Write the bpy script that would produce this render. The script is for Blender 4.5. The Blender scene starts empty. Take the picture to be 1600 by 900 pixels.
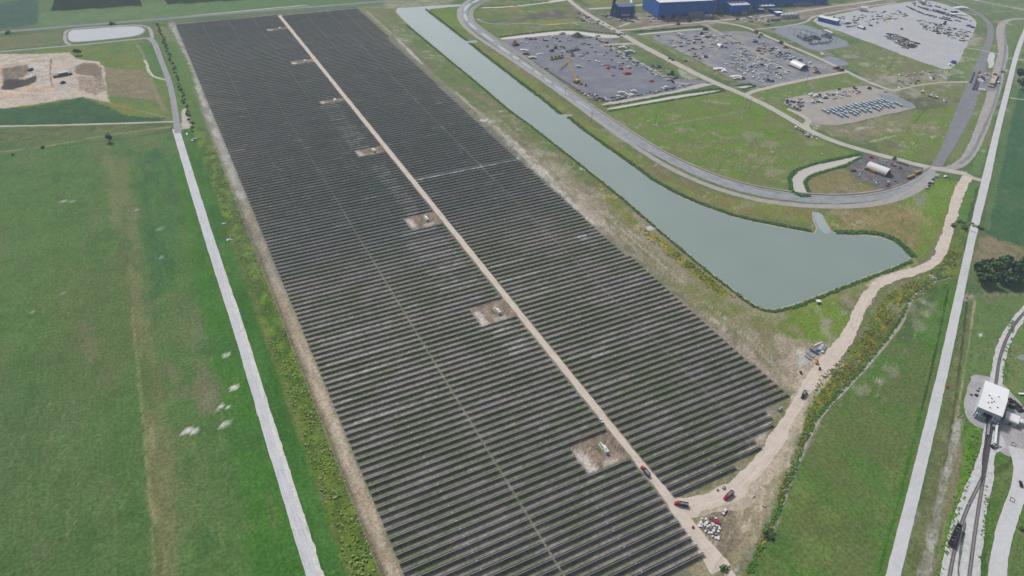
import bpy, bmesh, math, random
import numpy as np
from mathutils import Vector, Matrix, geometry
random.seed(7)
S = bpy.context.scene
COL = S.collection
R_ = math.radians
# ---------------------------------------------------------------- camera
H = 410.0
F, PITCH, ROLL, YAW = 1099.92, 0.642452, 0.0429604, 0.496833
cy, sy, cp, sp = math.cos(YAW), math.sin(YAW), math.cos(PITCH), math.sin(PITCH)
FW = Vector((sy*cp, cy*cp, -sp)); RT = Vector((cy, -sy, 0)); UP = RT.cross(FW)
c_, s_ = math.cos(ROLL), math.sin(ROLL)
RT, UP = c_*RT + s_*UP, -s_*RT + c_*UP
cam = bpy.data.cameras.new('camera'); co = bpy.data.objects.new('camera', cam); COL.objects.link(co)
co.matrix_world = Matrix(((RT.x, UP.x, -FW.x, 0), (RT.y, UP.y, -FW.y, 0), (RT.z, UP.z, -FW.z, H), (0, 0, 0, 1)))
cam.sensor_width = 36.0; cam.lens = 36.0*F/1600.0; cam.clip_start = 1.0; cam.clip_end = 60000
S.camera = co
# ---------------------------------------------------------------- sky, sun, exposure
SUN_EL, SUN_AZ = R_(47), R_(-4)          # azimuth measured from +Y, to the right
w = bpy.data.worlds.new('World'); S.world = w; w.use_nodes = True
nt = w.node_tree; bg = nt.nodes['Background']
sk = nt.nodes.new('ShaderNodeTexSky'); sk.sky_type = 'NISHITA'; sk.sun_disc = False
sk.sun_elevation = SUN_EL; sk.sun_rotation = SUN_AZ; sk.air_density = 1.0; sk.dust_density = 3.0; sk.ozone_density = 1.0
hs = nt.nodes.new('ShaderNodeHueSaturation'); hs.inputs['Saturation'].default_value = 0.5; hs.inputs['Value'].default_value = 1.0
nt.links.new(sk.outputs[0], hs.inputs['Color']); nt.links.new(hs.outputs[0], bg.inputs['Color'])
bg.inputs['Strength'].default_value = 0.075
sd = bpy.data.lights.new('sun', 'SUN'); sd.energy = 2.3; sd.angle = R_(9); sd.color = (1.0, 0.975, 0.95)
so = bpy.data.objects.new('sun', sd); COL.objects.link(so)
so.rotation_euler = Vector((math.sin(SUN_AZ)*math.cos(SUN_EL), math.cos(SUN_AZ)*math.cos(SUN_EL), math.sin(SUN_EL))).to_track_quat('Z', 'Y').to_euler()
so.location = (0, 0, 600)
S.view_settings.view_transform = 'Standard'; S.view_settings.look = 'None'
S.view_settings.exposure = 1.03; S.view_settings.gamma = 1.0; S.view_settings.use_curve_mapping = False
S.cycles.max_bounces = 5; S.cycles.diffuse_bounces = 2; S.cycles.glossy_bounces = 2; S.cycles.volume_bounces = 0
# ---------------------------------------------------------------- helpers
KA = 0.62                                   # base colours from the photograph's tones, scaled to real albedo
def lin(c):
    c = np.asarray(c, float)/255.0
    l = np.where(c <= 0.04045, c/12.92, ((c+0.055)/1.055)**2.4)
    return np.maximum(l-np.array([.016, .016, .024]), l*.25)*KA/1.17
def l4(c): r = lin(c); return (float(r[0]), float(r[1]), float(r[2]), 1.0)
def at(px, py, z=0.0):
    d = RT*((px-800)/F) - UP*((py-450)/F) + FW
    t = (H-z)/-d.z
    return Vector((d.x*t, d.y*t, z))
def pxr(px, py):                             # metres per pixel there, across
    d = RT*((px-800)/F) - UP*((py-450)/F) + FW
    return (H/-d.z)/F
def seg(p, q):
    a, b = at(*p), at(*q); d = b-a
    return (a.x+b.x)/2, (a.y+b.y)/2, math.atan2(d.y, d.x), d.length
def _h(ix, iy, s):
    n = (ix.astype(np.int64)*374761393 + iy.astype(np.int64)*668265263 + s*1442695041) & 0x7fffffff
    n = ((n ^ (n >> 13))*1274126177) & 0x7fffffff
    return ((n ^ (n >> 16)) & 0xffff)/65535.0
def vn(x, y, s=0):
    ix, iy = np.floor(x), np.floor(y); fx, fy = x-ix, y-iy
    fx = fx*fx*(3-2*fx); fy = fy*fy*(3-2*fy)
    a = _h(ix, iy, s); b = _h(ix+1, iy, s); c = _h(ix, iy+1, s); d = _h(ix+1, iy+1, s)
    return (a*(1-fx)+b*fx)*(1-fy) + (c*(1-fx)+d*fx)*fy
def fbm(x, y, scale, s=0, o=4):             # about -1..1
    x = np.asarray(x, float); y = np.asarray(y, float)
    t = 0; a = 1; n = 0; f = 1/scale
    for k in range(o):
        t = t + a*(vn(x*f+17.3*k, y*f-9.1*k, s+k)*2-1); n += a; a *= .55; f *= 2.03
    return t/n*1.35
def tag(o, label=None, cat=None, group=None, kind=None):
    if label: o['label'] = label
    if cat: o['category'] = cat
    if group: o['group'] = group
    if kind: o['kind'] = kind
    return o
# materials
MATS = {}
def nodes(name):
    m = bpy.data.materials.new(name); m.use_nodes = True
    return m, m.node_tree, m.node_tree.nodes['Principled BSDF']
def plain(name, rgb, rough=.6, metal=0.0, var=.12, scale=1.5, spec=.3, rgb2=None):
    if name in MATS: return MATS[name]
    m, t, b = nodes(name)
    g = t.nodes.new('ShaderNodeNewGeometry'); n = t.nodes.new('ShaderNodeTexNoise')
    n.inputs['Scale'].default_value = scale; n.inputs['Detail'].default_value = 4
    t.links.new(g.outputs['Position'], n.inputs['Vector'])
    cr = t.nodes.new('ShaderNodeMix'); cr.data_type = 'RGBA'
    a = l4(rgb)
    e = l4(rgb2) if rgb2 is not None else tuple(v*(1-2*var) for v in a[:3])+(1,)
    cr.inputs[6].default_value = a; cr.inputs[7].default_value = e
    mr = t.nodes.new('ShaderNodeMapRange'); mr.inputs[1].default_value = .35; mr.inputs[2].default_value = .7
    t.links.new(n.outputs['Fac'], mr.inputs[0]); t.links.new(mr.outputs[0], cr.inputs[0])
    t.links.new(cr.outputs[2], b.inputs['Base Color'])
    b.inputs['Roughness'].default_value = rough; b.inputs['Metallic'].default_value = metal
    b.inputs['Specular IOR Level'].default_value = spec
    MATS[name] = m; return m
def earth(name, c1, c2, c3, s1=14, s2=2.2, along=None, tracks=0.0, rough=.95):
    """gravel, dirt or pavement: three tones mixed by broad and fine noise; wheel tracks follow the road's own UV."""
    if name in MATS: return MATS[name]
    m, t, b = nodes(name); L = t.links.new
    g = t.nodes.new('ShaderNodeNewGeometry')
    def noise(sc, det, lo, hi, vec=None):
        n = t.nodes.new('ShaderNodeTexNoise'); n.inputs['Scale'].default_value = sc; n.inputs['Detail'].default_value = det
        n.inputs['Roughness'].default_value = .65
        L(vec or g.outputs['Position'], n.inputs['Vector'])
        r = t.nodes.new('ShaderNodeMapRange'); r.inputs[1].default_value = lo; r.inputs[2].default_value = hi
        L(n.outputs['Fac'], r.inputs[0]); return r.outputs[0]
    def mix(f, a, c):
        x = t.nodes.new('ShaderNodeMix'); x.data_type = 'RGBA'
        L(f, x.inputs[0])
        if isinstance(a, tuple): x.inputs[6].default_value = a
        else: L(a, x.inputs[6])
        if isinstance(c, tuple): x.inputs[7].default_value = c
        else: L(c, x.inputs[7])
        return x.outputs[2]
    col = mix(noise(1/s1, 6, .42, .60), l4(c1), l4(c2))
    col = mix(noise(1/s2, 6, .46, .72), col, l4(c3))
    if tracks:
        uv = t.nodes.new('ShaderNodeUVMap')
        mp = t.nodes.new('ShaderNodeMapping'); mp.inputs['Scale'].default_value = (1.1, .03, 1)
        L(uv.outputs[0], mp.inputs[0])
        n = noise(1.0, 3, .42, .62, mp.outputs[0])
        mm = t.nodes.new('ShaderNodeMath'); mm.operation = 'MULTIPLY'; mm.inputs[1].default_value = tracks; L(n, mm.inputs[0])
        col = mix(mm.outputs[0], col, l4(c3))
    L(col, b.inputs['Base Color']); b.inputs['Roughness'].default_value = rough
    b.inputs['Specular IOR Level'].default_value = .15
    MATS[name] = m; return m
class MB:
    """collects shapes; build() links them as one mesh object"""
    def __init__(s): s.v = []; s.f = []; s.m = []
    def add(s, vs, fs, mi=0):
        o = len(s.v); s.v += [tuple(v) for v in vs]; s.f += [tuple(i+o for i in f) for f in fs]; s.m += [mi]*len(fs); return s
    def box(s, x0, x1, y0, y1, z0, z1, mi=0, M=None, taper=0):
        tx, ty = taper*(x1-x0)/2, taper*(y1-y0)/2
        vs = [(x0,y0,z0),(x1,y0,z0),(x1,y1,z0),(x0,y1,z0),(x0+tx,y0+ty,z1),(x1-tx,y0+ty,z1),(x1-tx,y1-ty,z1),(x0+tx,y1-ty,z1)]
        if M is not None: vs = [M @ Vector(v) for v in vs]
        return s.add(vs, [(3,2,1,0),(4,5,6,7),(0,1,5,4),(1,2,6,5),(2,3,7,6),(3,0,4,7)], mi)
    def tube(s, a, b, r, n=8, r2=None, mi=0, cap=True):
        a, b = Vector(a), Vector(b); d = (b-a).normalized(); r2 = r if r2 is None else r2
        u = d.orthogonal().normalized(); v = d.cross(u)
        vs = []
        for p, q in ((a, r), (b, r2)):
            for k in range(n):
                t = 2*math.pi*k/n; vs.append(p + u*math.cos(t)*q + v*math.sin(t)*q)
        fs = [(k, (k+1) % n, n+(k+1) % n, n+k) for k in range(n)]
        if cap: fs += [tuple(range(n-1, -1, -1)), tuple(range(n, 2*n))]
        return s.add(vs, fs, mi)
    def beam(s, a, b, w_, mi=0): return s.tube(a, b, w_, 4, mi=mi)
    def prism(s, prof, x0, x1, mi=0):        # profile in y,z extruded along x
        n = len(prof)
        vs = [(x0, p[0], p[1]) for p in prof] + [(x1, p[0], p[1]) for p in prof]
        fs = [(k, (k+1) % n, n+(k+1) % n, n+k) for k in range(n)] + [tuple(range(n-1, -1, -1)), tuple(range(n, 2*n))]
        return s.add(vs, fs, mi)
    def mesh(s, name, mats):
        me = bpy.data.meshes.new(name); me.from_pydata(s.v, [], s.f)
        for m in (mats if isinstance(mats, (list, tuple)) else [mats]): me.materials.append(m)
        if any(s.m): me.polygons.foreach_set('material_index', s.m)
        me.update(); return me
    def build(s, name, mats, parent=None, kind=None):
        o = bpy.data.objects.new(name, s.mesh(name, mats)); COL.objects.link(o)
        if parent is not None: o.parent = parent
        if kind: o['kind'] = kind
        return o
def empty(name, x, y, a=0, z=0):
    o = bpy.data.objects.new(name, None); COL.objects.link(o); o.location = (x, y, z); o.rotation_euler = (0, 0, a)
    o.empty_display_size = .5; return o
def put(me, name, x, y, a=0, z=0, sc=None):
    o = bpy.data.objects.new(name, me); COL.objects.link(o); o.location = (x, y, z); o.rotation_euler = (0, 0, a)
    if sc: o.scale = sc
    return o
KIDS = {}
def copy_tree(o, parent=None):
    c = o.copy(); COL.objects.link(c)
    if parent is not None: c.parent = parent
    for ch in [q for q in COL.objects if q.parent == o] if o not in KIDS else KIDS[o]: copy_tree(ch, c)
    return c
def poly_w(pts): return [at(*p) for p in pts]
def resample(P, step, closed=True):
    out = []; n = len(P)
    for i in range(n if closed else n-1):
        a, b = P[i], P[(i+1) % n]; k = max(1, int((b-a).length/step))
        out += [a.lerp(b, j/k) for j in range(k)]
    if not closed: out.append(P[-1])
    return out
def smooth(P, closed=True, it=1):
    for _ in range(it):
        n = len(P); Q = [] if closed else [P[0]]
        for i in range(n if closed else n-1):
            a, b = P[i], P[(i+1) % n]; Q += [a.lerp(b, .25), a.lerp(b, .75)]
        if not closed: Q.append(P[-1])
        P = Q
    return P
SEED = [0]
def sheet(name, pts, z, mat, rag=.8, step=3.0, sm=1, world=False):
    SEED[0] += 11
    P = [Vector((p[0], p[1], 0)) for p in pts] if world else poly_w(pts)
    P = resample(smooth(P, True, sm) if sm else P, step)
    x = np.array([p.x for p in P]); y = np.array([p.y for p in P])
    dx = fbm(x, y, 9, SEED[0], 3)*rag; dy = fbm(x, y, 9, SEED[0]+5, 3)*rag
    V = [(x[i]+dx[i], y[i]+dy[i], z) for i in range(len(P))]
    tri = geometry.tessellate_polygon([[Vector(v) for v in V]])
    F_ = []
    for t in tri:
        a, b, c = [Vector(V[i]) for i in t]
        F_.append(tuple(t) if (b-a).cross(c-a).z > 0 else (t[0], t[2], t[1]))
    me = bpy.data.meshes.new(name); me.from_pydata(V, [], F_); me.materials.append(mat)
    o = bpy.data.objects.new(name, me); COL.objects.link(o); o['kind'] = 'structure'; return o
def ribbon(name, pts, width, z, mat, rag=.5, step=2.6, sm=2, world=False, wl=None):
    """road along a centre line; width in metres, a number or one per point"""
    SEED[0] += 13
    P = [Vector((p[0], p[1], 0)) for p in pts] if world else poly_w(pts)
    W = width if isinstance(width, (list, tuple)) else [width]*len(P)
    P = [Vector((p.x, p.y, W[i])) for i, p in enumerate(P)]       # carry the width in z
    P = resample(smooth(P, False, sm), step, False)
    V = []; UV = []; d = 0; n = len(P); m = 4
    xs = np.array([p.x for p in P]); ys = np.array([p.y for p in P])
    jl = (fbm(xs, ys, 12, SEED[0], 4)+.5*fbm(xs, ys, 3, SEED[0]+7, 2))*rag; jr = (fbm(xs, ys, 12, SEED[0]+3, 4)+.5*fbm(xs, ys, 3, SEED[0]+9, 2))*rag
    for i, p in enumerate(P):
        a, b = P[max(0, i-1)], P[min(n-1, i+1)]
        t = Vector((b.x-a.x, b.y-a.y, 0)).normalized(); s = Vector((-t.y, t.x, 0)); h = p.z/2
        if i: d += math.hypot(p.x-P[i-1].x, p.y-P[i-1].y)
        for k in range(m+1):
            u = k/m*2-1; off = u*h + (jl[i] if k == 0 else jr[i] if k == m else 0)
            q = Vector((p.x, p.y, 0)) + s*off; V.append((q.x, q.y, z)); UV.append((off, d))
    Fc = [(i*(m+1)+k+1, i*(m+1)+k, (i+1)*(m+1)+k, (i+1)*(m+1)+k+1) for i in range(n-1) for k in range(m)]
    me = bpy.data.meshes.new(name); me.from_pydata(V, [], Fc); me.materials.append(mat)
    uv = me.uv_layers.new(name='UVMap'); ix = np.empty(len(me.loops), int); me.loops.foreach_get('vertex_index', ix)
    uv.data.foreach_set('uv', np.array(UV)[ix].ravel())
    o = bpy.data.objects.new(name, me); COL.objects.link(o); o['kind'] = 'structure'
    if me.polygons and me.polygons[0].normal.z < 0: me.flip_normals()
    return o
# ================================================================ THE GROUND
# one fine sheet under the whole view; its own colours (grass, crops, weeds, bare soil) are laid out below by area
NX, NY = 900, 620
def ground_grid():
    yy = [40.0]
    while len(yy) < NY: yy.append(yy[-1] + .72*((yy[-1]**2+H*H)/(410*704)) * .86)
    yy = np.array(yy); yy = 40 + (yy-40)*(1880-40)/(yy[-1]-40)
    xr = np.where(yy < 992, 430+(yy-60)*1.575, 1897-(yy-992)*2.6) + 80
    xl = np.full(NY, -330.0)
    u = np.linspace(0, 1, NX)
    X = xl[:, None] + (xr-xl)[:, None]*u[None]; Y = np.repeat(yy[:, None], NX, 1)
    return X.ravel(), Y.ravel()
GX, GY = ground_grid()
C = np.zeros((len(GX), 3))
def setall():
    n1 = fbm(GX, GY, 60, 1, 4)[:, None]; n2 = fbm(GX, GY, 9, 2, 4)[:, None]
    base = np.array([98, 118, 78.]); C[:] = base + n1*np.array([14, 8, 6.]) + n2*np.array([8, 7, 6.])
setall()
def sdist(P, x, y):
    d = np.full(len(x), 1e9); ins = np.zeros(len(x), bool); n = len(P)
    for i in range(n):
        ax, ay = P[i]; bx, by = P[(i+1) % n]; ex, ey = bx-ax, by-ay; q = ex*ex+ey*ey+1e-9
        t = np.clip(((x-ax)*ex+(y-ay)*ey)/q, 0, 1)
        d = np.minimum(d, np.hypot(x-ax-t*ex, y-ay-t*ey))
        c = ((ay > y) != (by > y)); xi = ax + (y-ay)*ex/np.where(abs(ey) < 1e-9, 1e-9, ey)
        ins ^= c & (x < xi)
    return np.where(ins, d, -d)
K = [100]
def paint(pts, rgb, soft=2.0, rag=3.0, op=1.0, rgb2=None, sc=12, an=1.0, amt=.5, sp=7, world=False):
    """rgb2: second tone broken through by noise of size sc metres, an = how drawn out along Y, amt = how much of it"""
    K[0] += 7; k = K[0]
    P = np.array(pts, float) if world else np.array([(v.x, v.y) for v in poly_w(pts)])
    M = soft+rag*1.5+3
    s = (GX > P[:, 0].min()-M) & (GX < P[:, 0].max()+M) & (GY > P[:, 1].min()-M) & (GY < P[:, 1].max()+M)
    if not s.any(): return
    x, y = GX[s], GY[s]
    d = sdist(P, x, y) + rag*fbm(x, y, sp, k, 3)
    a = np.clip((d+soft)/(2*soft), 0, 1); a = a*a*(3-2*a)*op
    c = np.array(rgb, float)[None] + fbm(x, y, 5, k+1, 4)[:, None]*9
    if rgb2 is not None:
        n = fbm(x, y/an, sc, k+2, 5); q = np.clip((n-(1-2*amt))/.5+.5, 0, 1)[:, None]
        c = c*(1-q) + (np.array(rgb2, float)[None]+fbm(x, y, 3, k+3, 2)[:, None]*6)*q
    C[s] = C[s]*(1-a[:, None]) + c*a[:, None]
def paintw(*a, **k): paint(*a, world=True, **k)
def rect(x0, x1, y0, y1): return [(x0, y0), (x1, y0), (x1, y1), (x0, y1)]
def line(pts, wd, rgb, soft=.8, rag=.8, op=1.0, world=False, **kw):
    P = [Vector((p[0], p[1], 0)) for p in pts] if world else poly_w(pts)
    P = smooth(P, False, 1)
    L_, R2 = [], []
    for i, p in enumerate(P):
        a, b = P[max(0, i-1)], P[min(len(P)-1, i+1)]; t = (b-a).normalized(); n = Vector((-t.y, t.x, 0))*wd/2
        L_.append((p.x+n.x, p.y+n.y)); R2.append((p.x-n.x, p.y-n.y))
    paint(L_+R2[::-1], rgb, soft, rag, op, world=True, **kw)
def mottle(pts, rgb, sc=9, amt=.3, op=.7, an=1.0, world=False, sp=40):
    """patches of another soil breaking through an area"""
    K[0] += 7; k = K[0]; P = np.array(pts, float) if world else np.array([(v.x, v.y) for v in poly_w(pts)])
    s = (GX > P[:, 0].min()) & (GX < P[:, 0].max()) & (GY > P[:, 1].min()) & (GY < P[:, 1].max())
    x, y = GX[s], GY[s]; d = np.clip(sdist(P, x, y)/6, 0, 1)
    n = fbm(x, y/an, sc, k, 5)*.75 + fbm(x, y, sp, k+3, 2)*.45
    a = (np.clip((n-(1-2*amt)*.8)/.22, 0, 1)*d*op)[:, None]
    C[s] = C[s]*(1-a) + (np.array(rgb, float)[None]+fbm(x, y, 3, k+1, 3)[:, None]*10)*a
def spot(px, py, r, rgb, soft=.8, rag=1.5, op=1.0, asp=1.0, **kw):   # r in metres
    p = at(px, py)
    paint([(p.x+r*math.cos(t)*asp, p.y+r*math.sin(t)) for t in np.linspace(0, 6.28, 13)[:-1]], rgb, soft, rag, op, world=True, **kw)
G1, G2, G3 = (88, 122, 66), (118, 124, 88), (72, 108, 66)
TAN, PALE, GREY = (168, 155, 138), (205, 198, 190), (150, 148, 146)
def paint_ground():
    # big crop field on the left, drawn in long strips
    LF = [(-200, 240), (0, 243), (120, 216), (270, 206), (305, 265), (370, 450), (440, 680), (500, 900), (520, 1000), (-420, 1000)]
    paint(LF, (92, 122, 72), 2, 2, rgb2=(104, 122, 80), sc=30, an=3.2, amt=.4)
    paint([(-300, 600), (90, 560), (190, 720), (230, 1000), (-400, 1000)], (98, 118, 80), 25, 14, .6, rgb2=(88, 114, 72), sc=14, an=6, amt=.45)
    paint([(30, 330), (130, 350), (150, 420), (120, 500), (20, 480)], (104, 122, 78), 18, 10, .4)
    paint([(100, 420), (200, 400), (215, 560), (150, 640), (70, 560)], (106, 114, 78), 14, 10, .45)
    paint([(215, 238), (262, 232), (288, 330), (275, 450), (238, 470), (222, 340)], (72, 108, 72), 5, 4, .8, rgb2=(84, 120, 70), sc=8, an=6)
    paint([(270, 240), (300, 262), (345, 400), (420, 655), (478, 860), (488, 1000), (400, 1000), (385, 800), (330, 560), (300, 420)], (76, 122, 56), 6, 5, .85)
    paint([(158, 243), (196, 245), (214, 330), (222, 470), (246, 560), (268, 700), (282, 900), (290, 1000), (246, 1000), (236, 800), (224, 640), (204, 500), (184, 380), (166, 300)], (136, 130, 98), 3, 4, .55, rgb2=(104, 112, 74), sc=9, an=8, amt=.35)
    paint([(226, 640), (238, 640), (262, 900), (268, 1000), (252, 1000), (244, 880)], (172, 160, 124), .8, 1.2, .6, rgb2=(120, 120, 82), sc=6, an=8)
    line([(206, 480), (222, 640), (236, 800), (246, 1000)], 1.4, (165, 158, 120), .6, .8, .6)
    for (a, b) in (((300, 560), (330, 640)), ((290, 480), (318, 540)), ((120, 500), (150, 560)), ((255, 560), (285, 620))):
        paint([a, (a[0]+22, a[1]+4), (b[0]+10, b[1]), (b[0]-16, b[1]+6)], (132, 124, 104), 5, 5, .5)
    rng = random.Random(3)
    for k in range(120):                     # thin bare seams between the crop rows
        px = rng.uniform(5, 400); py = rng.uniform(560, 880); L_ = rng.uniform(14, 60)
        if px > 225+0.0*py and px < 285: continue
        p = at(px, py); paint([(p.x, p.y), (p.x+.55, p.y), (p.x+.55, p.y+L_*.6), (p.x, p.y+L_*.6)], (158, 156, 122), .5, .5, rng.uniform(.25, .6), rgb2=(100, 116, 74), sc=3, an=2, world=True)
    line([(0, 360), (60, 348), (150, 330), (220, 320)], 1.2, (82, 100, 66), .8, .6, .7)
    for q in ((50, 488, 3.2), (100, 314, 4.5), (112, 315, 3), (213, 328, 3), (252, 357, 4), (247, 385, 2.5), (252, 402, 2), (97, 459, 2.4), (250, 617, 2), (335, 640, 1.5), (338, 642, 2)):
        spot(q[0], q[1], q[2]*.8, (176, 174, 172), .5, 1.6, .8, asp=1.3)
    for q in ((352, 555, 3.6), (354, 661, 3.2), (348, 667, 2.4), (297, 672, 3.2), (303, 674, 2.6), (290, 676, 2.4), (358, 637, 2.0), (366, 606, 2.4), (345, 635, 2.6)):
        spot(q[0], q[1], q[2]*.8, (214, 212, 206), .4, 1.5, .95, asp=1.5)
    spot(320, 605, 12, (126, 120, 98), 5, 5, .6); spot(325, 625, 9, (130, 124, 104), 4, 4, .6)
    # verge, weeds and bare strip between the left road and the panels (they run dead straight with the array)
    paintw(rect(17.5, 32.5, 120, 1010), (80, 122, 62), .5, .6, rgb2=(70, 110, 56), sc=20, an=3)
    paintw(rect(31.8, 51, 120, 1480), (116, 142, 62), .6, 1.0, rgb2=(84, 108, 56), sc=5, an=2, amt=.5)
    paintw(rect(33, 50, 100, 430), (92, 108, 62), 2, 2.0, .75, rgb2=(120, 138, 64), sc=5, an=1.5, amt=.5)
    paintw(rect(31, 36, 120, 700), (120, 124, 84), .8, 1.4, .7, rgb2=(96, 120, 60), sc=4, an=2)
    paintw(rect(50.2, 63.5, 100, 1475), (150, 140, 120), .8, 1.0, rgb2=(172, 160, 140), sc=9, an=3)
    paintw(rect(55, 61.5, 100, 1475), (198, 184, 166), 1.2, 1.6, .8, rgb2=(170, 154, 134), sc=8, an=3, amt=.45)
    paintw(rect(54, 62.5, 760, 1470), (216, 212, 206), 1.2, 2.0, .9, rgb2=(168, 160, 146), sc=8, an=2, amt=.35)
    paintw(rect(50, 53, 100, 760), (116, 106, 86), .8, 1.0, .8)
    # ground below the array
    paintw(rect(63, 403, 120, 1462), (150, 143, 134), 1, 1, rgb2=(128, 130, 108), sc=22, an=.5, amt=.5)
    paint([(63, 600), (403, 600), (403, 1462), (63, 1462)], (112, 112, 110), 60, 10, .8, rgb2=(98, 110, 100), sc=30, an=.5, amt=.35, world=True)
    rng = random.Random(11)
    for k in range(950):                     # pale puddled silt and green patches lying between two rows
        gx = rng.uniform(70, 395); r_ = int((rng.uniform(175, 1300)**1.0-198)/6.55); gy = 198.5+r_*6.55+rng.uniform(2.6, 3.9)
        L_ = rng.uniform(3, 17); w_ = rng.uniform(.5, 1.2)
        c = (196, 192, 184) if rng.random() < .5 else ((150, 132, 116) if rng.random() < .4 else (86, 118, 62))
        paint([(gx, gy-w_), (gx+L_, gy-w_), (gx+L_, gy+w_), (gx, gy+w_)], c, .6, 1.2, rng.uniform(.3, .75), world=True, sp=3)
    for (gx0, gx1, gy0, gy1, dens) in ((214, 236, 650, 780, 1.0), (205, 236, 835, 990, .9), (212, 240, 400, 452, .8), (195, 240, 500, 620, .45), (255, 300, 330, 520, .3), (70, 140, 380, 500, .35)):
        k = int((gy0-198.5)/6.55)
        while 198.5+k*6.55 < gy1:
            gy = 198.5+k*6.55+3.2; k += 1
            if rng.random() < dens: a = rng.uniform(0, 5); paint([(gx0+a, gy-1.1), (gx1-rng.uniform(0, 7), gy-1.1), (gx1-2, gy+1.2), (gx0+a, gy+1.2)], (204, 200, 194), .6, 1.0, .85, world=True, sp=4)
    paint([(275, 290), (335, 290), (335, 340), (275, 340)], (104, 124, 66), 14, 16, .35, rgb2=(140, 134, 112), sc=12, an=.4, amt=.5, world=True)
    paint([(260, 225), (320, 225), (320, 262), (260, 262)], (104, 122, 68), 12, 14, .35, rgb2=(140, 134, 112), sc=10, an=.4, amt=.5, world=True)
    for x_ in (154, 341.8): paintw(rect(x_-.8, x_+.8, 165, 1450), (150, 146, 134), .3, .3, .25)
    for gy in (275.1, 456, 636, 820.5, 1001, 1181, 1369):
        h_ = 15 if gy < 700 else 11 if gy < 900 else 8.5
        paint([(209, gy-h_), (247, gy-h_), (247, gy+h_), (209, gy+h_)], (160, 144, 130), 1, 1.6, rgb2=(132, 118, 106), sc=4, world=True)
        paint([(211, gy-h_), (219, gy-h_), (216, gy+h_*.4), (210, gy+h_*.5)], (210, 204, 198), 1, 2, .85, world=True)
        paint([(224, gy-h_), (238, gy-h_), (236, gy-h_*.6), (226, gy-h_*.6)], (200, 190, 182), .8, 1.5, .75, world=True)
        paint([(226, gy-3), (231, gy-5), (230, gy+4), (227, gy+4)], (104, 116, 74), .8, 1, .7, world=True)
    paintw(rect(253, 396, 724.0, 727.6), (214, 214, 208), .5, .5, .95)
    paintw(rect(258, 345, 1230, 1233), (150, 156, 146), .5, .6, .8)
    # bank vegetation shows as a green band under the reeds
    for wd, pp in ((8, [(664, 14), (685, 30), (707, 47), (729, 64)]), (8, [(734, 67), (758, 86), (790, 111), (823, 136), (853, 159), (876, 177)]), (8, [(888, 183), (912, 203), (955, 235), (1000, 263), (1050, 289), (1100, 311), (1150, 330), (1200, 345), (1268, 358)]), (6.5, [(612, 14), (634, 38), (662, 62), (692, 87), (714, 105), (747, 132), (772, 154), (797, 175), (826, 196), (874, 233), (902, 255), (937, 284), (972, 312), (1002, 339), (1037, 369), (1072, 398), (1109, 430), (1145, 457), (1190, 489), (1212, 490), (1240, 483), (1300, 460), (1350, 440), (1400, 421)]), (9, [(1306, 362), (1340, 362), (1372, 363), (1400, 374), (1415, 387), (1428, 401)]), (7, [(1345, 240), (1310, 247), (1268, 256), (1243, 265), (1232, 277), (1234, 299), (1250, 307)]), (7, [(1346, 247), (1320, 260), (1285, 270), (1267, 277), (1259, 285), (1266, 300)]), (7, [(988, 50), (1050, 44.5), (1100, 41)]), (7, [(780, 58), (870, 46.5), (940, 50), (975, 54)]), (6, [(944, 166.5), (1000, 156.5), (1060, 145.5), (1124, 137.5), (1132, 141)])):
        line(pp, wd, (72, 112, 52), .8, 1.2, .95, rgb2=(92, 124, 58), sc=6, amt=.4)
    line([(954, 684), (956, 694), (962, 701), (972, 706), (978, 712)], 2.2, (112, 98, 90), .5, .6, .75)
    line([(957, 684), (961, 694), (968, 700), (976, 705)], .8, (80, 70, 66), .3, .4, .8)
    # strip between the panels and the canal
    ES = [(403, 262), (403, 1460), (440, 1500), (520, 1430), (640, 1080), (660, 900), (700, 720), (760, 560), (800, 440), (720, 330), (560, 250), (430, 200)]
    paint(ES, (112, 124, 80), 2, 2, rgb2=(128, 124, 96), sc=18, an=2, amt=.45, world=True)
    paint([(403, 262), (404, 900), (418, 900), (436, 640), (470, 480), (520, 380), (520, 300), (440, 240)], (158, 146, 128), 4, 6, .9, rgb2=(132, 130, 100), sc=10, an=2, amt=.45, world=True)
    paint([(835, 255), (850, 262), (905, 325), (940, 355), (925, 350), (880, 310), (840, 275), (800, 232), (770, 195), (790, 205)], (204, 198, 192), 1.5, 4, .85, rgb2=(160, 152, 140), sc=8, amt=.35)
    paint([(905, 300), (930, 330), (955, 360), (965, 372), (930, 350), (900, 325)], (196, 180, 170), 2, 4, .8)
    paint([(820, 225), (860, 235), (900, 270), (930, 310), (990, 380), (1010, 410), (985, 400), (930, 340), (880, 290), (830, 245)], (176, 166, 152), 2, 5, .6, rgb2=(130, 126, 100), sc=10)
    paint([(403, 900), (408, 900), (408, 1440), (403, 1440)], (140, 136, 118), 1, 2, .8, world=True)
    line([(560, 12), (620, 60), (700, 130), (760, 185), (830, 262), (900, 330)], 2.0, (120, 118, 100), .5, .8, .8)
    line([(571, 16), (600, 42), (630, 68), (651, 92)], 4, (190, 184, 176), 1, 2.2, .7)
    line([(585, 20), (612, 38), (621, 60)], 3, (178, 172, 160), 1, 2.2, .6)
    line([(620, 60), (650, 90), (660, 100)], 3.5, (198, 196, 196), .7, 1.2, .9)
    line([(711, 142), (740, 170), (765, 188)], 3.2, (196, 190, 180), .7, 1.2, .85)
    line([(760, 176), (785, 190)], 6, (160, 152, 134), 2, 3, .7)
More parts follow.
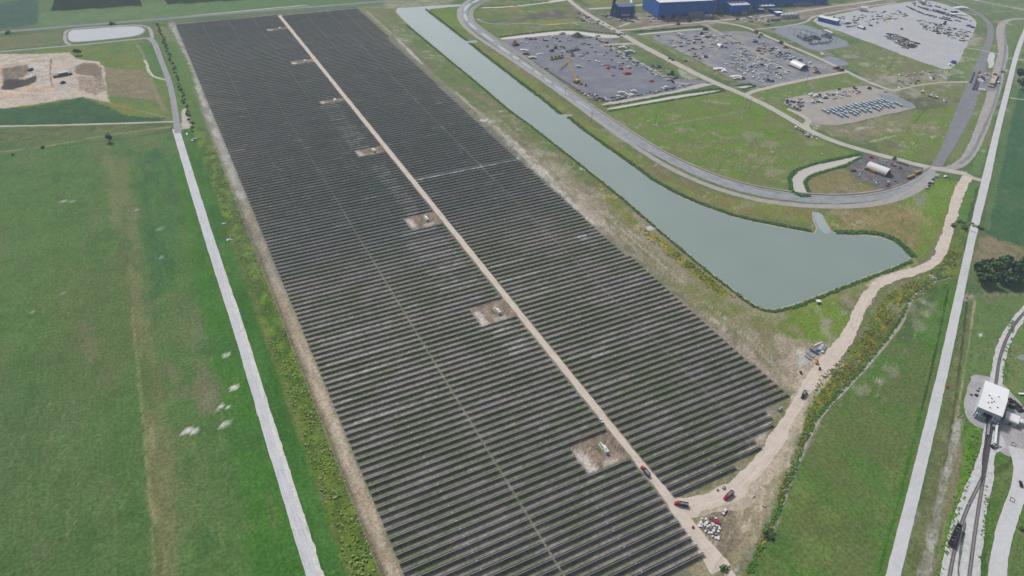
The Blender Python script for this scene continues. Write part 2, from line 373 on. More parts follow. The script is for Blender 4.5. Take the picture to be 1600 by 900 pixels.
    for q in ((635, 63, 6), (722, 113, 6), (628, 60, 4), (915, 264, 3), (908, 263, 3), (1017, 356, 4), (910, 370, 4), (756, 188, 5), (770, 190, 4), (625, 36, 4)): spot(q[0], q[1], q[2], (206, 206, 206), .8, 2, .9, asp=1.4)
    paint([(590, 25), (640, 60), (700, 110), (760, 170), (830, 235), (800, 215), (700, 130), (620, 55)], (100, 122, 76), 4, 5, .4)
    rt = random.Random(17)
    for k in range(26):                      # wheel ruts and spread soil running beside the array
        o_ = rt.uniform(2, 26); t0 = rt.uniform(0, .7); t1 = t0+rt.uniform(.12, .4); A0, B0 = (404, 900), (405, 330)
        pp = [(404+o_*.9+rt.gauss(0, .4)+(0 if y_ > 300 else 0), y_) for y_ in np.linspace(900-570*t0, max(300, 900-570*t1), 7)]
        c_ = rt.choice(((196, 184, 168), (188, 176, 160), (120, 112, 96), (104, 100, 84), (206, 200, 190)))
        line(pp, rt.uniform(.5, 1.3), c_, .4, .7, rt.uniform(.35, .8), world=True)
    for k in range(16):
        a_ = rt.uniform(-12, 14); b_ = rt.uniform(-8, 12)
        line([(1010+a_, 400-b_), (1060+a_, 444-b_), (1120+a_*1.2, 492-b_), (1180+a_, 545-b_*.6), (1222+a_*.5, 590-b_*.3)], rt.uniform(.5, 1.2), rt.choice(((196, 182, 166), (114, 106, 90), (204, 196, 184), (128, 124, 96))), .4, .8, rt.uniform(.35, .75))
    # weeds in flower by the canal end
    paint([(995, 352), (1030, 372), (1075, 405), (1120, 445), (1150, 462), (1125, 462), (1080, 425), (1030, 385)], (112, 128, 50), 2, 4, .9, rgb2=(196, 160, 48), sc=3.2, amt=.42)
    paint([(930, 285), (960, 310), (1000, 350), (985, 350), (945, 310)], (118, 126, 62), 2, 4, .8, rgb2=(170, 150, 66), sc=4, amt=.3)
    paint([(1040, 440), (1100, 450), (1180, 490), (1260, 500), (1250, 545), (1200, 520), (1120, 500)], (140, 136, 104), 5, 8, .8, rgb2=(118, 130, 74), sc=9, amt=.5)
    paint([(1040, 455), (1130, 520), (1200, 570), (1240, 610), (1225, 620), (1160, 555), (1080, 490), (1030, 450)], (172, 156, 142), 3, 5, .9, rgb2=(146, 136, 116), sc=9, amt=.4)
    line([(1070, 455), (1110, 478), (1150, 512), (1180, 545)], 1.2, (118, 110, 96), .4, .8, .8)
    line([(1094, 468), (1135, 498)], 1.0, (206, 200, 192), .3, .6, .8)
    paint([(1240, 455), (1300, 470), (1340, 500), (1320, 535), (1260, 540), (1225, 520)], (112, 140, 60), 4, 6, .9, rgb2=(140, 138, 100), sc=10, amt=.3)
    paint([(1285, 495), (1300, 500), (1296, 525), (1282, 520)], (160, 156, 146), 2, 4, .7)
    paint([(1205, 520), (1250, 530), (1290, 560), (1265, 590), (1240, 620), (1215, 590), (1225, 560)], (186, 170, 154), 3, 5, .85, rgb2=(160, 148, 128), sc=6)
    paint([(1245, 545), (1262, 548), (1262, 572), (1247, 570)], (196, 194, 190), 1.5, 3, .8)
    line([(1300, 560), (1272, 590), (1250, 622), (1228, 660), (1212, 690), (1190, 722), (1160, 754), (1120, 780), (1085, 800)], 24, (202, 187, 171), 3, 6, .8, rgb2=(170, 158, 136), sc=6, amt=.35)
    line([(1066, 800), (1100, 850), (1130, 895)], 17, (204, 190, 176), 2, 5, .7, rgb2=(160, 150, 130), sc=5, amt=.35)
    # round the last rows and the junction in the foreground
    paint([(1190, 600), (1245, 605), (1250, 650), (1215, 690), (1180, 740), (1100, 770), (1050, 778), (1130, 740), (1195, 690), (1212, 640)], (140, 136, 112), 2, 3, .9, rgb2=(118, 124, 84), sc=8, amt=.45)
    paint([(1045, 780), (1100, 770), (1160, 750), (1215, 705), (1235, 690), (1225, 740), (1205, 800), (1175, 850), (1140, 900), (1120, 960), (1060, 960), (1090, 860)], (160, 150, 124), 2, 4, .9, rgb2=(136, 134, 100), sc=9, amt=.42)
    paint([(1205, 690), (1250, 660), (1232, 720), (1210, 770), (1180, 800), (1165, 780), (1190, 740)], (204, 188, 172), 2, 5, .7, rgb2=(166, 156, 128), sc=8, amt=.4)
    paint([(1120, 785), (1160, 790), (1180, 815), (1160, 850), (1130, 875), (1105, 850), (1085, 835)], (140, 126, 112), 2, 3, .8)
    paint([(1155, 790), (1190, 790), (1185, 830), (1165, 850), (1150, 830)], (198, 182, 158), 2, 5, .6, rgb2=(160, 148, 122), sc=5)
    paint([(1250, 600), (1275, 598), (1262, 640), (1240, 670), (1225, 660)], (186, 172, 150), 2, 4, .7, rgb2=(150, 142, 116), sc=6)
    # weed bank between the pink road and the stream
    WB = [(1490, 432), (1440, 440), (1400, 452), (1370, 480), (1355, 520), (1320, 570), (1290, 600), (1262, 640), (1248, 690), (1225, 760), (1195, 830), (1170, 880), (1150, 920), (1165, 925), (1200, 850), (1236, 745), (1268, 672), (1300, 622), (1350, 572), (1398, 515), (1418, 478), (1445, 452), (1490, 436)]
    paint(WB, (104, 122, 62), 1.5, 2, rgb2=(168, 146, 56), sc=4, amt=.34)
    paint([(1400, 470), (1418, 468), (1400, 510), (1350, 570), (1300, 615), (1290, 605), (1350, 540)], (92, 104, 70), 2, 3, .8, rgb2=(160, 140, 60), sc=3.5, amt=.36)
    # pasture between the stream and the main road
    F2 = [(1497, 432), (1450, 452), (1424, 480), (1404, 518), (1355, 578), (1305, 628), (1272, 680), (1242, 745), (1210, 835), (1172, 900), (1150, 960), (1385, 960), (1400, 885), (1450, 665), (1475, 560), (1500, 455)]
    paint(F2, (90, 124, 64), 1.2, 1.2, rgb2=(104, 120, 74), sc=22, an=2, amt=.5)
    paint([(1500, 440), (1450, 455), (1425, 480), (1400, 530), (1420, 540), (1440, 480)], (86, 104, 72), 4, 5, .7)
    for q in ((1256, 765, 9), (1295, 805, 7), (1275, 855, 10), (1225, 790, 7), (1262, 880, 8), (1395, 745, 7)): spot(q[0], q[1], q[2], (118, 142, 76), 3, 2.5, .55)
    paint([(1280, 700), (1340, 680), (1360, 760), (1330, 850), (1270, 860), (1250, 780)], (106, 120, 72), 12, 10, .4)
    line([(1482, 452), (1460, 560), (1430, 680), (1405, 780), (1372, 900)], 1.5, (52, 84, 42), .4, .7, .85)
    line([(1440, 640), (1425, 700), (1400, 800), (1370, 900)], 5, (84, 126, 58), 1, 1.5, .6)
    # right of the main road
    paint([(1520, 465), (1600, 455), (1700, 440), (1800, 960), (1400, 960), (1440, 800), (1475, 640)], (110, 122, 82), 2, 3, rgb2=(96, 124, 66), sc=14, an=3, amt=.5)
    paint([(1512, 470), (1524, 470), (1500, 590), (1478, 720), (1450, 900), (1418, 900), (1450, 740), (1478, 620)], (122, 126, 92), 1.5, 2, .9, rgb2=(104, 112, 76), sc=8, an=5)
    line([(1511, 470), (1506, 520), (1496, 600), (1484, 690), (1473, 760)], 1.8, (74, 84, 60), .6, 1, .8)
    line([(1523, 470), (1514, 540), (1500, 620), (1490, 680), (1476, 740)], 1.8, (172, 162, 140), .5, .8, .8)
    line([(1498, 655), (1482, 735), (1470, 770), (1462, 820), (1444, 900)], 6.0, (184, 180, 178), 1.2, 2.2, .85, rgb2=(146, 142, 132), sc=5, an=3)
    line([(1500, 690), (1490, 755), (1478, 820), (1466, 900)], 5.0, (142, 130, 108), 1.2, 1.6, .8)
    paint([(1512, 668), (1530, 668), (1522, 720), (1502, 790), (1486, 850), (1476, 920), (1458, 920), (1478, 830), (1496, 760), (1508, 700)], (92, 140, 46), 1.2, 1.6, rgb2=(110, 140, 70), sc=5, an=3)
    paint([(1528, 470), (1600, 460), (1660, 470), (1560, 560), (1552, 590), (1505, 590)], (104, 128, 80), 2, 2, .8)
    paint([(1600, 480), (1640, 480), (1640, 640), (1580, 625), (1565, 600), (1575, 540)], (100, 132, 74), 3, 3, .9, rgb2=(120, 134, 88), sc=9)
    paint([(1548, 690), (1552, 750), (1542, 830), (1535, 920), (1550, 920), (1552, 830), (1562, 780), (1588, 740), (1582, 712)], (108, 124, 78), 1.5, 3, .9, rgb2=(88, 120, 60), sc=7, an=2)
    paint([(1546, 735), (1549, 735), (1540, 900), (1526, 900), (1540, 820)], (74, 108, 56), .8, 1.2, .8)
    paint([(1545, 735), (1575, 725), (1585, 712), (1570, 735), (1552, 742)], (66, 76, 54), 1, 1.5, .6)
    line([(1493, 532), (1511, 514), (1520, 518), (1535, 524)], 1.8, (96, 96, 84), .6, .8, .7)
    spot(1533, 523, 2.6, (212, 210, 206), .4, 1, .95)
    line([(1508, 461), (1530, 462), (1620, 458)], 2.2, (156, 140, 128), .5, .8, .8)
    spot(1512, 465, 5, (170, 160, 150), .8, 2, .8, asp=1.8)
    # crop field and scrub east of the main road
    paint([(1592, 140), (1700, 100), (1900, 400), (1640, 395), (1534, 366), (1545, 320), (1566, 225)], (72, 106, 76), 2, 2, rgb2=(82, 108, 78), sc=24, amt=.4)
    paint([(1534, 366), (1600, 386), (1700, 395), (1700, 440), (1515, 415), (1522, 390)], (142, 130, 108), 3, 5, rgb2=(118, 122, 84), sc=8, amt=.45)
    spot(1570, 298, 4, (128, 122, 104), 2, 2, .5); line([(1546, 315), (1556, 319)], 3, (178, 160, 146), .8, 1, .9)
    line([(1549, 280), (1543, 330), (1534, 380)], 4, (106, 110, 88), 1.5, 2, .8)
    paint([(1560, 240), (1580, 150), (1598, 90), (1602, 90), (1570, 240), (1545, 360), (1536, 360)], (102, 128, 80), 1, 1.5, .7)
    # between the pink road and the main road
    paint([(1505, 290), (1525, 288), (1528, 300), (1515, 345), (1512, 350), (1488, 350), (1495, 320)], (98, 134, 66), 1.5, 2, .8)
    line([(1527, 292), (1520, 320), (1512, 350), (1505, 390)], 3.2, (70, 92, 58), 1, 1.6, .8, rgb2=(176, 172, 160), sc=3, amt=.25)
    paint([(1482, 352), (1515, 352), (1510, 385), (1500, 430), (1445, 435), (1462, 415), (1476, 390)], (124, 132, 66), 2, 4, .8, rgb2=(88, 110, 60), sc=6, amt=.45)
    line([(1491, 283), (1478, 330), (1462, 385), (1448, 408)], 7, (134, 132, 116), 2, 2.5, .7)
    spot(1485, 291, 3, (110, 100, 80), 1, 1, .8)
    # meadow by the pond, mown in stripes
    paint([(1300, 325), (1400, 310), (1460, 285), (1500, 285), (1480, 350), (1445, 405), (1425, 395), (1385, 368), (1300, 362), (1285, 335)], (116, 136, 66), 2, 3, rgb2=(140, 132, 90), sc=12, amt=.4)
    paint([(1305, 330), (1400, 318), (1425, 330), (1440, 365), (1430, 392), (1385, 366), (1310, 360)], (148, 132, 98), 3, 4, .85, rgb2=(120, 120, 74), sc=5, amt=.4)
    for k in range(14):
        line([(1325+k*8, 360-k*2), (1350+k*7, 338-k*2)], .9, (196, 176, 140), .5, .8, .35)
    paint([(1425, 305), (1455, 300), (1452, 320), (1432, 325)], (140, 142, 132), 1.5, 3, .8)
    paint([(1440, 400), (1425, 425), (1380, 437), (1350, 452), (1320, 470), (1270, 480), (1220, 492), (1250, 476), (1330, 450), (1424, 408)], (126, 138, 72), 2, 3, .8, rgb2=(164, 156, 120), sc=6, amt=.3)
    line([(1423, 419), (1395, 427), (1370, 434), (1355, 448)], 3, (200, 190, 176), .8, 1.2, .8)
    # grass strips along the canal and the curved road
    paint([(664, 14), (722, 11), (715, 30), (735, 55), (765, 78), (747, 66), (700, 40)], (118, 134, 66), 2, 3, rgb2=(104, 128, 60), sc=18)
    paint([(735, 64), (780, 88), (840, 135), (900, 180), (960, 220), (1020, 262), (1080, 290), (1150, 312), (1270, 326), (1268, 350), (1150, 332), (1050, 290), (950, 228), (860, 160)], (122, 136, 66), 2, 3, rgb2=(132, 124, 84), sc=12, amt=.4)
    paint([(985, 245), (1040, 272), (1110, 298), (1100, 305), (1030, 275)], (126, 118, 92), 1.5, 4, .8)
    paint([(600, 12), (640, 40), (700, 85), (790, 150), (850, 200), (900, 240), (860, 235), (780, 165), (700, 110), (640, 65)], (98, 124, 70), 2, 4, .8, rgb2=(120, 126, 82), sc=12, amt=.35)
    # green block inside the curve
    GB = [(946, 176), (1020, 160), (1100, 143), (1140, 140), (1170, 150), (1245, 198), (1300, 226), (1338, 240), (1262, 256), (1235, 268), (1232, 285), (1242, 300), (1200, 297), (1130, 276), (1060, 248), (1000, 222)]
    paint(GB, (108, 136, 62), 2, 2, rgb2=(120, 128, 82), sc=14, amt=.5)
    for q in ((1175, 210, 10), (1205, 225, 9), (1210, 270, 10), (1190, 250, 8), (1112, 158, 8), (1270, 225, 8)): spot(q[0], q[1], q[2], (150, 148, 124), 3, 7, .6, asp=1.6)
    line([(1045, 194), (1070, 190), (1130, 180), (1165, 172)], 4, (144, 144, 124), 1.5, 3, .7)
    line([(1112, 160), (1140, 162)], 3.5, (176, 172, 170), 1, 2, .7)
    paint([(1262, 268), (1320, 262), (1335, 285), (1390, 300), (1360, 308), (1275, 306), (1258, 290)], (142, 130, 98), 2, 3, rgb2=(122, 124, 80), sc=10, amt=.4)
    # grass around and between the yards
    paint([(740, 10), (880, -10), (905, 5), (960, 45), (1000, 75), (960, 60), (900, 48), (850, 52), (780, 60), (748, 40)], (104, 124, 76), 2, 3, rgb2=(132, 128, 74), sc=22, amt=.4)
    paint([(762, 35), (820, 25), (870, 14), (895, 22), (890, 28), (830, 30), (790, 36)], (104, 98, 96), 3, 5, .9)
    paint([(880, 2), (910, 10), (950, 30), (990, 60), (965, 52), (925, 34), (890, 14)], (118, 112, 106), 2, 5, .9, rgb2=(176, 170, 162), sc=5, amt=.3)
    paint([(905, -5), (990, -14), (1010, 2), (960, 12), (925, 12)], (128, 132, 74), 3, 4, .9)
    paint([(840, 32), (900, 30), (890, 36), (845, 37)], (140, 132, 70), 2, 3, .8)
    line([(745, 29), (758, 36), (780, 38), (830, 36), (850, 39), (905, 35), (930, 33)], 4, (196, 194, 188), 1, 1.6, .8)
    paint([(905, 40), (940, 34), (975, 56), (985, 64), (940, 60)], (120, 118, 112), 2, 5, .8, rgb2=(170, 166, 160), sc=5, amt=.3)
    paint([(945, 20), (1010, 20), (1160, 25), (1290, 8), (1420, -8), (1400, 4), (1285, 26), (1180, 40), (1100, 40), (1010, 46), (975, 45)], (138, 126, 116), 2, 6, rgb2=(170, 162, 154), sc=9, amt=.35)
    paint([(975, 42), (1005, 38), (1000, 45), (980, 46)], (112, 124, 84), 2, 3, .9)
    paint([(1115, 38), (1180, 34), (1200, 42), (1175, 48), (1125, 46)], (110, 124, 84), 2, 4, .9)
    paint([(988, 50), (1050, 44), (1095, 40), (1102, 43), (1060, 48), (1000, 54)], (84, 104, 72), .8, 1.5)
    paint([(1000, 55), (1012, 55), (1060, 82), (1120, 110), (1150, 128), (1130, 124), (1070, 95)], (118, 130, 82), 1.5, 2.5, .95, rgb2=(160, 156, 146), sc=7, amt=.25)
    paint([(992, 72), (1015, 70), (1060, 92), (1095, 118), (1080, 120), (1045, 105)], (108, 120, 76), 1.5, 2.5)
    paint([(1060, 108), (1094, 120), (1080, 126), (1062, 120)], (182, 184, 170), 1.5, 3, .8)
    paint([(1170, 148), (1190, 138), (1325, 114), (1360, 130), (1220, 156), (1262, 198), (1250, 195)], (112, 134, 74), 1.5, 2.5, rgb2=(124, 128, 88), sc=16, amt=.35)
    paint([(1300, 75), (1345, 66), (1370, 68), (1450, 100), (1470, 108), (1440, 118), (1360, 124), (1325, 108)], (112, 128, 78), 2, 3, rgb2=(130, 128, 98), sc=18, amt=.42)
    for q in ((1328, 88, 10), (1350, 100, 8), (1290, 60, 8), (1380, 92, 6)): spot(q[0], q[1], q[2], (170, 168, 160), 2, 4, .6, asp=1.8)
    paint([(1335, 46), (1372, 68), (1352, 70), (1340, 62), (1300, 52)], (120, 126, 90), 2, 4, .8)
    paint([(1330, 118), (1420, 118), (1440, 108), (1485, 105), (1480, 125), (1440, 135), (1450, 150), (1410, 158), (1380, 140)], (160, 154, 140), 3, 8, .9, rgb2=(124, 128, 92), sc=10, amt=.45)
    paint([(1408, 100), (1430, 112), (1445, 124), (1425, 128), (1412, 116)], (138, 122, 106), 2, 5, .7)
    paint([(1425, 125), (1515, 128), (1500, 168), (1440, 160), (1438, 140)], (116, 128, 78), 2, 3, rgb2=(128, 126, 92), sc=12)
    paint([(1400, 150), (1500, 156), (1498, 162), (1440, 172), (1420, 165)], (104, 104, 84), 2, 4, .7)
    paint([(1480, 70), (1545, 60), (1530, 110), (1515, 128), (1480, 110)], (114, 134, 82), 1.5, 2)
    for q in ((1525, 64, 9), (1500, 112, 7), (1512, 70, 5)): spot(q[0], q[1], q[2], (166, 166, 160), 2, 3, .8)
    paint([(1330, 200), (1430, 175), (1505, 160), (1480, 240), (1450, 255), (1380, 240)], (112, 136, 66), 2, 3, rgb2=(122, 130, 84), sc=20, amt=.45)
    paint([(1260, 192), (1320, 195), (1430, 172), (1420, 195), (1350, 218), (1300, 212)], (136, 132, 106), 2, 4, .9, rgb2=(160, 148, 130), sc=12, amt=.35)
    line([(1335, 204), (1350, 198), (1368, 199)], 5, (186, 180, 168), 1, 2.5, .85)
    line([(1320, 203), (1332, 212)], 3, (190, 172, 148), 1, 1, .8)
    line([(1446, 172), (1430, 190), (1418, 205)], 1.2, (74, 66, 58), .5, .5, .8)
    line([(1350, 225), (1372, 218), (1400, 212)], 3.0, (186, 180, 170), 1, 1.6, .8)
    paint([(1452, 278), (1496, 282), (1485, 320), (1440, 360), (1440, 330)], (112, 142, 62), 2, 3, .8)
    # corridor between the two gravel roads and the main road
    paint([(1545, 60), (1560, 60), (1560, 100), (1545, 140), (1525, 200), (1495, 262), (1478, 262), (1500, 200), (1528, 130)], (116, 130, 84), 1.5, 2)
    paint([(1575, 35), (1640, 30), (1600, 80), (1575, 130), (1560, 200), (1540, 275), (1515, 272), (1540, 200), (1565, 130)], (106, 132, 82), 1.5, 2)
    line([(1590, 60), (1570, 130), (1552, 200), (1532, 278)], 2.5, (84, 104, 70), 1, 1.6, .7, rgb2=(170, 170, 160), sc=4, amt=.2)
    # the far top right
    paint([(1440, -20), (1700, -20), (1700, 30), (1560, 28), (1540, 20), (1480, 0)], (106, 128, 90), 3, 4)
    line([(1480, -10), (1545, 5), (1600, 15), (1660, 28)], 16, (176, 170, 164), 3, 5, .9)
    IND = [(740, -5), (1700, -20), (1640, 40), (1560, 230), (1500, 262), (1400, 245), (1260, 200), (1170, 150), (1110, 128), (940, 165), (780, 62)]
    mottle(IND, (150, 142, 128), 12, .30, .75); mottle(IND, (186, 182, 174), 7, .17, .8); mottle(IND, (112, 104, 94), 10, .2, .6); mottle(IND, (128, 130, 92), 22, .4, .55)
    mottle([(1330, 60), (1540, 50), (1520, 160), (1380, 160)], (168, 160, 148), 9, .34, .8)
    mottle(GB, (130, 130, 92), 14, .3, .6); mottle(GB, (146, 140, 116), 7, .17, .6)
    mottle([(1262, 325), (1500, 285), (1440, 405), (1300, 362)], (156, 146, 116), 6, .28, .6)
    mottle([(735, 64), (1280, 322), (1268, 350), (1050, 290), (860, 160)], (140, 130, 100), 7, .26, .6)
    mottle(ES, (150, 146, 128), 9, .3, .65, world=True); mottle(ES, (190, 184, 174), 5, .14, .7, world=True)
    mottle(F2, (112, 116, 78), 16, .28, .5); mottle(F2, (124, 140, 82), 10, .14, .5)
    mottle(LF, (112, 114, 84), 12, .2, .35, an=3); mottle(LF, (74, 108, 66), 16, .28, .45, an=2); mottle(LF, (140, 136, 108), 4, .1, .45, an=3)
    mottle([(1225, 470), (1340, 455), (1345, 520), (1290, 560), (1225, 540)], (158, 148, 128), 7, .34, .8); mottle([(1512, 450), (1600, 450), (1700, 900), (1440, 920)], (134, 128, 104), 7, .26, .6); mottle([(1512, 450), (1600, 450), (1700, 900), (1440, 920)], (76, 96, 58), 6, .2, .5)
    mottle([(1040, 778), (1250, 640), (1300, 560), (1250, 500), (1090, 480), (1225, 640), (1150, 740)], (206, 192, 176), 5, .26, .7); mottle([(1050, 790), (1240, 670), (1200, 830), (1110, 930)], (208, 192, 174), 5, .28, .75)
    # quarry and lagoon corner, top left
    paint([(0, 5), (60, -5), (62, 38), (0, 45), (-100, 48), (-100, 10)], (76, 98, 84), 3, 3)
    paint([(62, 20), (230, 5), (410, -10), (430, 12), (260, 30), (55, 42)], (98, 128, 84), 2, 3, rgb2=(112, 130, 92), sc=20)
    paint([(300, -30), (640, -30), (720, -10), (700, 8), (560, 10), (430, 20), (330, 25)], (100, 126, 84), 3, 3)
    paint([(600, 3), (660, -6), (720, -5), (700, 8), (600, 14)], (136, 134, 100), 3, 5, .8, rgb2=(170, 166, 158), sc=8)
    paint([(0, 58), (98, 48), (98, 68), (0, 78), (-100, 85), (-100, 62)], (106, 124, 84), 1.5, 3, rgb2=(124, 120, 92), sc=16)
    paint([(0, 82), (110, 70), (215, 60), (238, 70), (250, 90), (265, 150), (275, 190), (230, 190), (120, 200), (0, 200), (-200, 200), (-200, 90)], (106, 128, 74), 2, 3, rgb2=(122, 130, 72), sc=22, amt=.42)
    paint([(214, 66), (236, 68), (252, 95), (262, 122), (236, 118), (228, 90)], (86, 122, 74), 3, 3, .8)
    paint([(155, 104), (228, 112), (240, 130), (262, 175), (240, 155), (170, 150), (165, 120)], (136, 128, 106), 3, 4, .95, rgb2=(158, 136, 118), sc=10, an=.5, amt=.35)
    paint([(-250, 88), (60, 84), (108, 82), (120, 92), (154, 96), (162, 105), (166, 130), (170, 160), (130, 152), (95, 156), (40, 165), (0, 170), (-250, 185)], (202, 188, 174), 1.2, 2, rgb2=(184, 172, 160), sc=12, amt=.4)
    paint([(-250, 105), (30, 98), (78, 91), (80, 135), (95, 140), (60, 150), (-20, 158), (-250, 165)], (186, 168, 152), 1, 3, rgb2=(206, 182, 160), sc=9, amt=.5)
    paint([(38, 100), (75, 92), (78, 135), (58, 136), (50, 120), (35, 122)], (200, 196, 190), 1.5, 3, rgb2=(182, 160, 142), sc=4, amt=.42)
    paint([(3, 108), (42, 100), (48, 112), (35, 122), (15, 126), (6, 130)], (122, 112, 104), 1.5, 3, rgb2=(160, 142, 126), sc=4, amt=.4)
    paint([(2, 138), (8, 124), (40, 124), (58, 117), (56, 128), (40, 134), (20, 140), (4, 140)], (80, 72, 70), .8, 1.2)
    paint([(88, 134), (105, 128), (104, 138), (92, 141)], (184, 184, 182), 1, 2)
    paint([(118, 104), (130, 98), (150, 99), (160, 108), (158, 120), (140, 118), (118, 115)], (140, 124, 112), 2, 2, rgb2=(126, 112, 102), sc=6, an=.4)
    paint([(120, 120), (160, 120), (166, 140), (150, 148), (125, 140)], (170, 154, 140), 2, 4, rgb2=(136, 122, 110), sc=4, amt=.4)
    line([(-150, 104), (0, 102), (50, 92), (80, 90)], 3, (214, 200, 188), .8, 1); line([(0, 142), (60, 147), (100, 143)], 4, (214, 196, 182), 1, 1.5)
    line([(80, 92), (78, 115), (82, 134)], 1.6, (120, 106, 98), .5, .8)
    paint([(-250, 178), (40, 168), (130, 152), (170, 168), (200, 182), (262, 184), (250, 190), (120, 195), (-250, 198)], (68, 98, 70), 2, 3, rgb2=(78, 106, 68), sc=16, amt=.4)
    spot(110, 166, 6, (112, 98, 78), 3, 3, .6, asp=.5)
    line([(168, 160), (205, 170), (240, 178), (268, 186)], 2.5, (150, 140, 112), .8, 1)
    line([(212, 66), (222, 80), (228, 96)], 3.2, (150, 148, 122), 1, 1.6, .8)
    line([(262, 178), (250, 160), (242, 140), (236, 122)], 5, (146, 138, 114), 1.5, 2, .7)
    paint([(-200, 204), (0, 202), (100, 198), (264, 192), (268, 198), (200, 206), (100, 218), (-200, 232)], (92, 108, 74), 1.5, 3, rgb2=(112, 122, 80), sc=10, an=.3)
    line([(-150, 246), (0, 238), (80, 228), (160, 212), (268, 198)], 3.0, (152, 146, 112), .8, 1.4, .9)
    line([(60, 232), (160, 220), (175, 220), (268, 204)], 2.2, (88, 90, 70), .8, 1.4, .7)
    paint([(243, 48), (268, 46), (300, 110), (322, 200), (290, 200), (276, 170), (262, 100), (250, 66)], (98, 126, 72), 2, 3, .9)
    paint([(240, 44), (262, 42), (275, 66), (262, 64), (250, 56)], (132, 130, 98), 2, 3, .8)
    paint([(284, 172), (292, 168), (300, 200), (283, 203)], (194, 186, 178), .8, 1.5)
paint_ground()
C[:] = np.clip(C, 30, 235)
def build_ground():
    n = len(GX); V = np.zeros((n, 3)); V[:, 0] = GX; V[:, 1] = GY
    i = np.arange(NX-1)[None] + NX*np.arange(NY-1)[:, None]; i = i.ravel()
    q = np.stack([i, i+1, i+NX+1, i+NX], 1)
    me = bpy.data.meshes.new('ground'); me.vertices.add(n); me.vertices.foreach_set('co', V.ravel())
    me.loops.add(q.size); me.loops.foreach_set('vertex_index', q.ravel().astype(np.int32))
    me.polygons.add(len(q)); me.polygons.foreach_set('loop_start', np.arange(0, q.size, 4, dtype=np.int32))
    me.polygons.foreach_set('loop_total', np.full(len(q), 4, dtype=np.int32)); me.update(calc_edges=True)
    ca = me.attributes.new('soil', 'FLOAT_COLOR', 'POINT')
    l = lin(C); ca.data.foreach_set('color', np.concatenate([l, np.ones((n, 1))], 1).astype(np.float32).ravel())
    m, t, b = nodes('ground'); L = t.links.new
    a = t.nodes.new('ShaderNodeAttribute'); a.attribute_name = 'soil'
    g = t.nodes.new('ShaderNodeNewGeometry')
    def noise(sx, sy_, det, lo, hi, rgh=.7):
        mp = t.nodes.new('ShaderNodeMapping'); mp.inputs['Scale'].default_value = (sx, sy_, 1); L(g.outputs['Position'], mp.inputs[0])
        nn = t.nodes.new('ShaderNodeTexNoise'); nn.inputs['Scale'].default_value = 1; nn.inputs['Detail'].default_value = det; nn.inputs['Roughness'].default_value = rgh
        L(mp.outputs[0], nn.inputs['Vector'])
        r = t.nodes.new('ShaderNodeMapRange'); r.inputs[1].default_value = .3; r.inputs[2].default_value = .7; r.inputs[3].default_value = lo; r.inputs[4].default_value = hi
        L(nn.outputs['Fac'], r.inputs[0]); return r.outputs[0]
    f1 = noise(.4, .4, 8, .5, 1.5); f2 = noise(.7, .06, 4, .86, 1.14); f3 = noise(.03, .03, 4, .9, 1.1)
    x = t.nodes.new('ShaderNodeMath'); x.operation = 'MULTIPLY'; L(f1, x.inputs[0]); L(f2, x.inputs[1])
    y = t.nodes.new('ShaderNodeMath'); y.operation = 'MULTIPLY'; L(x.outputs[0], y.inputs[0]); L(f3, y.inputs[1])
    v = t.nodes.new('ShaderNodeVectorMath'); v.operation = 'SCALE'; L(a.outputs['Color'], v.inputs[0]); L(y.outputs[0], v.inputs['Scale'])
    L(v.outputs[0], b.inputs['Base Color']); b.inputs['Roughness'].default_value = 1; b.inputs['Specular IOR Level'].default_value = .08
    bp = t.nodes.new('ShaderNodeBump'); bp.inputs['Strength'].default_value = .5; bp.inputs['Distance'].default_value = .6
    L(f1, bp.inputs['Height']); L(bp.outputs[0], b.inputs['Normal'])
    me.materials.append(m); o = bpy.data.objects.new('ground', me); COL.objects.link(o); o['kind'] = 'structure'
build_ground()
# the plain beyond the view, out to the horizon
far = MB(); far.add([(-11000, -11000, -.35), (11000, -11000, -.35), (11000, 11000, -.35), (-11000, 11000, -.35)], [(0, 1, 2, 3)])
far.build('distant_ground', earth('plain_beyond', (98, 118, 82), (120, 122, 92), (78, 100, 70), 400, 60), kind='structure')
# ================================================================ WATER, ROADS, YARDS (sheets a few centimetres apart)
def water(name, rgb, rough=.08):
    m, t, b = nodes(name); L = t.links.new
    g = t.nodes.new('ShaderNodeNewGeometry')
    n = t.nodes.new('ShaderNodeTexNoise'); n.inputs['Scale'].default_value = .012; n.inputs['Detail'].default_value = 5; L(g.outputs['Position'], n.inputs['Vector'])
    x = t.nodes.new('ShaderNodeMix'); x.data_type = 'RGBA'; L(n.outputs['Fac'], x.inputs[0])
    x.inputs[6].default_value = l4([v*.95 for v in rgb]); x.inputs[7].default_value = l4([v*1.06 for v in rgb]); L(x.outputs[2], b.inputs['Base Color'])
    b.inputs['Roughness'].default_value = rough; b.inputs['IOR'].default_value = 1.55; b.inputs['Specular IOR Level'].default_value = .5
    n2 = t.nodes.new('ShaderNodeTexNoise'); n2.inputs['Scale'].default_value = .6; n2.inputs['Detail'].default_value = 4; L(g.outputs['Position'], n2.inputs['Vector'])
    bp = t.nodes.new('ShaderNodeBump'); bp.inputs['Strength'].default_value = .12; bp.inputs['Distance'].default_value = .25; L(n2.outputs['Fac'], bp.inputs['Height']); L(bp.outputs[0], b.inputs['Normal'])
    MATS[name] = m; return m
WAT = water('turbid_water', (134, 149, 142)); WAT2 = water('silty_water', (196, 190, 180), .3); WAT3 = water('lagoon_water', (128, 132, 140), .2); WATB = water('ditch_water', (150, 164, 168), .3)
STONE = earth('bank_stone', (176, 168, 158), (146, 134, 122), (200, 194, 186), 6, 1.5)
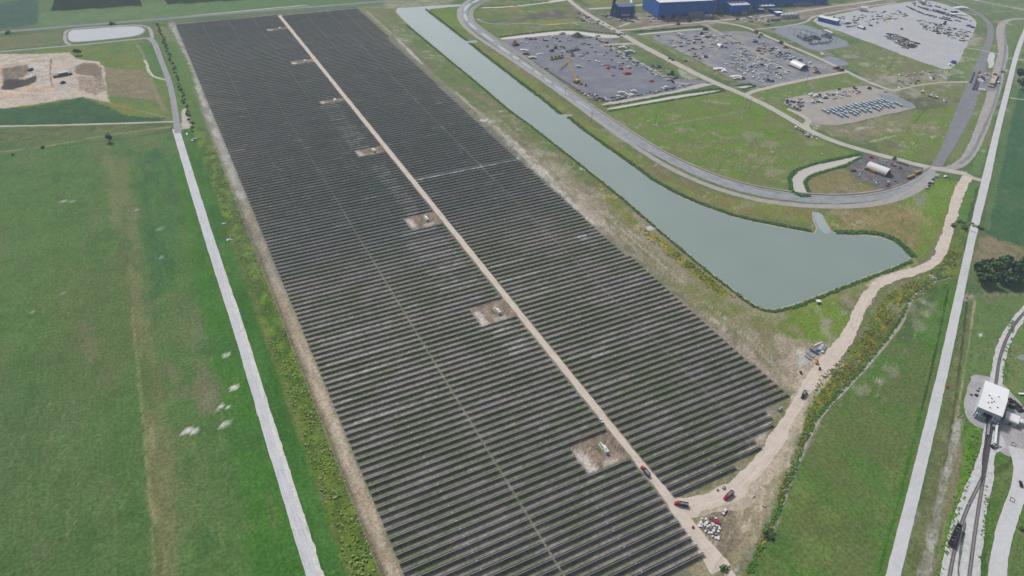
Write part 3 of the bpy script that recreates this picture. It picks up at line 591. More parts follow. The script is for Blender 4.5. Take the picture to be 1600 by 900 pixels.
PINK = earth('pink_dirt', (208, 193, 179), (190, 173, 159), (224, 213, 203), 10, 1.6, tracks=.6)
LIMEST = earth('limestone_gravel', (186, 180, 170), (170, 162, 152), (204, 200, 192), 12, 1.6, tracks=.5)
WHITEROAD = earth('pale_gravel_road', (196, 198, 206), (182, 183, 190), (220, 219, 219), 14, 1.4, tracks=.6)
CONC = earth('pale_pavement', (203, 203, 205), (194, 194, 197), (214, 214, 215), 20, 3, tracks=.35)
GREYR = earth('grey_gravel', (166, 162, 158), (146, 142, 140), (186, 182, 178), 9, 1.4, tracks=.6)
DARKR = earth('dark_ballast', (132, 132, 138), (108, 108, 114), (164, 162, 162), 10, 1.5, tracks=.5)
ASPH = earth('worn_asphalt', (132, 132, 138), (120, 120, 126), (148, 148, 152), 14, 2, tracks=.4)
BALL = earth('pale_ballast', (204, 204, 206), (184, 182, 182), (222, 222, 222), 4, 1.0)
YARD = earth('dark_yard_gravel', (122, 126, 139), (144, 143, 149), (104, 107, 120), 30, 3)
YARD2 = earth('grey_yard_gravel', (132, 134, 145), (166, 161, 156), (114, 116, 125), 26, 3)
YARD3 = earth('pale_yard_gravel', (182, 184, 192), (196, 192, 188), (152, 154, 162), 22, 4)
SUBG = earth('blue_grey_stone', (140, 146, 156), (132, 138, 148), (156, 160, 166), 20, 3)
YARD4 = earth('mixed_yard_gravel', (166, 162, 158), (184, 172, 158), (144, 144, 146), 12, 3)
CAN = [(614, 13), (637, 37), (665, 60), (695, 85), (717, 103), (750, 130), (775, 152), (800, 172), (829, 193), (850, 210), (877, 230), (905, 252), (940, 280), (975, 308), (1005, 335), (1040, 365), (1075, 394), (1112, 425), (1147, 452), (1178, 474), (1192, 481), (1208, 483), (1235, 476), (1300, 452), (1350, 432), (1400, 414), (1422, 404), (1419, 393), (1402, 381), (1370, 369), (1302, 367), (1290, 350), (1279, 331), (1268, 331), (1281, 366), (1250, 362), (1200, 352), (1175, 347), (1137, 337), (1087, 319), (1050, 302), (1017, 282), (990, 262), (962, 242), (932, 221), (910, 205), (884, 184), (896, 179), (880, 180), (875, 181), (850, 160), (820, 137), (787, 112), (755, 87), (731, 67.5), (747, 65.5), (744, 63.5), (726, 65), (704, 48), (682, 31), (661, 15), (700, 11), (722, 9), (722, 7), (700, 8), (664, 10), (640, 12)]
# grow the outline by a stone rim: the same polygon, a little wider, lies under the water
def grow(pts, d):
    P = poly_w(pts); n = len(P); out = []
    area = sum(P[i].x*P[(i+1) % n].y-P[(i+1) % n].x*P[i].y for i in range(n)); sgn = 1 if area > 0 else -1
    for i in range(n):
        a, b = P[i-1], P[(i+1) % n]; t = (b-a).normalized(); out.append((P[i].x+t.y*d*sgn, P[i].y-t.x*d*sgn))
    return out
def pond(name, pts, mat, rim=2.0, rag=.6, sm=1, bank=None):
    sheet('stone_bank', grow(pts, rim), .03, bank or STONE, rag=.7, sm=sm, world=True)
    return sheet(name, pts, .07, mat, rag=rag, sm=sm)
pond('canal_water', CAN, WAT, 2.3, .5)
pond('lagoon_water', [(106, 52), (112, 47), (130, 46), (180, 42), (212, 41), (222, 43), (226, 47), (222, 52), (212, 56), (190, 59), (150, 63), (115, 66), (108, 63)], WAT3, 2.6, .5, 1, DARKR)
sheet('shallow_inlet_water', [(1268, 332), (1280, 332), (1291, 350), (1300, 364), (1284, 366)], .09, water('shallow_water', (160, 172, 168)), .5)
pond('drainage_ditch_water', [(1238, 298), (1237, 278), (1245, 268), (1268, 259), (1310, 251), (1334, 245), (1347, 243), (1344, 249), (1320, 256), (1285, 266), (1262, 273), (1253, 283), (1257, 294), (1261, 303), (1248, 302)], WAT2, 1.2, .7)
pond('drainage_ditch_water', [(780, 60), (800, 57), (870, 49), (895, 48), (940, 54), (975, 56), (973, 58), (945, 60), (905, 54), (870, 54), (830, 58), (785, 62)], WAT2, 1.2, .9)
pond('drainage_ditch_water', [(749, 13), (800, 11), (860, 4), (890, 0), (870, 0), (820, 6), (790, 10), (756, 11)], WAT2, 1.2, .9)
pond('drainage_ditch_water', [(948, 170), (1000, 160), (1060, 149), (1122, 141), (1124, 143), (1070, 151), (1000, 163), (950, 171.5)], WAT2, .8, .6)
pond('drainage_ditch_water', [(995, 53), (1060, 47), (1095, 44), (1104, 46), (1060, 49), (1000, 55)], WAT2, .8, .8)
pond('drainage_ditch_water', [(1150, 136), (1170, 134), (1178, 135), (1160, 138)], WAT2, .8, .8)
sheet('puddle_water', [(1588, 558), (1596, 553), (1606, 556), (1604, 564), (1594, 563)], .07, WAT, .6)
# roads
ribbon('left_gravel_road', [(13.6, 60), (13.6, 290), (13, 400), (13.8, 541), (12.4, 600), (11.4, 760), (11.6, 900), (11.5, 985)], [9.8, 9.8, 9.6, 9.6, 9.4, 9.4, 9, 9], .10, WHITEROAD, .32, world=True)
ribbon('road_shoulder', [(17.0, 60), (17.0, 290), (16.3, 400), (16.8, 520), (15.6, 600)], 2.4, .13, earth('chalky_shoulder', (226, 224, 220), (208, 204, 198), (190, 186, 180), 6, 1.2), 1.1, world=True)
ribbon('grey_lane', [(278, 208), (276, 190), (270, 150), (262, 120), (250, 90), (243, 70), (236, 60), (222, 60), (150, 68), (100, 72), (0, 81), (-120, 92)], [9, 8.5, 8, 8, 8, 9, 9, 7, 7, 7, 7, 7], .14, earth('grey_lane_gravel', (150, 150, 156), (134, 134, 140), (176, 174, 174), 9, 1.3, tracks=.5), .5)
ribbon('lagoon_bank_track', [(238, 60), (236, 46), (226, 40), (200, 39), (110, 45), (101, 50), (101, 66), (110, 70)], 5.5, .12, GREYR, .8)
ribbon('farm_track', [(-150, 199), (0, 197.5), (120, 195), (220, 192), (266, 190), (276, 190)], 4.5, .12, LIMEST, .7)
ribbon('farm_track', [(226, 94), (230, 100), (232, 112), (240, 120), (262, 126)], 4.5, .12, LIMEST, .8)
sheet('gravel_turnout', [(284, 181), (291, 180), (299, 198), (286, 202)], .05, LIMEST, 1.0)
ribbon('highway', [(-120, 64), (0, 50), (100, 42), (200, 34), (300, 26), (400, 17), (500, 10), (600, 2), (680, -6)], 13, .12, ASPH, .4)
ribbon('highway_shoulder', [(240, 31), (300, 24.5), (400, 15), (480, 8)], 5, .09, LIMEST, .8)
ribbon('access_road', [(249.6, 150), (249.6, 400), (249.8, 700), (249.8, 1100), (249.6, 1450)], 6.0, .10, PINK, .5, world=True)
ribbon('access_road', [(249, 1450), (270, 1453), (340, 1452), (404, 1449)], 6, .08, LIMEST, .9, world=True)
ribbon('access_road', [(1128, 890), (1110, 868), (1085, 832), (1066, 806), (1050, 784), (1030, 760)], [16, 13, 11.5, 9.5, 8.5, 6.6], .12, PINK, 1.0)
sheet('bare_work_ground', [(1262, 596), (1268, 606), (1256, 640), (1244, 668), (1236, 690), (1226, 712), (1210, 740), (1192, 760), (1176, 774), (1180, 790), (1160, 800), (1140, 798), (1120, 802), (1098, 806), (1085, 800), (1100, 786), (1150, 764), (1180, 738), (1196, 712), (1208, 690), (1222, 660), (1238, 630), (1244, 606)], .06, earth('trampled_sand', (206, 192, 175), (180, 167, 146), (146, 136, 112), 5, 1.6), 2.6, 2.0)
sheet('road_junction', [(1035, 765), (1058, 778), (1090, 778), (1128, 768), (1160, 756), (1172, 762), (1160, 780), (1120, 792), (1098, 798), (1088, 812), (1070, 806), (1050, 790)], .14, PINK, 1.4)
ribbon('haul_road', [(1514, 276), (1502, 290), (1494, 316), (1484, 350), (1475, 380), (1467, 402), (1450, 417), (1420, 427), (1390, 434), (1366, 449), (1350, 470), (1338, 500), (1318, 535), (1300, 560), (1272, 590), (1250, 622), (1228, 660), (1212, 690), (1190, 722), (1160, 754), (1120, 778), (1080, 788)], [12, 12, 11, 10.5, 10.5, 10.5, 10.5, 10.5, 10.5, 10.5, 10.5, 10.5, 12, 14, 12, 9, 10, 11, 11, 11, 11, 10], .17, PINK, 1.5)
ribbon('county_road', [(1640, -60), (1606, 40), (1590, 76), (1572, 150), (1556, 212), (1540, 284), (1520, 364), (1501, 452), (1481, 546), (1460, 638), (1431, 757), (1395, 900), (1376, 980)], [8, 8, 8, 8, 8, 10, 7.8, 7.8, 8, 8, 8.2, 8.3, 8.3], .20, CONC, .25)
ribbon('road_link', [(1500, 268), (1520, 278), (1540, 284)], 9, .15, LIMEST, .8)
ribbon('farm_track', [(1560, 88), (1590, 93), (1640, 99)], 5, .12, LIMEST, .8); ribbon('farm_track', [(1578, 153), (1600, 156), (1640, 160)], 3.5, .12, LIMEST, .8)
ribbon('plant_road', [(880, -8), (905, 14), (935, 32), (962, 48), (1000, 70), (1050, 96), (1110, 127), (1170, 151), (1220, 177), (1262, 203), (1300, 220), (1340, 233), (1400, 249), (1440, 259), (1475, 266), (1512, 272)], [11, 11, 12, 14, 15, 15, 14.5, 13, 13, 12, 12, 12, 12, 12, 12, 12], .22, LIMEST, .7)
ribbon('plant_road', [(1165, 148), (1182, 141), (1240, 128), (1290, 118), (1323, 112)], 9, .16, LIMEST, .8)
ribbon('plant_road', [(1262, 202), (1258, 194), (1266, 190), (1250, 178), (1230, 170)], 9, .15, LIMEST, 1.2)
ribbon('plant_road', [(1100, 32), (1150, 38), (1175, 46), (1200, 58), (1260, 82), (1320, 110), (1360, 130), (1395, 142)], [8, 8, 9, 9, 9, 9, 8, 6], .17, LIMEST, .8)
ribbon('plant_road', [(965, 48), (1000, 45), (1040, 39), (1080, 36), (1110, 33), (1180, 27), (1245, 19), (1300, 10), (1345, 5), (1420, -8)], 7, .13, LIMEST, .9)
ribbon('plant_road', [(1100, 38), (1125, 52), (1150, 66), (1200, 92), (1240, 118)], [8, 9, 9, 8, 5], .15, earth('trodden_dirt', (172, 162, 152), (154, 146, 140), (186, 178, 168), 9, 2), 1.6)
ribbon('plant_road', [(1180, 46), (1220, 42), (1262, 35), (1268, 26), (1300, 20), (1340, 12), (1400, 4)], 5, .12, LIMEST, 1.0)
ribbon('plant_road', [(920, 14), (960, 12), (1000, 8), (1020, 5)], 10, .12, LIMEST, 1.5); ribbon('plant_road', [(968, 42), (985, 35), (1000, 28)], 6, .12, LIMEST, 1.5)
ribbon('plant_road', [(940, 72), (960, 69), (995, 68), (1010, 74)], 9, .15, LIMEST, 1.6); ribbon('plant_road', [(955, 72), (965, 80), (990, 92), (1020, 112), (1050, 128), (1080, 132)], 6, .14, earth('trodden_dirt', (172, 162, 152), (154, 146, 140), (186, 178, 168), 9, 2), 1.8)
ribbon('plant_road', [(1395, 142), (1440, 132), (1480, 128), (1520, 128)], 5, .12, LIMEST, 1.4); ribbon('plant_road', [(1440, 60), (1480, 70), (1530, 78), (1566, 86)], 4.5, .28, LIMEST, .8)
# the curved road beside the canal: outer gravel road, wet ditch, inner track bed
OUT = [(745, -6), (724, 6), (716, 18), (720, 35), (740, 54), (775, 77), (810, 100), (840, 120), (875, 145), (912, 172), (950, 200), (985, 224), (1040, 260), (1100, 288), (1150, 304), (1200, 316), (1280, 323.5), (1350, 322), (1400, 312), (1440, 292), (1462, 270)]
MID = [(765, -6), (737, 4), (727, 12), (725, 25), (736, 40), (760, 57), (785, 76), (812, 95), (840, 114), (875, 140), (912, 165), (950, 191), (990, 218), (1050, 252), (1110, 279), (1160, 295), (1210, 306), (1290, 314), (1360, 311), (1405, 300), (1440, 282), (1460, 264)]
INN = [(785, -6), (752, 3), (737, 14), (735, 25), (741, 37), (770, 58), (800, 77), (840, 104), (875, 131), (912, 157), (950, 183), (995, 212), (1030, 234), (1080, 259), (1140, 282), (1200, 296), (1280, 306), (1350, 304), (1400, 293), (1432, 277), (1455, 260)]
ribbon('ditch_bed', MID, [13, 13, 14, 15, 15, 15, 15, 15, 15, 15, 15, 15, 15, 15, 16, 17, 17, 16, 12, 9, 8, 8], .05, earth('wet_ditch_stone', (156, 160, 166), (134, 138, 146), (176, 182, 184), 9, 2), 1.0)
ribbon('canal_gravel_road', OUT, [8, 8, 9, 9, 8.5, 8, 8, 8, 8, 8, 8, 8, 8.5, 9, 9, 9.5, 9.5, 10, 11, 12, 12], .09, GREYR, .6)
ribbon('canal_gravel_road', INN, [8, 8, 8.5, 8.5, 8, 8, 8, 7.5, 7.5, 7.5, 7.5, 7.5, 7.5, 7.5, 7.5, 7.5, 7.5, 7.5, 8, 9, 9], .11, GREYR, .5)
MW = smooth(poly_w(MID), False, 2); MW = resample(MW, 4, False); rg = random.Random(2); k = 3
while k < len(MW)*.52:                     # strings of shallow pools along the wet ditch
    n_ = rg.randint(6, 14); seg_ = MW[k:k+n_]; k += n_+rg.choice((1, 1, 2, 4))
    if len(seg_) < 4: break
    A_, B_ = [], []
    for i_, p_ in enumerate(seg_):
        t_ = (seg_[min(i_+1, len(seg_)-1)]-seg_[max(i_-1, 0)]).normalized(); w_ = (3.2+rg.uniform(-.8, .8))*math.sin(math.pi*(i_+.6)/(len(seg_)+.2))**.45; n2 = Vector((-t_.y, t_.x, 0))
        A_.append(p_+n2*w_); B_.append(p_-n2*w_)
    sheet('ditch_pool', A_+B_[::-1], .16, WATB, .6, world=True)
ribbon('yard_edge_bank', [(785, 66), (820, 90), (860, 113), (895, 136), (930, 158)], 5, .10, earth('dark_bank', (88, 88, 96), (110, 108, 108), (74, 74, 80), 8, 2), 1.0)
# corridor of haul roads on the right
ribbon('paved_haul_road', [(1450, -10), (1500, 6), (1530, 22), (1546, 36), (1549, 50), (1543, 72), (1532, 105), (1524, 130), (1510, 165), (1498, 195), (1480, 232), (1462, 262)], [11, 11, 11, 12, 12, 12, 17, 23, 23, 21, 14, 12], .14, ASPH, .5)
ribbon('gravel_haul_road', [(1660, 29), (1600, 29), (1572, 31), (1562, 42), (1564, 60), (1569, 80), (1562, 105), (1556, 130), (1548, 160), (1536, 195), (1524, 225), (1510, 250), (1492, 262), (1470, 264), (1455, 264)], [9, 9, 12, 14, 17, 18, 17, 20, 17, 16, 15, 14, 12, 9, 9], .18, GREYR, .9)
ribbon('track_bed', [(1570, 45), (1572, 80), (1562, 120), (1558, 150), (1545, 185), (1533, 210), (1520, 240), (1500, 256)], 4, .24, DARKR, .8)
sheet('gravel_patch', [(1545, 80), (1556, 84), (1552, 105), (1543, 108)], .20, BALL, 2)
sheet('worksite_ground', [(1531, 113), (1560, 114), (1566, 125), (1558, 142), (1535, 143), (1527, 132)], .30, DARKR, 1.5)
# yards
sheet('equipment_yard', [(780, 64), (800, 60), (850, 57), (900, 53), (950, 61), (972, 66), (950, 74), (975, 82), (1010, 102), (1050, 122), (1085, 125), (1108, 127), (1100, 131), (1060, 142), (1000, 153), (936, 162), (905, 140), (860, 112), (820, 88)], .09, YARD, 1.5)
sheet('yard_rim', [(936, 162), (1000, 152), (1060, 141), (1095, 130), (1118, 131), (1105, 135), (1060, 144), (1000, 156), (944, 165)], .11, LIMEST, 1.5)
sheet('material_yard', [(1006, 55), (1060, 50), (1100, 47), (1125, 50), (1145, 48), (1175, 50), (1210, 66), (1255, 86), (1312, 108), (1305, 113), (1240, 127), (1190, 136), (1150, 127), (1120, 110), (1070, 84)], .11, YARD2, 1.8)
sheet('parking_yard', [(1268, 30), (1300, 24), (1350, 14), (1400, 5), (1448, 0), (1475, 6), (1500, 16), (1527, 31), (1522, 50), (1510, 72), (1500, 92), (1494, 102), (1480, 110), (1462, 104), (1420, 90), (1380, 74), (1340, 60), (1305, 46), (1280, 40)], .10, YARD3, 2)
sheet('substation_yard', [(1202, 46), (1240, 39), (1258, 38), (1290, 50), (1335, 70), (1300, 77), (1272, 81), (1235, 62)], .12, SUBG, .6)
sheet('lay_down_patch', [(1284, 90), (1300, 87), (1330, 100), (1320, 103), (1300, 104), (1285, 95)], .12, SUBG, 1.5)
sheet('container_yard', [(1217, 157), (1260, 147), (1350, 133), (1366, 136), (1400, 150), (1434, 166), (1420, 172), (1380, 180), (1320, 195), (1290, 196), (1262, 190), (1256, 182), (1245, 172)], .12, YARD4, 1.5)
sheet('container_yard_stone', [(1366, 146), (1400, 150), (1435, 166), (1415, 170), (1390, 160)], .14, SUBG, 1.0)
sheet('workshop_yard', [(1323, 262), (1345, 243), (1360, 242), (1400, 252), (1444, 263), (1438, 272), (1420, 282), (1395, 291), (1383, 296), (1370, 292), (1335, 276)], .12, earth('black_yard_gravel', (104, 102, 108), (134, 130, 130), (86, 84, 90), 12, 2.5), 1.3)
# rail yard, lower right
sheet('unloading_yard', [(1512, 590), (1530, 585), (1560, 592), (1610, 645), (1640, 700), (1600, 740), (1585, 715), (1566, 710), (1556, 696), (1540, 672), (1520, 664), (1506, 645)], .07, earth('unloading_gravel', (176, 174, 176), (160, 156, 158), (196, 194, 196), 10, 1.6), 1.2)
ribbon('gravel_drive', [(1590, 700), (1600, 730), (1592, 770), (1575, 810), (1562, 860), (1556, 930)], [14, 13, 10.5, 10.5, 10.5, 10.5], .12, CONC, .5)
ribbon('ballast_bed', [(1620, 470), (1596, 492), (1576, 520), (1562, 556), (1557, 590), (1552, 640), (1546, 690), (1538, 740), (1528, 800), (1520, 860), (1508, 960)], [9, 9, 9, 9, 9, 9, 10, 11, 11, 11, 11], .15, BALL, .9)
ribbon('ballast_bed', [(1543, 700), (1532, 740), (1512, 790), (1500, 830), (1488, 880), (1478, 940)], [8, 10, 12, 12, 12, 12], .12, BALL, .9)
sheet('ballast_patch', [(1545, 668), (1560, 672), (1572, 690), (1566, 706), (1545, 710), (1534, 720)], .11, BALL, .8)
sheet('ballast_patch', [(1534, 735), (1521, 770), (1505, 795), (1494, 825), (1486, 860), (1474, 930), (1514, 930), (1522, 850), (1529, 800), (1539, 745)], .10, BALL, .8)
sheet('dark_ballast_strip', [(1508, 812), (1511, 822), (1505, 850), (1500, 880), (1498, 930), (1494, 930), (1497, 870), (1503, 835)], .13, earth('dark_green_ballast', (96, 108, 92), (140, 144, 134), (74, 88, 74), 3, 1), .4)  # dark greenish strip laid over the pale ballast
ribbon('stained_rail_bed', [(1550, 650), (1546, 672), (1541, 704), (1537, 735), (1533, 760)], [7, 5, 4, 3, 1.5], .20, earth('coal_stain', (70, 66, 70), (92, 88, 90), (56, 54, 58), 4, 1), .6)
ribbon('stream_bed', [(1484, 433), (1462, 440), (1444, 448), (1428, 460), (1417, 480), (1408, 508), (1390, 530), (1368, 556), (1340, 588), (1316, 612), (1294, 634), (1276, 660), (1260, 690), (1244, 726), (1228, 770), (1214, 806), (1204, 830), (1194, 850)], [2, 3, 3.5, 3.2, 3.5, 3.2, 3, 3, 3.2, 3.4, 3, 3, 3.2, 3, 3, 2.6, 1.6, 1.5], .08, STONE, .8)
sheet('washed_gravel', [(1451, 428), (1456, 427), (1464, 434), (1460, 435), (1454, 434)], .09, STONE, .6)
# ================================================================ THE SOLAR FIELD
PITCH_ROW, ROW0, TILT, AX, CH = 6.55, 198.2, R_(42), 1.55, 2.35
def solar_mat():
    m, t, b = nodes('solar_glass'); L = t.links.new
    g = t.nodes.new('ShaderNodeNewGeometry'); x = t.nodes.new('ShaderNodeMix'); x.data_type = 'RGBA'
    L(g.outputs['Random Per Island'], x.inputs[0]); x.inputs[6].default_value = (.010, .013, .022, 1); x.inputs[7].default_value = (.022, .024, .034, 1)
    L(x.outputs[2], b.inputs['Base Color']); b.inputs['Roughness'].default_value = .18; b.inputs['Specular IOR Level'].default_value = .5
    return m
M_SOL = solar_mat(); M_BACK = plain('module_backsheet', (44, 48, 60), .6, var=.1, scale=2); M_FR = plain('aluminium_frame', (188, 190, 194), .45, .2, var=.05)
M_GLINT = plain('edge_glint', (190, 191, 196), .5, var=.03)  # pale colour stands in for the glint along the panels' high edge
M_STEEL = plain('galvanised_steel', (150, 152, 154), .5, .3, var=.1); M_WHT = plain('white_cabinet', (226, 228, 228), .45, var=.04)
ct, st = math.cos(TILT), math.sin(TILT)
# the module plane slopes down and away: high edge on the near side (-Y)
def panel_slab(mb, x0, x1, half=CH/2, th=.06):
    def P(x, s, n): return (x, s*ct + n*st, AX - s*st + n*ct)     # s along the slope away, n outward
    v = [P(x0, -half, 0), P(x1, -half, 0), P(x1, half, 0), P(x0, half, 0), P(x0, -half, th), P(x1, -half, th), P(x1, half, th), P(x0, half, th)]
    mb.add(v[:4], [(3, 2, 1, 0)], 1)                              # back
    mb.add(v[4:], [(0, 1, 2, 3)], 0)                              # glass
    mb.add(v, [(0, 1, 5, 4), (1, 2, 6, 5), (2, 3, 7, 6), (3, 0, 4, 7)], 2)
def tracker_meshes(x0, x1, xm):
    """panels from x0 to x1 (metres from the thing's own base), drive at xm"""
    a = MB(); x = x0
    while x < x1-.9:
        if xm is None or not (xm-.4 < x+.57 < xm+.4): panel_slab(a, x+.01, x+1.125)
        x += 1.145
    tb = MB(); tb.tube((x0-.3, 0, AX-.12), (x1+.2, 0, AX-.12), .08, 6)
    po = MB(); n = max(2, int((x1-x0)/7.6))
    for k in range(n+1):
        px = x0+.6+(x1-x0-1.2)*k/n; po.box(px-.05, px+.05, -.08, .08, 0, AX-.14)
    # the high edge gets a pale strip with its bright glint put in as colour
    dr = MB()
    if xm is not None: dr.box(xm-.32, xm+.32, -.42, .12, AX-.55, AX+.25); dr.box(xm-.2, xm+.2, -.5, .3, AX+.25, AX+.42)
    hy, hz = -CH/2*ct, AX+CH/2*st                                     # pale strip added to give the high edge its glint line
    a.box(x0, x1, hy-.15, hy+.02, hz-.04, hz+.11, 3)
    mats = [M_SOL, M_BACK, M_FR, M_GLINT]
    return (a.mesh('solar_panels', mats), tb.mesh('torque_tube', M_STEEL), po.mesh('support_posts', M_STEEL),
            dr.mesh('drive_motor', M_WHT) if xm is not None else None)
TM = {}
def add_tracker(x0, x1, y, lab, xm=None):
    w_ = round(x1-x0, 1); xo = None if xm is None else round(xm-x0, 1)
    key = (w_, xo)
    if key not in TM: TM[key] = tracker_meshes(0, w_, xo)
    a, tb, po, dr = TM[key]
    e = empty('solar_tracker', x0, y); tag(e, lab, 'solar tracker', 'solar tracker rows of the field')
    for me, nm, kd in ((a, 'solar_panels', 'stuff'), (tb, 'torque_tube', None), (po, 'support_posts', 'stuff'), (dr, 'drive_motor', None)):
        if me is None: continue
        o = bpy.data.objects.new(nm, me); COL.objects.link(o); o.parent = e
        if kd: o['kind'] = kd
        if nm == 'solar_panels':
            d = TR.gauss(0, .9); o.rotation_euler = (R_(d), 0, 0); o.location = (0, math.sin(R_(d))*AX, AX*(1-math.cos(R_(d))))
TR = random.Random(5)
PADY = [275.1, 456, 636, 820.5, 1001, 1181, 1369]
PH = [13.5, 13.5, 13, 10, 7, 7, 7]
rows = []                                             # (y, x0, x1, xm, bay)
for r in range(-5, 192):
    y = ROW0 + r*PITCH_ROW
    if y < 166: continue
    nearpad = any(py-PH[k_] < y < py+PH[k_]-.5 for k_, py in enumerate(PADY))
    if y < 1455: rows.append((y, 63.4, 153.6, 108.0, 'far left'))
    else: continue
    xe = 245.2 if y > 215 else 244.4
    if nearpad: rows.append((y, 154.2, 210, None, 'pad'))
    else: rows.append((y, 154.2, xe, 199.0, 'left of road'))
    if y < 212: continue
    if y < 219: rows.append((y, 253.4, 311, 297.0, 'right of road'))
    else:
        rows.append((y, 253.4, 341.5, 297.0, 'right of road'))
        if y > 236.5:
            x1 = 366 if y < 240 else 371.5 if y < 256 else 402.4 if y < 300 else 399.5 if y < 480 else 395.5 if y < 700 else 393.5 if y < 1000 else 395 if y < 1250 else 402
            rows.append((y, 342.2, x1, 371.8 if x1 > 380 else None, 'far right'))
rows.sort(key=lambda q: q[0])
ORDN = ['first', 'second', 'third', 'fourth', 'fifth', 'sixth', 'seventh', 'eighth', 'ninth', 'tenth', 'eleventh', 'twelfth', 'thirteenth', 'fourteenth', 'fifteenth', 'sixteenth', 'seventeenth', 'eighteenth', 'nineteenth', 'twentieth', 'twenty-first', 'twenty-second', 'twenty-third', 'twenty-fourth', 'twenty-fifth', 'twenty-sixth', 'twenty-seventh', 'twenty-eighth', 'twenty-ninth', 'thirtieth'] + ['thirty-'+t_ for t_ in ('first', 'second', 'third', 'fourth', 'fifth', 'sixth', 'seventh', 'eighth', 'ninth')]
BAY = {'far left': 'tracker row on the left dirt strip', 'left of road': 'tracker row left of the access road', 'pad': 'short tracker row stopping at the pad',
       'right of road': 'tracker row right of the access road', 'far right': 'half-length tracker row at the right edge'}
cnt = {}
zk = lambda y: 0 if y < 275.1 else 1 if y < 456 else 2
lists = {}
for q in rows[:300]: lists.setdefault((q[4], zk(q[0])), []).append(q[0])
for i, (y, x0, x1, xm, bay) in enumerate(rows[:300]):
    L_ = lists[(bay, zk(y))]
    if zk(y) == 0: n_ = len(L_)-1-L_.index(y); lab = '%s, %s in front of the nearest pad' % (BAY[bay], ORDN[n_])
    else: n_ = L_.index(y); lab = '%s, %s beyond the centre of the %s pad' % (BAY[bay], ORDN[n_], 'nearest' if zk(y) == 1 else 'second')
    add_tracker(x0, x1, y, lab, xm)
a = MB(); tb = MB()
for (y, x0, x1, xm, bay) in rows[300:]:
    d = TR.gauss(0, 1.0); o0 = len(a.v); x = x0
    while x < x1-1:
        e = min(x+4.6, x1); panel_slab(a, x, e-.03); x = e
    a.box(x0, x1, -CH/2*ct-.09, -CH/2*ct+.02, AX+CH/2*st-.02, AX+CH/2*st+.07, 5)  # thinner pale strip, edge glint as colour
    rot = Matrix.Translation((0, y, AX)) @ Matrix.Rotation(R_(d), 4, 'X') @ Matrix.Translation((0, 0, -AX))
    for k in range(o0, len(a.v)): a.v[k] = tuple(rot @ Vector(a.v[k]))
    tb.box(x0, x1, y-.07, y+.07, AX-.2, AX-.06, 3)
    if xm: tb.box(xm-.32, xm+.32, y-.42, y+.12, AX-.55, AX+.4, 4)
o0 = len(a.v); a.v += tb.v; a.f += [tuple(i+o0 for i in f) for f in tb.f]; a.m += tb.m
tag(a.build('solar_tracker_rows', [M_SOL, M_BACK, M_FR, M_STEEL, M_WHT, M_GLINT]), 'hundreds of dark solar tracker rows filling the distant part of the field', kind='stuff')
# the neighbouring array beyond the highway, top left corner of the view
def span(poly, y):
    W = [(p.x, p.y) for p in poly_w(poly)]; xs = []
    for i in range(len(W)):
        (ax, ay), (bx, by) = W[i-1], W[i]
        if (ay > y) != (by > y): xs.append(ax+(y-ay)*(bx-ax)/(by-ay))
    return sorted(xs)
a = MB()
for poly in ([(80, 18), (110, 16.5), (222, 9.5), (217, -8), (150, -6), (86, -3)], [(262, 8), (330, 3.5), (420, -2), (330, -16), (250, -12)]):
    y = 1500
    while y < 2100:
        xs = span(poly, y)
        if len(xs) >= 2:
            x = xs[0]
            while x < xs[1]-2:
                e = min(x+9, xs[1]); o0 = len(a.v); panel_slab(a, x, e-.05)
                for k in range(o0, len(a.v)): v = a.v[k]; a.v[k] = (v[0], v[1]+y, v[2])
                x = e
        y += PITCH_ROW
tag(a.build('neighbouring_solar_rows', [M_SOL, M_BACK, M_FR]), 'rows of the neighbouring solar array beyond the highway at the top left', kind='stuff')
# inverter stations on the seven bare pads
def concrete(x, y, w_, l_): pass
M_GRN = plain('pale_green_paint', (196, 214, 204), .5, var=.06); M_CON = plain('concrete', (190, 186, 180), .9, var=.08, scale=.8); M_DK = plain('dark_steel', (62, 64, 68), .6, .2)
M_GREYP = plain('grey_paint', (150, 154, 158), .5)
def station():
    e = empty('inverter_station', 0, 0)
    b = MB(); b.box(-1.7, 1.7, -5.2, 6.8, 0, .25); b.build('concrete_slab', M_CON, e)
    b = MB(); b.box(-.9, 1.25, -4.4, 1.8, .45, 3.0); b.box(-1.0, 1.35, -4.5, 1.9, 3.0, 3.12)
    for k in range(5): b.box(-.96, -.9, -4.1+k*1.2, -3.2+k*1.2, .7, 2.7, 0)
    b.build('inverter_cabinet', M_WHT, e)
    b = MB(); b.box(-1.45, -.9, -4.2, .4, .4, 1.9); b.build('switchgear', M_GRN, e)
    b = MB(); b.box(-.8, 1.1, 2.3, 4.2, .3, 2.1); b.box(-1.0, -.8, 2.5, 4.0, .6, 1.8); b.box(1.1, 1.35, 2.5, 4.0, .6, 1.8); b.build('transformer', M_GRN, e)
    b = MB(); b.box(-.5, .9, 5.2, 6.3, .25, 1.7); b.build('control_box', M_WHT, e)
    b = MB(); b.box(-.2, .6, -2.8, -1.2, 3.12, 3.5); b.build('roof_vent', M_GREYP, e)
    return e
st0 = station()
ords = ['nearest', 'second nearest', 'third nearest', 'fourth nearest', 'fifth nearest', 'second farthest', 'farthest']
for i, py in enumerate(PADY):
    o = st0 if i == 0 else copy_tree(st0)
    o.location = (232 if i else 232.5, py-2.0, 0); o.rotation_euler = (0, 0, R_(4 if i % 2 else -3))
    tag(o, 'white inverter station on a bare pad, %s along the access road' % ords[i], 'inverter station', 'inverter stations beside the access road')
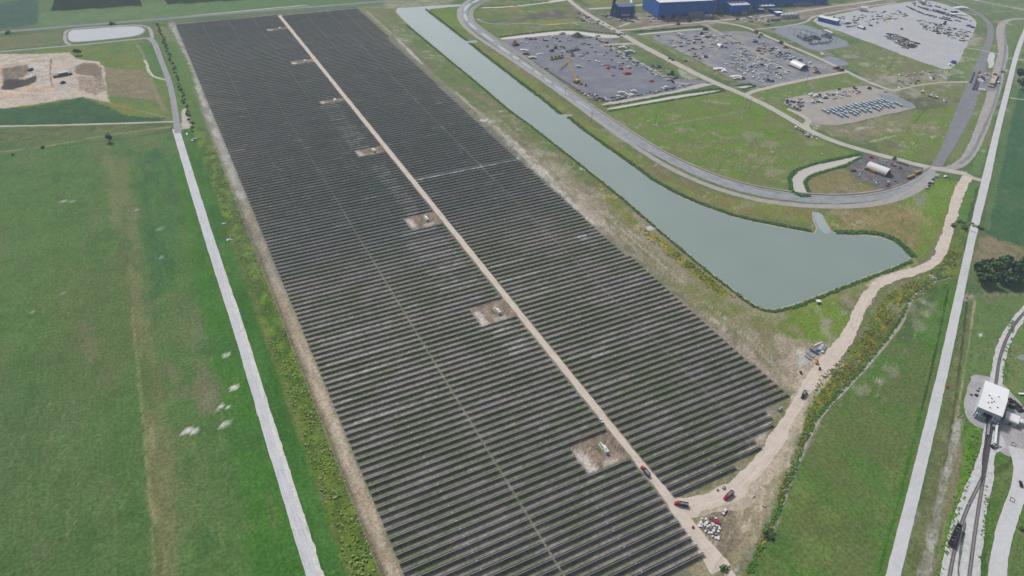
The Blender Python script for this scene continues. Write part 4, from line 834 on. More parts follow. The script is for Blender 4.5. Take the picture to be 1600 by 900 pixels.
# ================================================================ VEGETATION
def leaf_mat(name, a, b_, c=None):
    m, t, b = nodes(name); L = t.links.new
    g = t.nodes.new('ShaderNodeNewGeometry'); r = t.nodes.new('ShaderNodeValToRGB'); L(g.outputs['Random Per Island'], r.inputs[0])
    e = r.color_ramp.elements; e[0].color = l4(a); e[1].color = l4(b_)
    if c is not None: e[1].position = .84; n = e.new(.86); n.color = l4(c); n2 = e.new(1.0); n2.color = l4(c)
    L(r.outputs[0], b.inputs['Base Color']); b.inputs['Roughness'].default_value = .8; b.inputs['Specular IOR Level'].default_value = .15
    return m
def tuft(V, Fc, x, y, z, s, rng, n=5, flat=.55):
    for _ in range(n):
        a = rng.uniform(0, 6.28); t = rng.uniform(-.7, .7); cx, cy_, cz = x+rng.gauss(0, .35*s), y+rng.gauss(0, .35*s), z+abs(rng.gauss(.35, .3))*s*flat*1.6
        u = Vector((math.cos(a), math.sin(a), rng.uniform(-.4, .4)))*s*.5; v = Vector((-math.sin(a)*math.cos(t), math.cos(a)*math.cos(t), math.sin(t)))*s*.42
        c = Vector((cx, cy_, max(cz, .12))); o = len(V)
        V += [tuple(c-u-v), tuple(c+u-v*.8), tuple(c+u*.7+v), tuple(c-u*.8+v*.9)]
        Fc.append((o, o+1, o+2, o+3))
def scatter(name, label, mat, paths, seed=1, n=5, world=False, gap=-.35):
    """paths: (points, width, clumps per metre, clump size)"""
    rng = random.Random(seed); V = []; Fc = []
    for pts, wd, dens, size in paths:
        P = [Vector((p[0], p[1], 0)) for p in pts] if world else poly_w(pts)
        for a, b in zip(P, P[1:]):
            d = b-a; L = d.length
            if L < .01: continue
            nrm = Vector((-d.y, d.x, 0)).normalized()
            for _ in range(int(L*dens)):
                q = a + d*rng.random() + nrm*rng.uniform(-.5, .5)*wd
                if fbm(np.array([q.x]), np.array([q.y]), 11, seed, 2)[0] < gap and rng.random() < .85: continue
                tuft(V, Fc, q.x, q.y, 0, size*rng.uniform(.6, 1.35), rng, n)
    me = bpy.data.meshes.new(name); me.from_pydata(V, [], Fc); me.materials.append(mat)
    o = bpy.data.objects.new(name, me); COL.objects.link(o); tag(o, label, kind='stuff'); return o
L_REED = leaf_mat('reed_leaves', (62, 108, 50), (98, 142, 66)); L_WEED = leaf_mat('weed_leaves', (88, 124, 52), (142, 166, 72), (168, 178, 112))
L_GOLD = leaf_mat('goldenrod', (86, 104, 50), (120, 132, 66), (188, 160, 56)); L_TREE = leaf_mat('tree_leaves', (50, 78, 50), (104, 130, 78)); L_BUSH = leaf_mat('bush_leaves', (58, 88, 50), (106, 134, 74))
scatter('bank_reeds', 'dark green reeds growing along the canal and ditch banks', L_REED, [
    ([(665, 14), (685, 29), (707, 46), (730, 64)], 4, 3, 1.3), ([(734, 67), (758, 86), (790, 111), (823, 136), (853, 159), (876, 178)], 5.5, 4, 1.3), ([(888, 183), (913, 203), (935, 219), (965, 240), (993, 260), (1020, 280), (1053, 299), (1090, 316), (1140, 334), (1178, 344), (1202, 348), (1268, 361)], 5.5, 5, 1.2),
    ([(635, 39), (663, 62), (693, 87), (748, 132), (798, 175), (827, 195), (875, 233), (903, 255), (973, 311), (1038, 368), (1110, 428), (1145, 455), (1176, 478), (1192, 485), (1212, 487), (1240, 480)], 3, 3, 1.1),
    ([(1306, 363), (1340, 363), (1372, 364), (1400, 375), (1415, 388), (1428, 402)], 7, 9, 1.3), ([(1425, 408), (1400, 419), (1350, 437), (1300, 457), (1240, 481)], 3.5, 3.4, 1.1),
    ([(1345, 241), (1310, 248), (1268, 257), (1244, 266), (1234, 277), (1236, 298), (1250, 306), (1266, 306)], 5, 4.6, 1.2), ([(1346, 246), (1320, 259), (1285, 269), (1266, 276), (1258, 284), (1264, 300)], 4, 4, 1.1),
    ([(944, 167), (1000, 157), (1060, 146), (1124, 138), (1132, 142), (1070, 153), (1000, 165), (950, 174)], 3.5, 2.2, 1.1),
    ([(780, 58), (800, 55), (870, 47), (900, 46), (940, 51), (975, 54)], 4, 1.8, 1.3), ([(988, 50), (1050, 45), (1095, 41), (1106, 44)], 5, 2.2, 1.3), ([(750, 11), (800, 9), (860, 2)], 4, 1.6, 1.3), ([(1150, 134), (1172, 131), (1180, 135), (1160, 140)], 4, 3, 1.2)], 2, gap=-9)
scatter('verge_weeds', 'rank green weeds in a strip beside the bare fence line', L_WEED, [([(42, 140), (42, 320)], 17, 9, 1.25), ([(42, 320), (42, 500)], 17, 6, 1.0), ([(42, 500), (42, 900)], 17, 3, .9)], 3, world=True, gap=.08)
scatter('goldenrod_weeds', 'yellow flowering weeds on the banks of the stream and canal', L_GOLD, [
    ([(1478, 438), (1440, 446), (1408, 462), (1385, 490), (1365, 530), (1335, 565), (1305, 595), (1275, 625)], 20, 9, .9), ([(1275, 625), (1262, 665), (1245, 712), (1228, 755), (1206, 815), (1190, 850), (1172, 890)], 4.5, 3.4, .95),
    ([(1000, 358), (1040, 388), (1080, 418), (1120, 450), (1150, 466)], 14, 6, .9), ([(1500, 380), (1480, 420), (1460, 432)], 13, 4, .9)], 4, gap=.1)
scatter('streamside_weeds', 'dark green weeds lining the right side of the stream', L_REED, [([(1486, 430), (1446, 445), (1424, 462), (1412, 490), (1385, 530), (1345, 578), (1300, 624), (1272, 658), (1252, 704), (1232, 756), (1212, 808), (1190, 850), (1170, 895)], 2.6, 2.4, 1.0), ([(1497, 345), (1512, 352), (1526, 352)], 8, 5, 1.6)], 5)
scatter('railside_weeds', 'bright green weeds on the slope beside the rail yard', leaf_mat('bright_weeds', (88, 132, 48), (122, 156, 70)), [([(1522, 672), (1516, 720), (1498, 786), (1480, 850), (1468, 905)], 6, 2.2, .8), ([(1546, 735), (1540, 800), (1532, 880)], 3, 1.4, .8), ([(1582, 500), (1574, 540), (1570, 590)], 5, 1.2, 1.0)], 6, gap=-.1)
def tree_mesh(seed, h, r, n=520, lobes=7):
    rng = random.Random(seed); V = []; Fc = []
    C3 = [(rng.gauss(0, .42)*r, rng.gauss(0, .42)*r, h*(.52+.3*rng.random()), r*rng.uniform(.42, .66)) for _ in range(lobes)] + [(0, 0, h*.66, r*.62)]
    for _ in range(n):
        cx, cy_, cz, cr = rng.choice(C3); u = Vector((rng.gauss(0, 1), rng.gauss(0, 1), rng.gauss(.25, .8))).normalized()*cr*rng.uniform(.55, 1.05)
        c = Vector((cx, cy_, cz))+u; s = rng.uniform(.5, 1.15)*(.6+r*.07)
        a = u.normalized(); t = (a+Vector((rng.gauss(0, .6), rng.gauss(0, .6), rng.gauss(0, .6)))).normalized(); p = t.orthogonal().normalized()*s; q = t.cross(p.normalized())*s
        o = len(V); V += [tuple(c-p-q*.7), tuple(c+p-q), tuple(c+p*.7+q), tuple(c-p*.9+q*.8)]; Fc.append((o, o+1, o+2, o+3))
    me = bpy.data.meshes.new('crown'); me.from_pydata(V, [], Fc); me.materials.append(L_TREE)
    tk = MB(); tk.tube((0, 0, 0), (0, 0, h*.45), .3+r*.04, 7, .2)
    for k in range(5):
        a = 1.3*k; tk.tube((0, 0, h*(.28+.04*k)), (math.cos(a)*r*.5, math.sin(a)*r*.5, h*(.52+.05*k)), .14, 5, .05)
    return me, tk.mesh('trunk', M_BARK)
M_BARK = plain('bark', (96, 82, 68), .9)
TREES = [tree_mesh(s, h, r) for s, h, r in ((1, 11, 5), (2, 9, 4.2), (3, 12.5, 5.6), (4, 8, 4))]
def tree(px, py, k, lab, sc=1.0, group='trees of the roadside grove'):
    p = at(px, py); e = empty('leafy_tree', p.x, p.y, random.uniform(0, 6)); e.scale = (sc, sc, sc*random.uniform(.9, 1.1))
    for me, nm in zip(TREES[k % 4], ('crown', 'trunk')):
        o = bpy.data.objects.new(nm, me); COL.objects.link(o); o.parent = e
    tag(e, lab, 'tree', group); return e
gr = [(1528, 432, 'leftmost dark tree of the grove, close to the county road'), (1537, 424, 'dark tree at the upper left corner of the grove'), (1552, 432, 'dark tree behind the front left edge of the grove'), (1546, 446, 'dark tree at the front left of the grove'),
      (1533, 446, 'small dark tree at the front corner of the grove beside the county road'), (1565, 440, 'dark rounded tree in the middle front of the grove'), (1562, 427, 'dark tree at the back middle of the grove'), (1578, 448, 'dark tree at the front right of the grove'),
      (1580, 434, 'tall dark tree in the middle of the grove'), (1592, 442, 'dark tree near the right end of the grove front'), (1596, 426, 'tall dark tree at the upper right of the grove'), (1608, 450, 'dark tree at the far right front edge of the grove'), (1614, 436, 'dark tree at the right end of the grove, partly out of the frame')]
for i, (x, y, l) in enumerate(gr): tree(x, y, i, l, 1.15 if i in (4,) else 1.5)
for i, (x, y, l) in enumerate([(1592, 124, 'dark tree beside the farm track east of the county road'), (1602, 118, 'large dark tree at the right edge above the farm track'), (1596, 140, 'dark tree beside the crop field corner, right of the county road'), (1608, 134, 'dark tree at the right edge below the farm track')]): tree(x, y, i, l, 1.5, 'trees east of the county road')
tree(122, 86, 1, 'single dark round tree on the rim of the quarry', 1.1, None); tree(172, 222, 2, 'broad dark tree on the ditch at the top of the left field', .8, None)
def bush_mesh(seed, s):
    V = []; Fc = []; r = random.Random(seed)
    for _ in range(14): tuft(V, Fc, r.gauss(0, .3*s), r.gauss(0, .3*s), r.uniform(0, .5)*s, s*.55, r, 4)
    me = bpy.data.meshes.new('shrub'); me.from_pydata(V, [], Fc); me.materials.append(L_BUSH); return me
BUSH = [bush_mesh(k, 2.8) for k in range(4)]
rng = random.Random(9)
HL = [(246, 38), (250, 48), (256, 62), (262, 80), (268, 96), (274, 112), (280, 132), (286, 152), (292, 172), (298, 190), (302, 204)]
HP = resample(poly_w(HL), 8, False)
for k, p in enumerate(HP):
    d = 'near its upper end by the lagoon' if k < len(HP)*.25 else 'along its upper half' if k < len(HP)*.5 else 'along its lower half' if k < len(HP)*.78 else 'near its lower end'
    o = put(BUSH[k % 4], 'hedge_shrub', p.x+rng.uniform(-2, 2), p.y+rng.uniform(-4, 4), rng.uniform(0, 6), 0, (rng.uniform(.55, 1.15),)*3)
    tag(o, 'dark hedge shrub right of the grey lane, ' + d, 'shrub', 'shrubs of the lane hedge')
def bush(px, py, lab, sc, mat=None):
    p = at(px, py); tag(put(BUSH[int(px) % 4], 'shrub', p.x, p.y, px, 0, (sc,)*3), lab, 'shrub')
bush(1131, 889, 'lone green shrub at the lower end of the access road', 1.1); bush(1201, 834, 'dark green shrub standing in the stream at the lower right', 1.6); bush(67, 231, 'dark shrub on the track edge at the top of the left field, right one', 1.0); bush(20, 242, 'small dark shrub on the track edge at the left photo border', .8)
bush(1489, 353, 'green shrub on the drain right of the haul road', 1.2); bush(1505, 356, 'dark shrub beside the culvert under the county road', 1.6); bush(1532, 357, 'dark shrub just east of the county road culvert', 1.4); bush(13, 52, 'dark shrub beside the highway at the upper left', 2.0); bush(176, 38, 'dark shrub beside the highway above the lagoon', 2.0)
# ================================================================ VEHICLES AND MACHINES
RED = plain('red_paint', (196, 40, 52), .4, var=.05); BLK = plain('black_rubber', (36, 36, 40), .8); GLS = plain('dark_glass', (30, 36, 44), .15, var=.02, spec=.6); LOAD = plain('gravel_load', (148, 150, 158), .9, var=.15, scale=2)
WHITEP = plain('white_paint', (236, 236, 236), .4, var=.03); YEL = plain('yellow_paint', (222, 172, 52), .5, var=.06); ORG = plain('orange_paint', (226, 128, 48), .5, var=.06); BLU = plain('blue_paint', (48, 92, 160), .5, var=.06); CYAN = plain('cyan_plastic', (40, 160, 206), .5); DGRY = plain('dark_paint', (58, 60, 66), .5); SILV = plain('silver_paint', (170, 174, 180), .4, .2); BRN = plain('rusty_brown', (112, 84, 68), .8, var=.15); PBLU = plain('pale_blue_sheet', (200, 216, 226), .5, var=.06); TEAL = plain('teal_paint', (60, 120, 126), .5); MAR = plain('maroon_paint', (140, 40, 52), .5); TANP = plain('tan_paint', (206, 190, 160), .6); ROSE = plain('pinkish_red', (168, 56, 84), .7)
def wheels(e, xs, w_, r, wd=.4, name='wheel'):
    b = MB(); b.tube((0, -wd/2, 0), (0, wd/2, 0), r, 10); me = b.mesh(name, BLK)
    for x in xs:
        for s in (-1, 1):
            o = bpy.data.objects.new(name, me); COL.objects.link(o); o.parent = e; o.location = (x, s*w_, r)
def dump_truck(px1, px2, lab, cab=RED, load=True):
    x, y, a, L = seg(px1, px2); e = empty('dump_truck', x, y, a); tag(e, lab, 'dump truck', 'red dump trucks by the array' if cab is RED else None)
    b = MB(); b.box(-4.6, 3.0, -.5, .5, .7, 1.05); b.box(-4.7, -4.4, -1.15, 1.15, .6, .95); b.build('chassis', M_DK, e)
    b = MB(); b.box(1.5, 3.1, -1.2, 1.2, .9, 3.0, taper=.1); b.box(3.1, 4.7, -1.05, 1.05, .8, 2.0, taper=.12); b.box(1.35, 1.5, -1.1, 1.1, 1.2, 3.2); c = b.build('cab', cab, e)
    b = MB(); b.box(3.02, 3.14, -1.0, 1.0, 2.05, 2.75); b.box(1.9, 2.7, -1.22, 1.22, 2.1, 2.7); b.build('windscreen', GLS, c)
    b = MB(); b.box(4.68, 4.86, -1.15, 1.15, .5, .9); b.box(-.1, .1, -1.45, -1.2, .9, 1.3); b.build('bumper', SILV, e)
    b = MB()
    for s in (-1, 1): b.box(-4.7, 1.25, s*1.3-.06, s*1.3+.06, 1.1, 2.75)
    b.box(-4.76, -4.64, -1.3, 1.3, 1.1, 2.75); b.box(1.15, 1.3, -1.3, 1.3, 1.1, 3.1); b.box(-4.7, 1.2, -1.3, 1.3, 1.05, 1.15)
    for k in range(6): b.box(-4.3+k*1.0, -4.18+k*1.0, -1.44, -1.36, 1.1, 2.7); b.box(-4.3+k*1.0, -4.18+k*1.0, 1.36, 1.44, 1.1, 2.7)
    bd = b.build('dump_bed', DGRY, e)
    b = MB(); b.box(-4.6, 1.1, -1.24, 1.24, 1.15, 2.15 if load else 1.2, taper=.0)
    if load: b.box(-4.0, .6, -.9, .9, 2.15, 2.7, taper=.55)
    b.build('load', LOAD, bd); wheels(e, (3.7, -2.2, -3.6), 1.05, .52, .45); return e
dump_truck((1013.5, 745), (1002.5, 731), 'red dump truck on the access road, heading up it')
dump_truck((1073.5, 791), (1054.5, 787.5), 'red dump truck at the junction of access and haul road')
dump_truck((1145, 770), (1130.5, 782), 'red dump truck coming down the haul road above the cable reels')
dump_truck((1258.5, 612), (1252, 625), 'black dump truck on the haul road near the right field corner', DGRY)
def pickup(px1, px2, lab, paint=WHITEP, grp=None, bed=True, name='pickup_truck', cat='pickup'):
    x, y, a, L = seg(px1, px2); e = empty(name, x, y, a); tag(e, lab, cat, grp)
    b = MB(); b.box(-2.8, 2.8, -.98, .98, .45, 1.05); b.box(1.1, 2.75, -.92, .92, 1.05, 1.3, taper=.08)
    if bed: b.box(-2.8, -.7, .82, .98, 1.05, 1.4); b.box(-2.8, -.7, -.98, -.82, 1.05, 1.4); b.box(-2.8, -2.68, -.98, .98, 1.05, 1.4)
    b.build('body', paint, e)
    b = MB(); b.box(-.75 if bed else -2.5, 1.1, -.9, .9, 1.05, 1.55, taper=.05); c = b.build('cab', GLS, e)
    b = MB(); b.box(-.6 if bed else -2.2, .6, -.78, .78, 1.55, 1.85, taper=.1); b.build('roof', paint, c)
    wheels(e, (1.8, -1.8), .88, .4, .28); return e
pickup((936.5, 653), (942.5, 662), 'white pickup truck parked on the left side of the access road')
p = at(1131, 801); pickup((1128.5, 804.5), (1134, 796.5), 'white utility vehicle parked above the pile of cable reels', WHITEP, name='utility_vehicle', cat='utility vehicle')
def gadget(name, px, py, ang, lab, cat, parts, grp=None):
    p = at(px, py); e = empty(name, p.x, p.y, ang); tag(e, lab, cat, grp)
    for nm, mat, shapes in parts:
        b = MB()
        for s in shapes:
            if s[0] == 'b': b.box(*s[1:])
            else: b.tube(*s[1:])
        b.build(nm, mat, e)
    return e
gadget('generator', 1083, 824, .8, 'small red generator on the access road by the reel pile', 'generator', [('housing', RED, [('b', -.8, .8, -.5, .5, .3, 1.3)]), ('skid', M_DK, [('b', -1, 1, -.6, .6, .1, .3)]), ('top_panel', DGRY, [('b', -1.1, -.6, .2, .9, .3, 1.0)])])
gadget('storage_bin', 1131, 763, .2, 'dark grey bin at the edge of the haul road above the junction', 'bin', [('bin_body', DGRY, [('b', -1.1, 1.1, -.9, .9, 0, 1.1)]), ('lid', SILV, [('b', -1.15, .3, -.95, .95, 1.1, 1.25)])])
gadget('spoil_bag', 1121.5, 766.5, .6, 'brown sack of spoil at the edge of the haul road', 'sack', [('sack_body', BRN, [('t', (0, 0, 0), (0, 0, .9), 1.0, 9, .7)]), ('sack_neck', BRN, [('t', (0, 0, .9), (0, 0, 1.2), .5, 7, .3)])])
for q, l in (((1217, 642), 'left'), ((1219.5, 639.5), 'right')):
    gadget('portable_toilet', q[0], q[1], .5, 'cyan portable toilet beside the last panel rows, the %s one of two' % l, 'toilet', [('booth', CYAN, [('b', -.6, .6, -.6, .6, 0, 2.2)]), ('roof', PBLU, [('b', -.66, .66, -.66, .66, 2.2, 2.45)]), ('vent_pipe', WHITEP, [('t', (.4, .4, 2.3), (.4, .4, 2.9), .07, 6)])], 'cyan portable toilets')
gadget('telehandler', 1275.5, 567, .75, 'orange telehandler parked beside the stacked steel', 'telehandler', [('body', ORG, [('b', -2.4, 2.2, -1.0, 1.0, .7, 1.7), ('b', -2.6, -1.2, -1.1, 1.1, .7, 2.0)]), ('cab', GLS, [('b', -.9, .7, -1.1, -.1, 1.7, 2.6)]), ('boom', ORG, [('t', (-2.2, .4, 2.2), (3.6, .4, 1.2), .24, 6)]), ('fork', M_DK, [('b', 3.5, 4.9, -.4, -.25, .5, .6), ('b', 3.5, 4.9, .9, 1.05, .5, .6), ('b', 3.4, 3.5, -.5, 1.2, .4, 1.4)])])
for q, a, l in (((1280.5, 577), .7, 'dark utility cart on the haul road below the telehandler'), ((1251, 583), 1.2, 'dark utility cart left of the haul road, beside the field corner')):
    gadget('utility_cart', q[0], q[1], a, l, 'utility cart', [('body', DGRY, [('b', -1.5, 1.5, -.75, .75, .5, 1.1)]), ('canopy', BLK, [('b', -.6, .9, -.7, .7, 1.8, 1.9)]), ('wheel', BLK, [('t', (1, -.85, .4), (1, .85, .4), .4, 9)]), ('wheel', BLK, [('t', (-1, -.85, .4), (-1, .85, .4), .4, 9)])])
gadget('pump_shed', 1278, 473, -.35, 'small white shed on the grass by the lower canal bank', 'shed', [('wall', TANP, [('b', -1.8, 1.8, -1.5, 1.5, 0, 2.2)]), ('roof', WHITEP, [('b', -2.2, 2.2, -1.9, 1.9, 2.2, 2.45)]), ('door', DGRY, [('b', -.5, .5, -1.56, -1.5, 0, 1.9)])])
# steel laid out by the haul road
def stack(px1, px2, wd, lab, mat, n=5, h=.8, name='steel_bundle', cat='steel bundle', grp='bundles of steel at the lay-down area'):
    x, y, a, L = seg(px1, px2); e = empty(name, x, y, a); tag(e, lab, cat, grp)
    for k in range(n):
        b = MB(); yy = (k-(n-1)/2)*wd/n; b.box(-L/2+random.uniform(0, .5), L/2-random.uniform(0, .5), yy-wd/n*.36, yy+wd/n*.36, .15, h*random.uniform(.7, 1)); b.build('beam', mat, e)
    b = MB(); b.box(-L*.3, -L*.27, -wd/2, wd/2, 0, .15); b.box(L*.27, L*.3, -wd/2, wd/2, 0, .15); b.build('timber_bearer', BRN, e)
stack((1271, 541), (1284, 535), 1.4, 'long thin white beams, topmost bundle at the lay-down area', WHITEP, 3); stack((1279, 547), (1286, 538), 2.2, 'pale grey beams left of the widest silver bundle', PBLU, 4); stack((1283, 549), (1290, 541), 3.2, 'wide silver sheet bundle, rightmost at the lay-down area', SILV, 6)
stack((1264, 545), (1280, 554), 1.3, 'blue beams in the upper of two long blue bundles', BLU, 3, .9); stack((1266, 548), (1279, 555.5), 1.0, 'blue beams in the lower of two long blue bundles', BLU, 2, .7); stack((1275, 549), (1280, 547), 2.2, 'short blue bundle end-on beside the pale grey beams', BLU, 3)
stack((1259, 551), (1266, 556), 2.6, 'grey purlins, left bundle below the blue beams', SILV, 6); stack((1257, 556), (1263, 560), 2.4, 'grey purlins, lowest left bundle of the lay-down area', SILV, 5); stack((1265, 556), (1272, 559), 2.6, 'grey purlins between the blue beams and the telehandler', SILV, 6); stack((1262, 560), (1269, 563), 2.2, 'grey purlins just left of the telehandler', SILV, 5)
gadget('water_tank', 1284.5, 551, 0, 'small white tank beside the haul road at the lay-down area', 'tank', [('tank_body', WHITEP, [('t', (0, 0, .2), (0, 0, 1.6), 1.0, 14)]), ('skid', M_DK, [('b', -1, 1, -1, 1, 0, .2)])])
# reels
def reel_mesh(r=.95, wd=.8):
    b = MB(); b.tube((0, 0, 0), (0, 0, .09), r, 16, mi=0); b.tube((0, 0, wd), (0, 0, wd+.09), r, 16, mi=0)
    b.tube((0, 0, .09), (0, 0, wd), r*.45, 12, mi=1); b.tube((0, 0, wd+.09), (0, 0, wd+.11), r*.2, 8, mi=1); return b.mesh('cable_reel', [WHITEP, DGRY])
RM = reel_mesh(); rr = random.Random(21); pts = []
cx = [(1095, 817), (1100, 814), (1105, 817), (1110, 819), (1112, 812), (1104, 825), (1110, 828), (1114, 833), (1118, 838), (1121, 831), (1121, 824), (1116, 824), (1099, 821), (1108, 822)]
tries = 0
while len(pts) < 46 and tries < 9000:
    tries += 1; c = rr.choice(cx); p = at(c[0]+rr.gauss(0, 2.6), c[1]+rr.gauss(0, 2.2))
    if all(math.hypot(p.x-q[0], p.y-q[1]) > 1.38 for q in pts): pts.append((p.x, p.y))
for k, (x, y) in enumerate(pts):
    s = rr.uniform(.6, .95) if k > 5 else 1.15
    o = put(RM, 'cable_reel', x, y, rr.uniform(0, 6), .02, (s, s, rr.uniform(.8, 1.1)))
    if rr.random() < .35: o.rotation_euler = (math.pi/2, 0, rr.uniform(0, 6)); o.location.z = .92*s
    stand = o.rotation_euler.x > 1
    tag(o, ('large' if s > 1 else 'small') + ' white cable reel ' + ('standing on its rim' if stand else 'lying flat') + ' in the pile beside the junction', 'cable reel', 'white cable reels piled beside the junction')
def torus_mesh(R1, r1, mat, n=14, m=5, name='conduit_coil'):
    V = []; Fc = []
    for i in range(n):
        for j in range(m):
            a, b = 6.2832*i/n, 6.2832*j/m; V.append(((R1+r1*math.cos(b))*math.cos(a), (R1+r1*math.cos(b))*math.sin(a), r1*math.sin(b)+r1))
    for i in range(n):
        for j in range(m): Fc.append((i*m+j, ((i+1) % n)*m+j, ((i+1) % n)*m+(j+1) % m, i*m+(j+1) % m))
    me = bpy.data.meshes.new(name); me.from_pydata(V, [], Fc); me.materials.append(mat); return me
TM2 = torus_mesh(.8, .3, ROSE)
for k in range(26):
    t = rr.uniform(-1, 1); p = at(1117.5+6.5*t+rr.gauss(0, .8), 815+3.2*t+rr.gauss(0, 1.6)); o = put(TM2, 'conduit_coil', p.x, p.y, rr.uniform(0, 6), .45*(k % 3)); o.rotation_euler.x = rr.uniform(-.4, .4)
    tag(o, 'dark pinkish red conduit coil in the heap behind the white reels', 'conduit coil', 'red conduit coils heaped behind the reels')
for q, a, l in (((1193, 791), -.9, 'white plastic barrier on the dirt right of the junction'), ((1177.5, 776), .3, 'short white barrier at the haul road edge right of the junction')):
    gadget('road_barrier', q[0], q[1], a, l, 'barrier', [('barrier_body', WHITEP, [('b', -1.2, 1.2, -.3, .3, 0, .45), ('b', -1.1, 1.1, -.14, .14, .45, 1.0)]), ('foot', SILV, [('b', -1.3, -.9, -.4, .4, 0, .1)])])
for q, c, l in (((1510, 465.5), RED, 'red marker box on the gravel below the grove'), ((1480, 605), RED, 'red marker box on the grass right of the county road'), ((211.5*0+1284, 241), WHITEP, 'white culvert headwall on the left of the silty ditch bend')):
    gadget('marker_box', q[0], q[1], .2, l, 'marker', [('box_body', c, [('b', -.9, .9, -.7, .7, 0, 1.0)]), ('lid', c, [('b', -1, 1, -.8, .8, 1.0, 1.1)])])
# perimeter fences: posts and wires
def fence(pts, lab, step=7.5, world=True, h=2.1):
    P = [Vector((p[0], p[1], 0)) for p in pts] if world else poly_w(pts)
    Q = resample(P, step, False); e = empty('wire_fence', Q[0].x, Q[0].y); tag(e, lab, 'fence', 'wire fences round the solar field')
    b = MB(); b.tube((0, 0, 0), (0, 0, h), .05, 5); pm = b.mesh('fence_post', M_STEEL)
    for q in Q[:280]:
        o = bpy.data.objects.new('fence_post', pm); COL.objects.link(o); o.parent = e; o.location = q-Q[0]
    for z in (.15, .8, 1.45, h-.05):
        b = MB()
        for a_, b_ in zip(P, P[1:]): b.beam((a_-Q[0])+Vector((0, 0, z)), (b_-Q[0])+Vector((0, 0, z)), .022 if z < 2 else .035)
        b.build('fence_wire', M_STEEL, e)
fence([(50.0, 120), (50.0, 760), (50.4, 1462)], 'long straight wire fence between the weed strip and the dirt strip on the left')
fence([(1110, 900), (1140, 848), (1165, 796), (1186, 762)], 'wire fence crossing the dirt behind the cable reels', world=False)
fence([(560, 12), (640, 75), (760, 183), (830, 254), (905, 325), (1000, 410), (1100, 500), (1190, 570), (1228, 604)], 'long wire fence along the right edge of the array', world=False)
# ================================================================ RAIL YARD AND UNLOADING SHED, lower right
M_RAIL = plain('rail_steel', (96, 92, 92), .5, .4); M_TIE = plain('weathered_sleeper', (138, 132, 128), .9)
def track(pts, lab, width=1.5, z=.2, w_=False, ties=True):
    P = [Vector((p[0], p[1], 0)) for p in pts] if w_ else poly_w(pts)
    P = resample(smooth(P, False, 2), 6, False); e = empty('railway_track', P[0].x, P[0].y, 0, z); e['kind'] = 'structure'; o0 = P[0]
    T = []
    for i, p in enumerate(P):
        a, b = P[max(0, i-1)], P[min(len(P)-1, i+1)]; t = (b-a).normalized(); T.append(Vector((-t.y, t.x, 0)))
    for s in (-1, 1):
        b = MB()
        for i in range(len(P)-1):
            p, q = P[i]-o0+T[i]*s*.75, P[i+1]-o0+T[i+1]*s*.75
            n1, n2 = T[i]*.09, T[i+1]*.09
            b.add([p-n1, p+n1, q+n2, q-n2, p-n1+Vector((0, 0, .32)), p+n1+Vector((0, 0, .32)), q+n2+Vector((0, 0, .32)), q-n2+Vector((0, 0, .32))], [(4, 5, 6, 7), (0, 4, 7, 3), (1, 2, 6, 5), (0, 1, 5, 4), (2, 3, 7, 6)])
        b.build('rail', M_RAIL, e)
    if ties:
        b = MB(); Q = resample(P, .75, False)
        for i in range(0, len(Q)-1):
            t = (Q[i+1]-Q[i]).normalized(); n = Vector((-t.y, t.x, 0))*1.3; c = Q[i]-o0; b.add([c-n-t*.13, c+n-t*.13, c+n+t*.13, c-n+t*.13, c-n-t*.13+Vector((0, 0, .14)), c+n-t*.13+Vector((0, 0, .14)), c+n+t*.13+Vector((0, 0, .14)), c-n+t*.13+Vector((0, 0, .14))], [(4, 5, 6, 7), (0, 1, 5, 4), (1, 2, 6, 5), (2, 3, 7, 6), (3, 0, 4, 7)])
        b.build('sleepers', M_TIE, e, 'stuff')
    return e
track([(1620, 470), (1596, 492), (1576, 520), (1562, 556), (1557, 590), (1551, 640), (1546, 690), (1538, 738), (1528, 798), (1519, 860), (1507, 960)], 'main')
track([(1537, 742), (1524, 768), (1511, 794), (1500, 824), (1491, 858), (1478, 930)], 'siding')
for off, nm in ((0, 'inner'),): track([(p[0], p[1]) for p in INN], nm, z=.16, ties=False)
# unloading shed: gabled, ridge across the track
def quadbase(cs, z):            # roof corners in the picture at height z -> local frame
    W = [at(c[0], c[1], z) for c in cs]; return W
W = quadbase([(1540.5, 594), (1575.5, 608), (1568, 650.5), (1529.5, 634.5)], 11.0)
cxy = sum(W, Vector())/4; ux = ((W[1]-W[0])+(W[2]-W[3])); uy = ((W[0]-W[3])+(W[1]-W[2])); hw = ux.length/4; hd = uy.length/4; ang = math.atan2(ux.y, ux.x)
e = empty('unloading_shed', cxy.x, cxy.y, ang); tag(e, 'big white gabled rail unloading shed straddling the track', 'shed')
WR = plain('white_roof_sheet', (244, 244, 246), .45, var=.03, scale=.3); WW = plain('white_wall_sheet', (198, 206, 216), .55, var=.06, scale=.6); SKY_ = plain('grey_vent', (120, 124, 130), .6)
b = MB(); z0, z1 = 10.4, 12.6
b.add([(-hw-.4, -hd-.4, z0), (hw+.4, -hd-.4, z0), (hw+.4, 0, z1), (-hw-.4, 0, z1), (hw+.4, hd+.4, z0), (-hw-.4, hd+.4, z0)], [(0, 1, 2, 3), (3, 2, 4, 5)])
b.add([(-hw-.4, -hd-.4, z0-.3), (hw+.4, -hd-.4, z0-.3), (hw+.4, 0, z1-.3), (-hw-.4, 0, z1-.3), (hw+.4, hd+.4, z0-.3), (-hw-.4, hd+.4, z0-.3)], [(3, 2, 1, 0), (5, 4, 2, 3)])
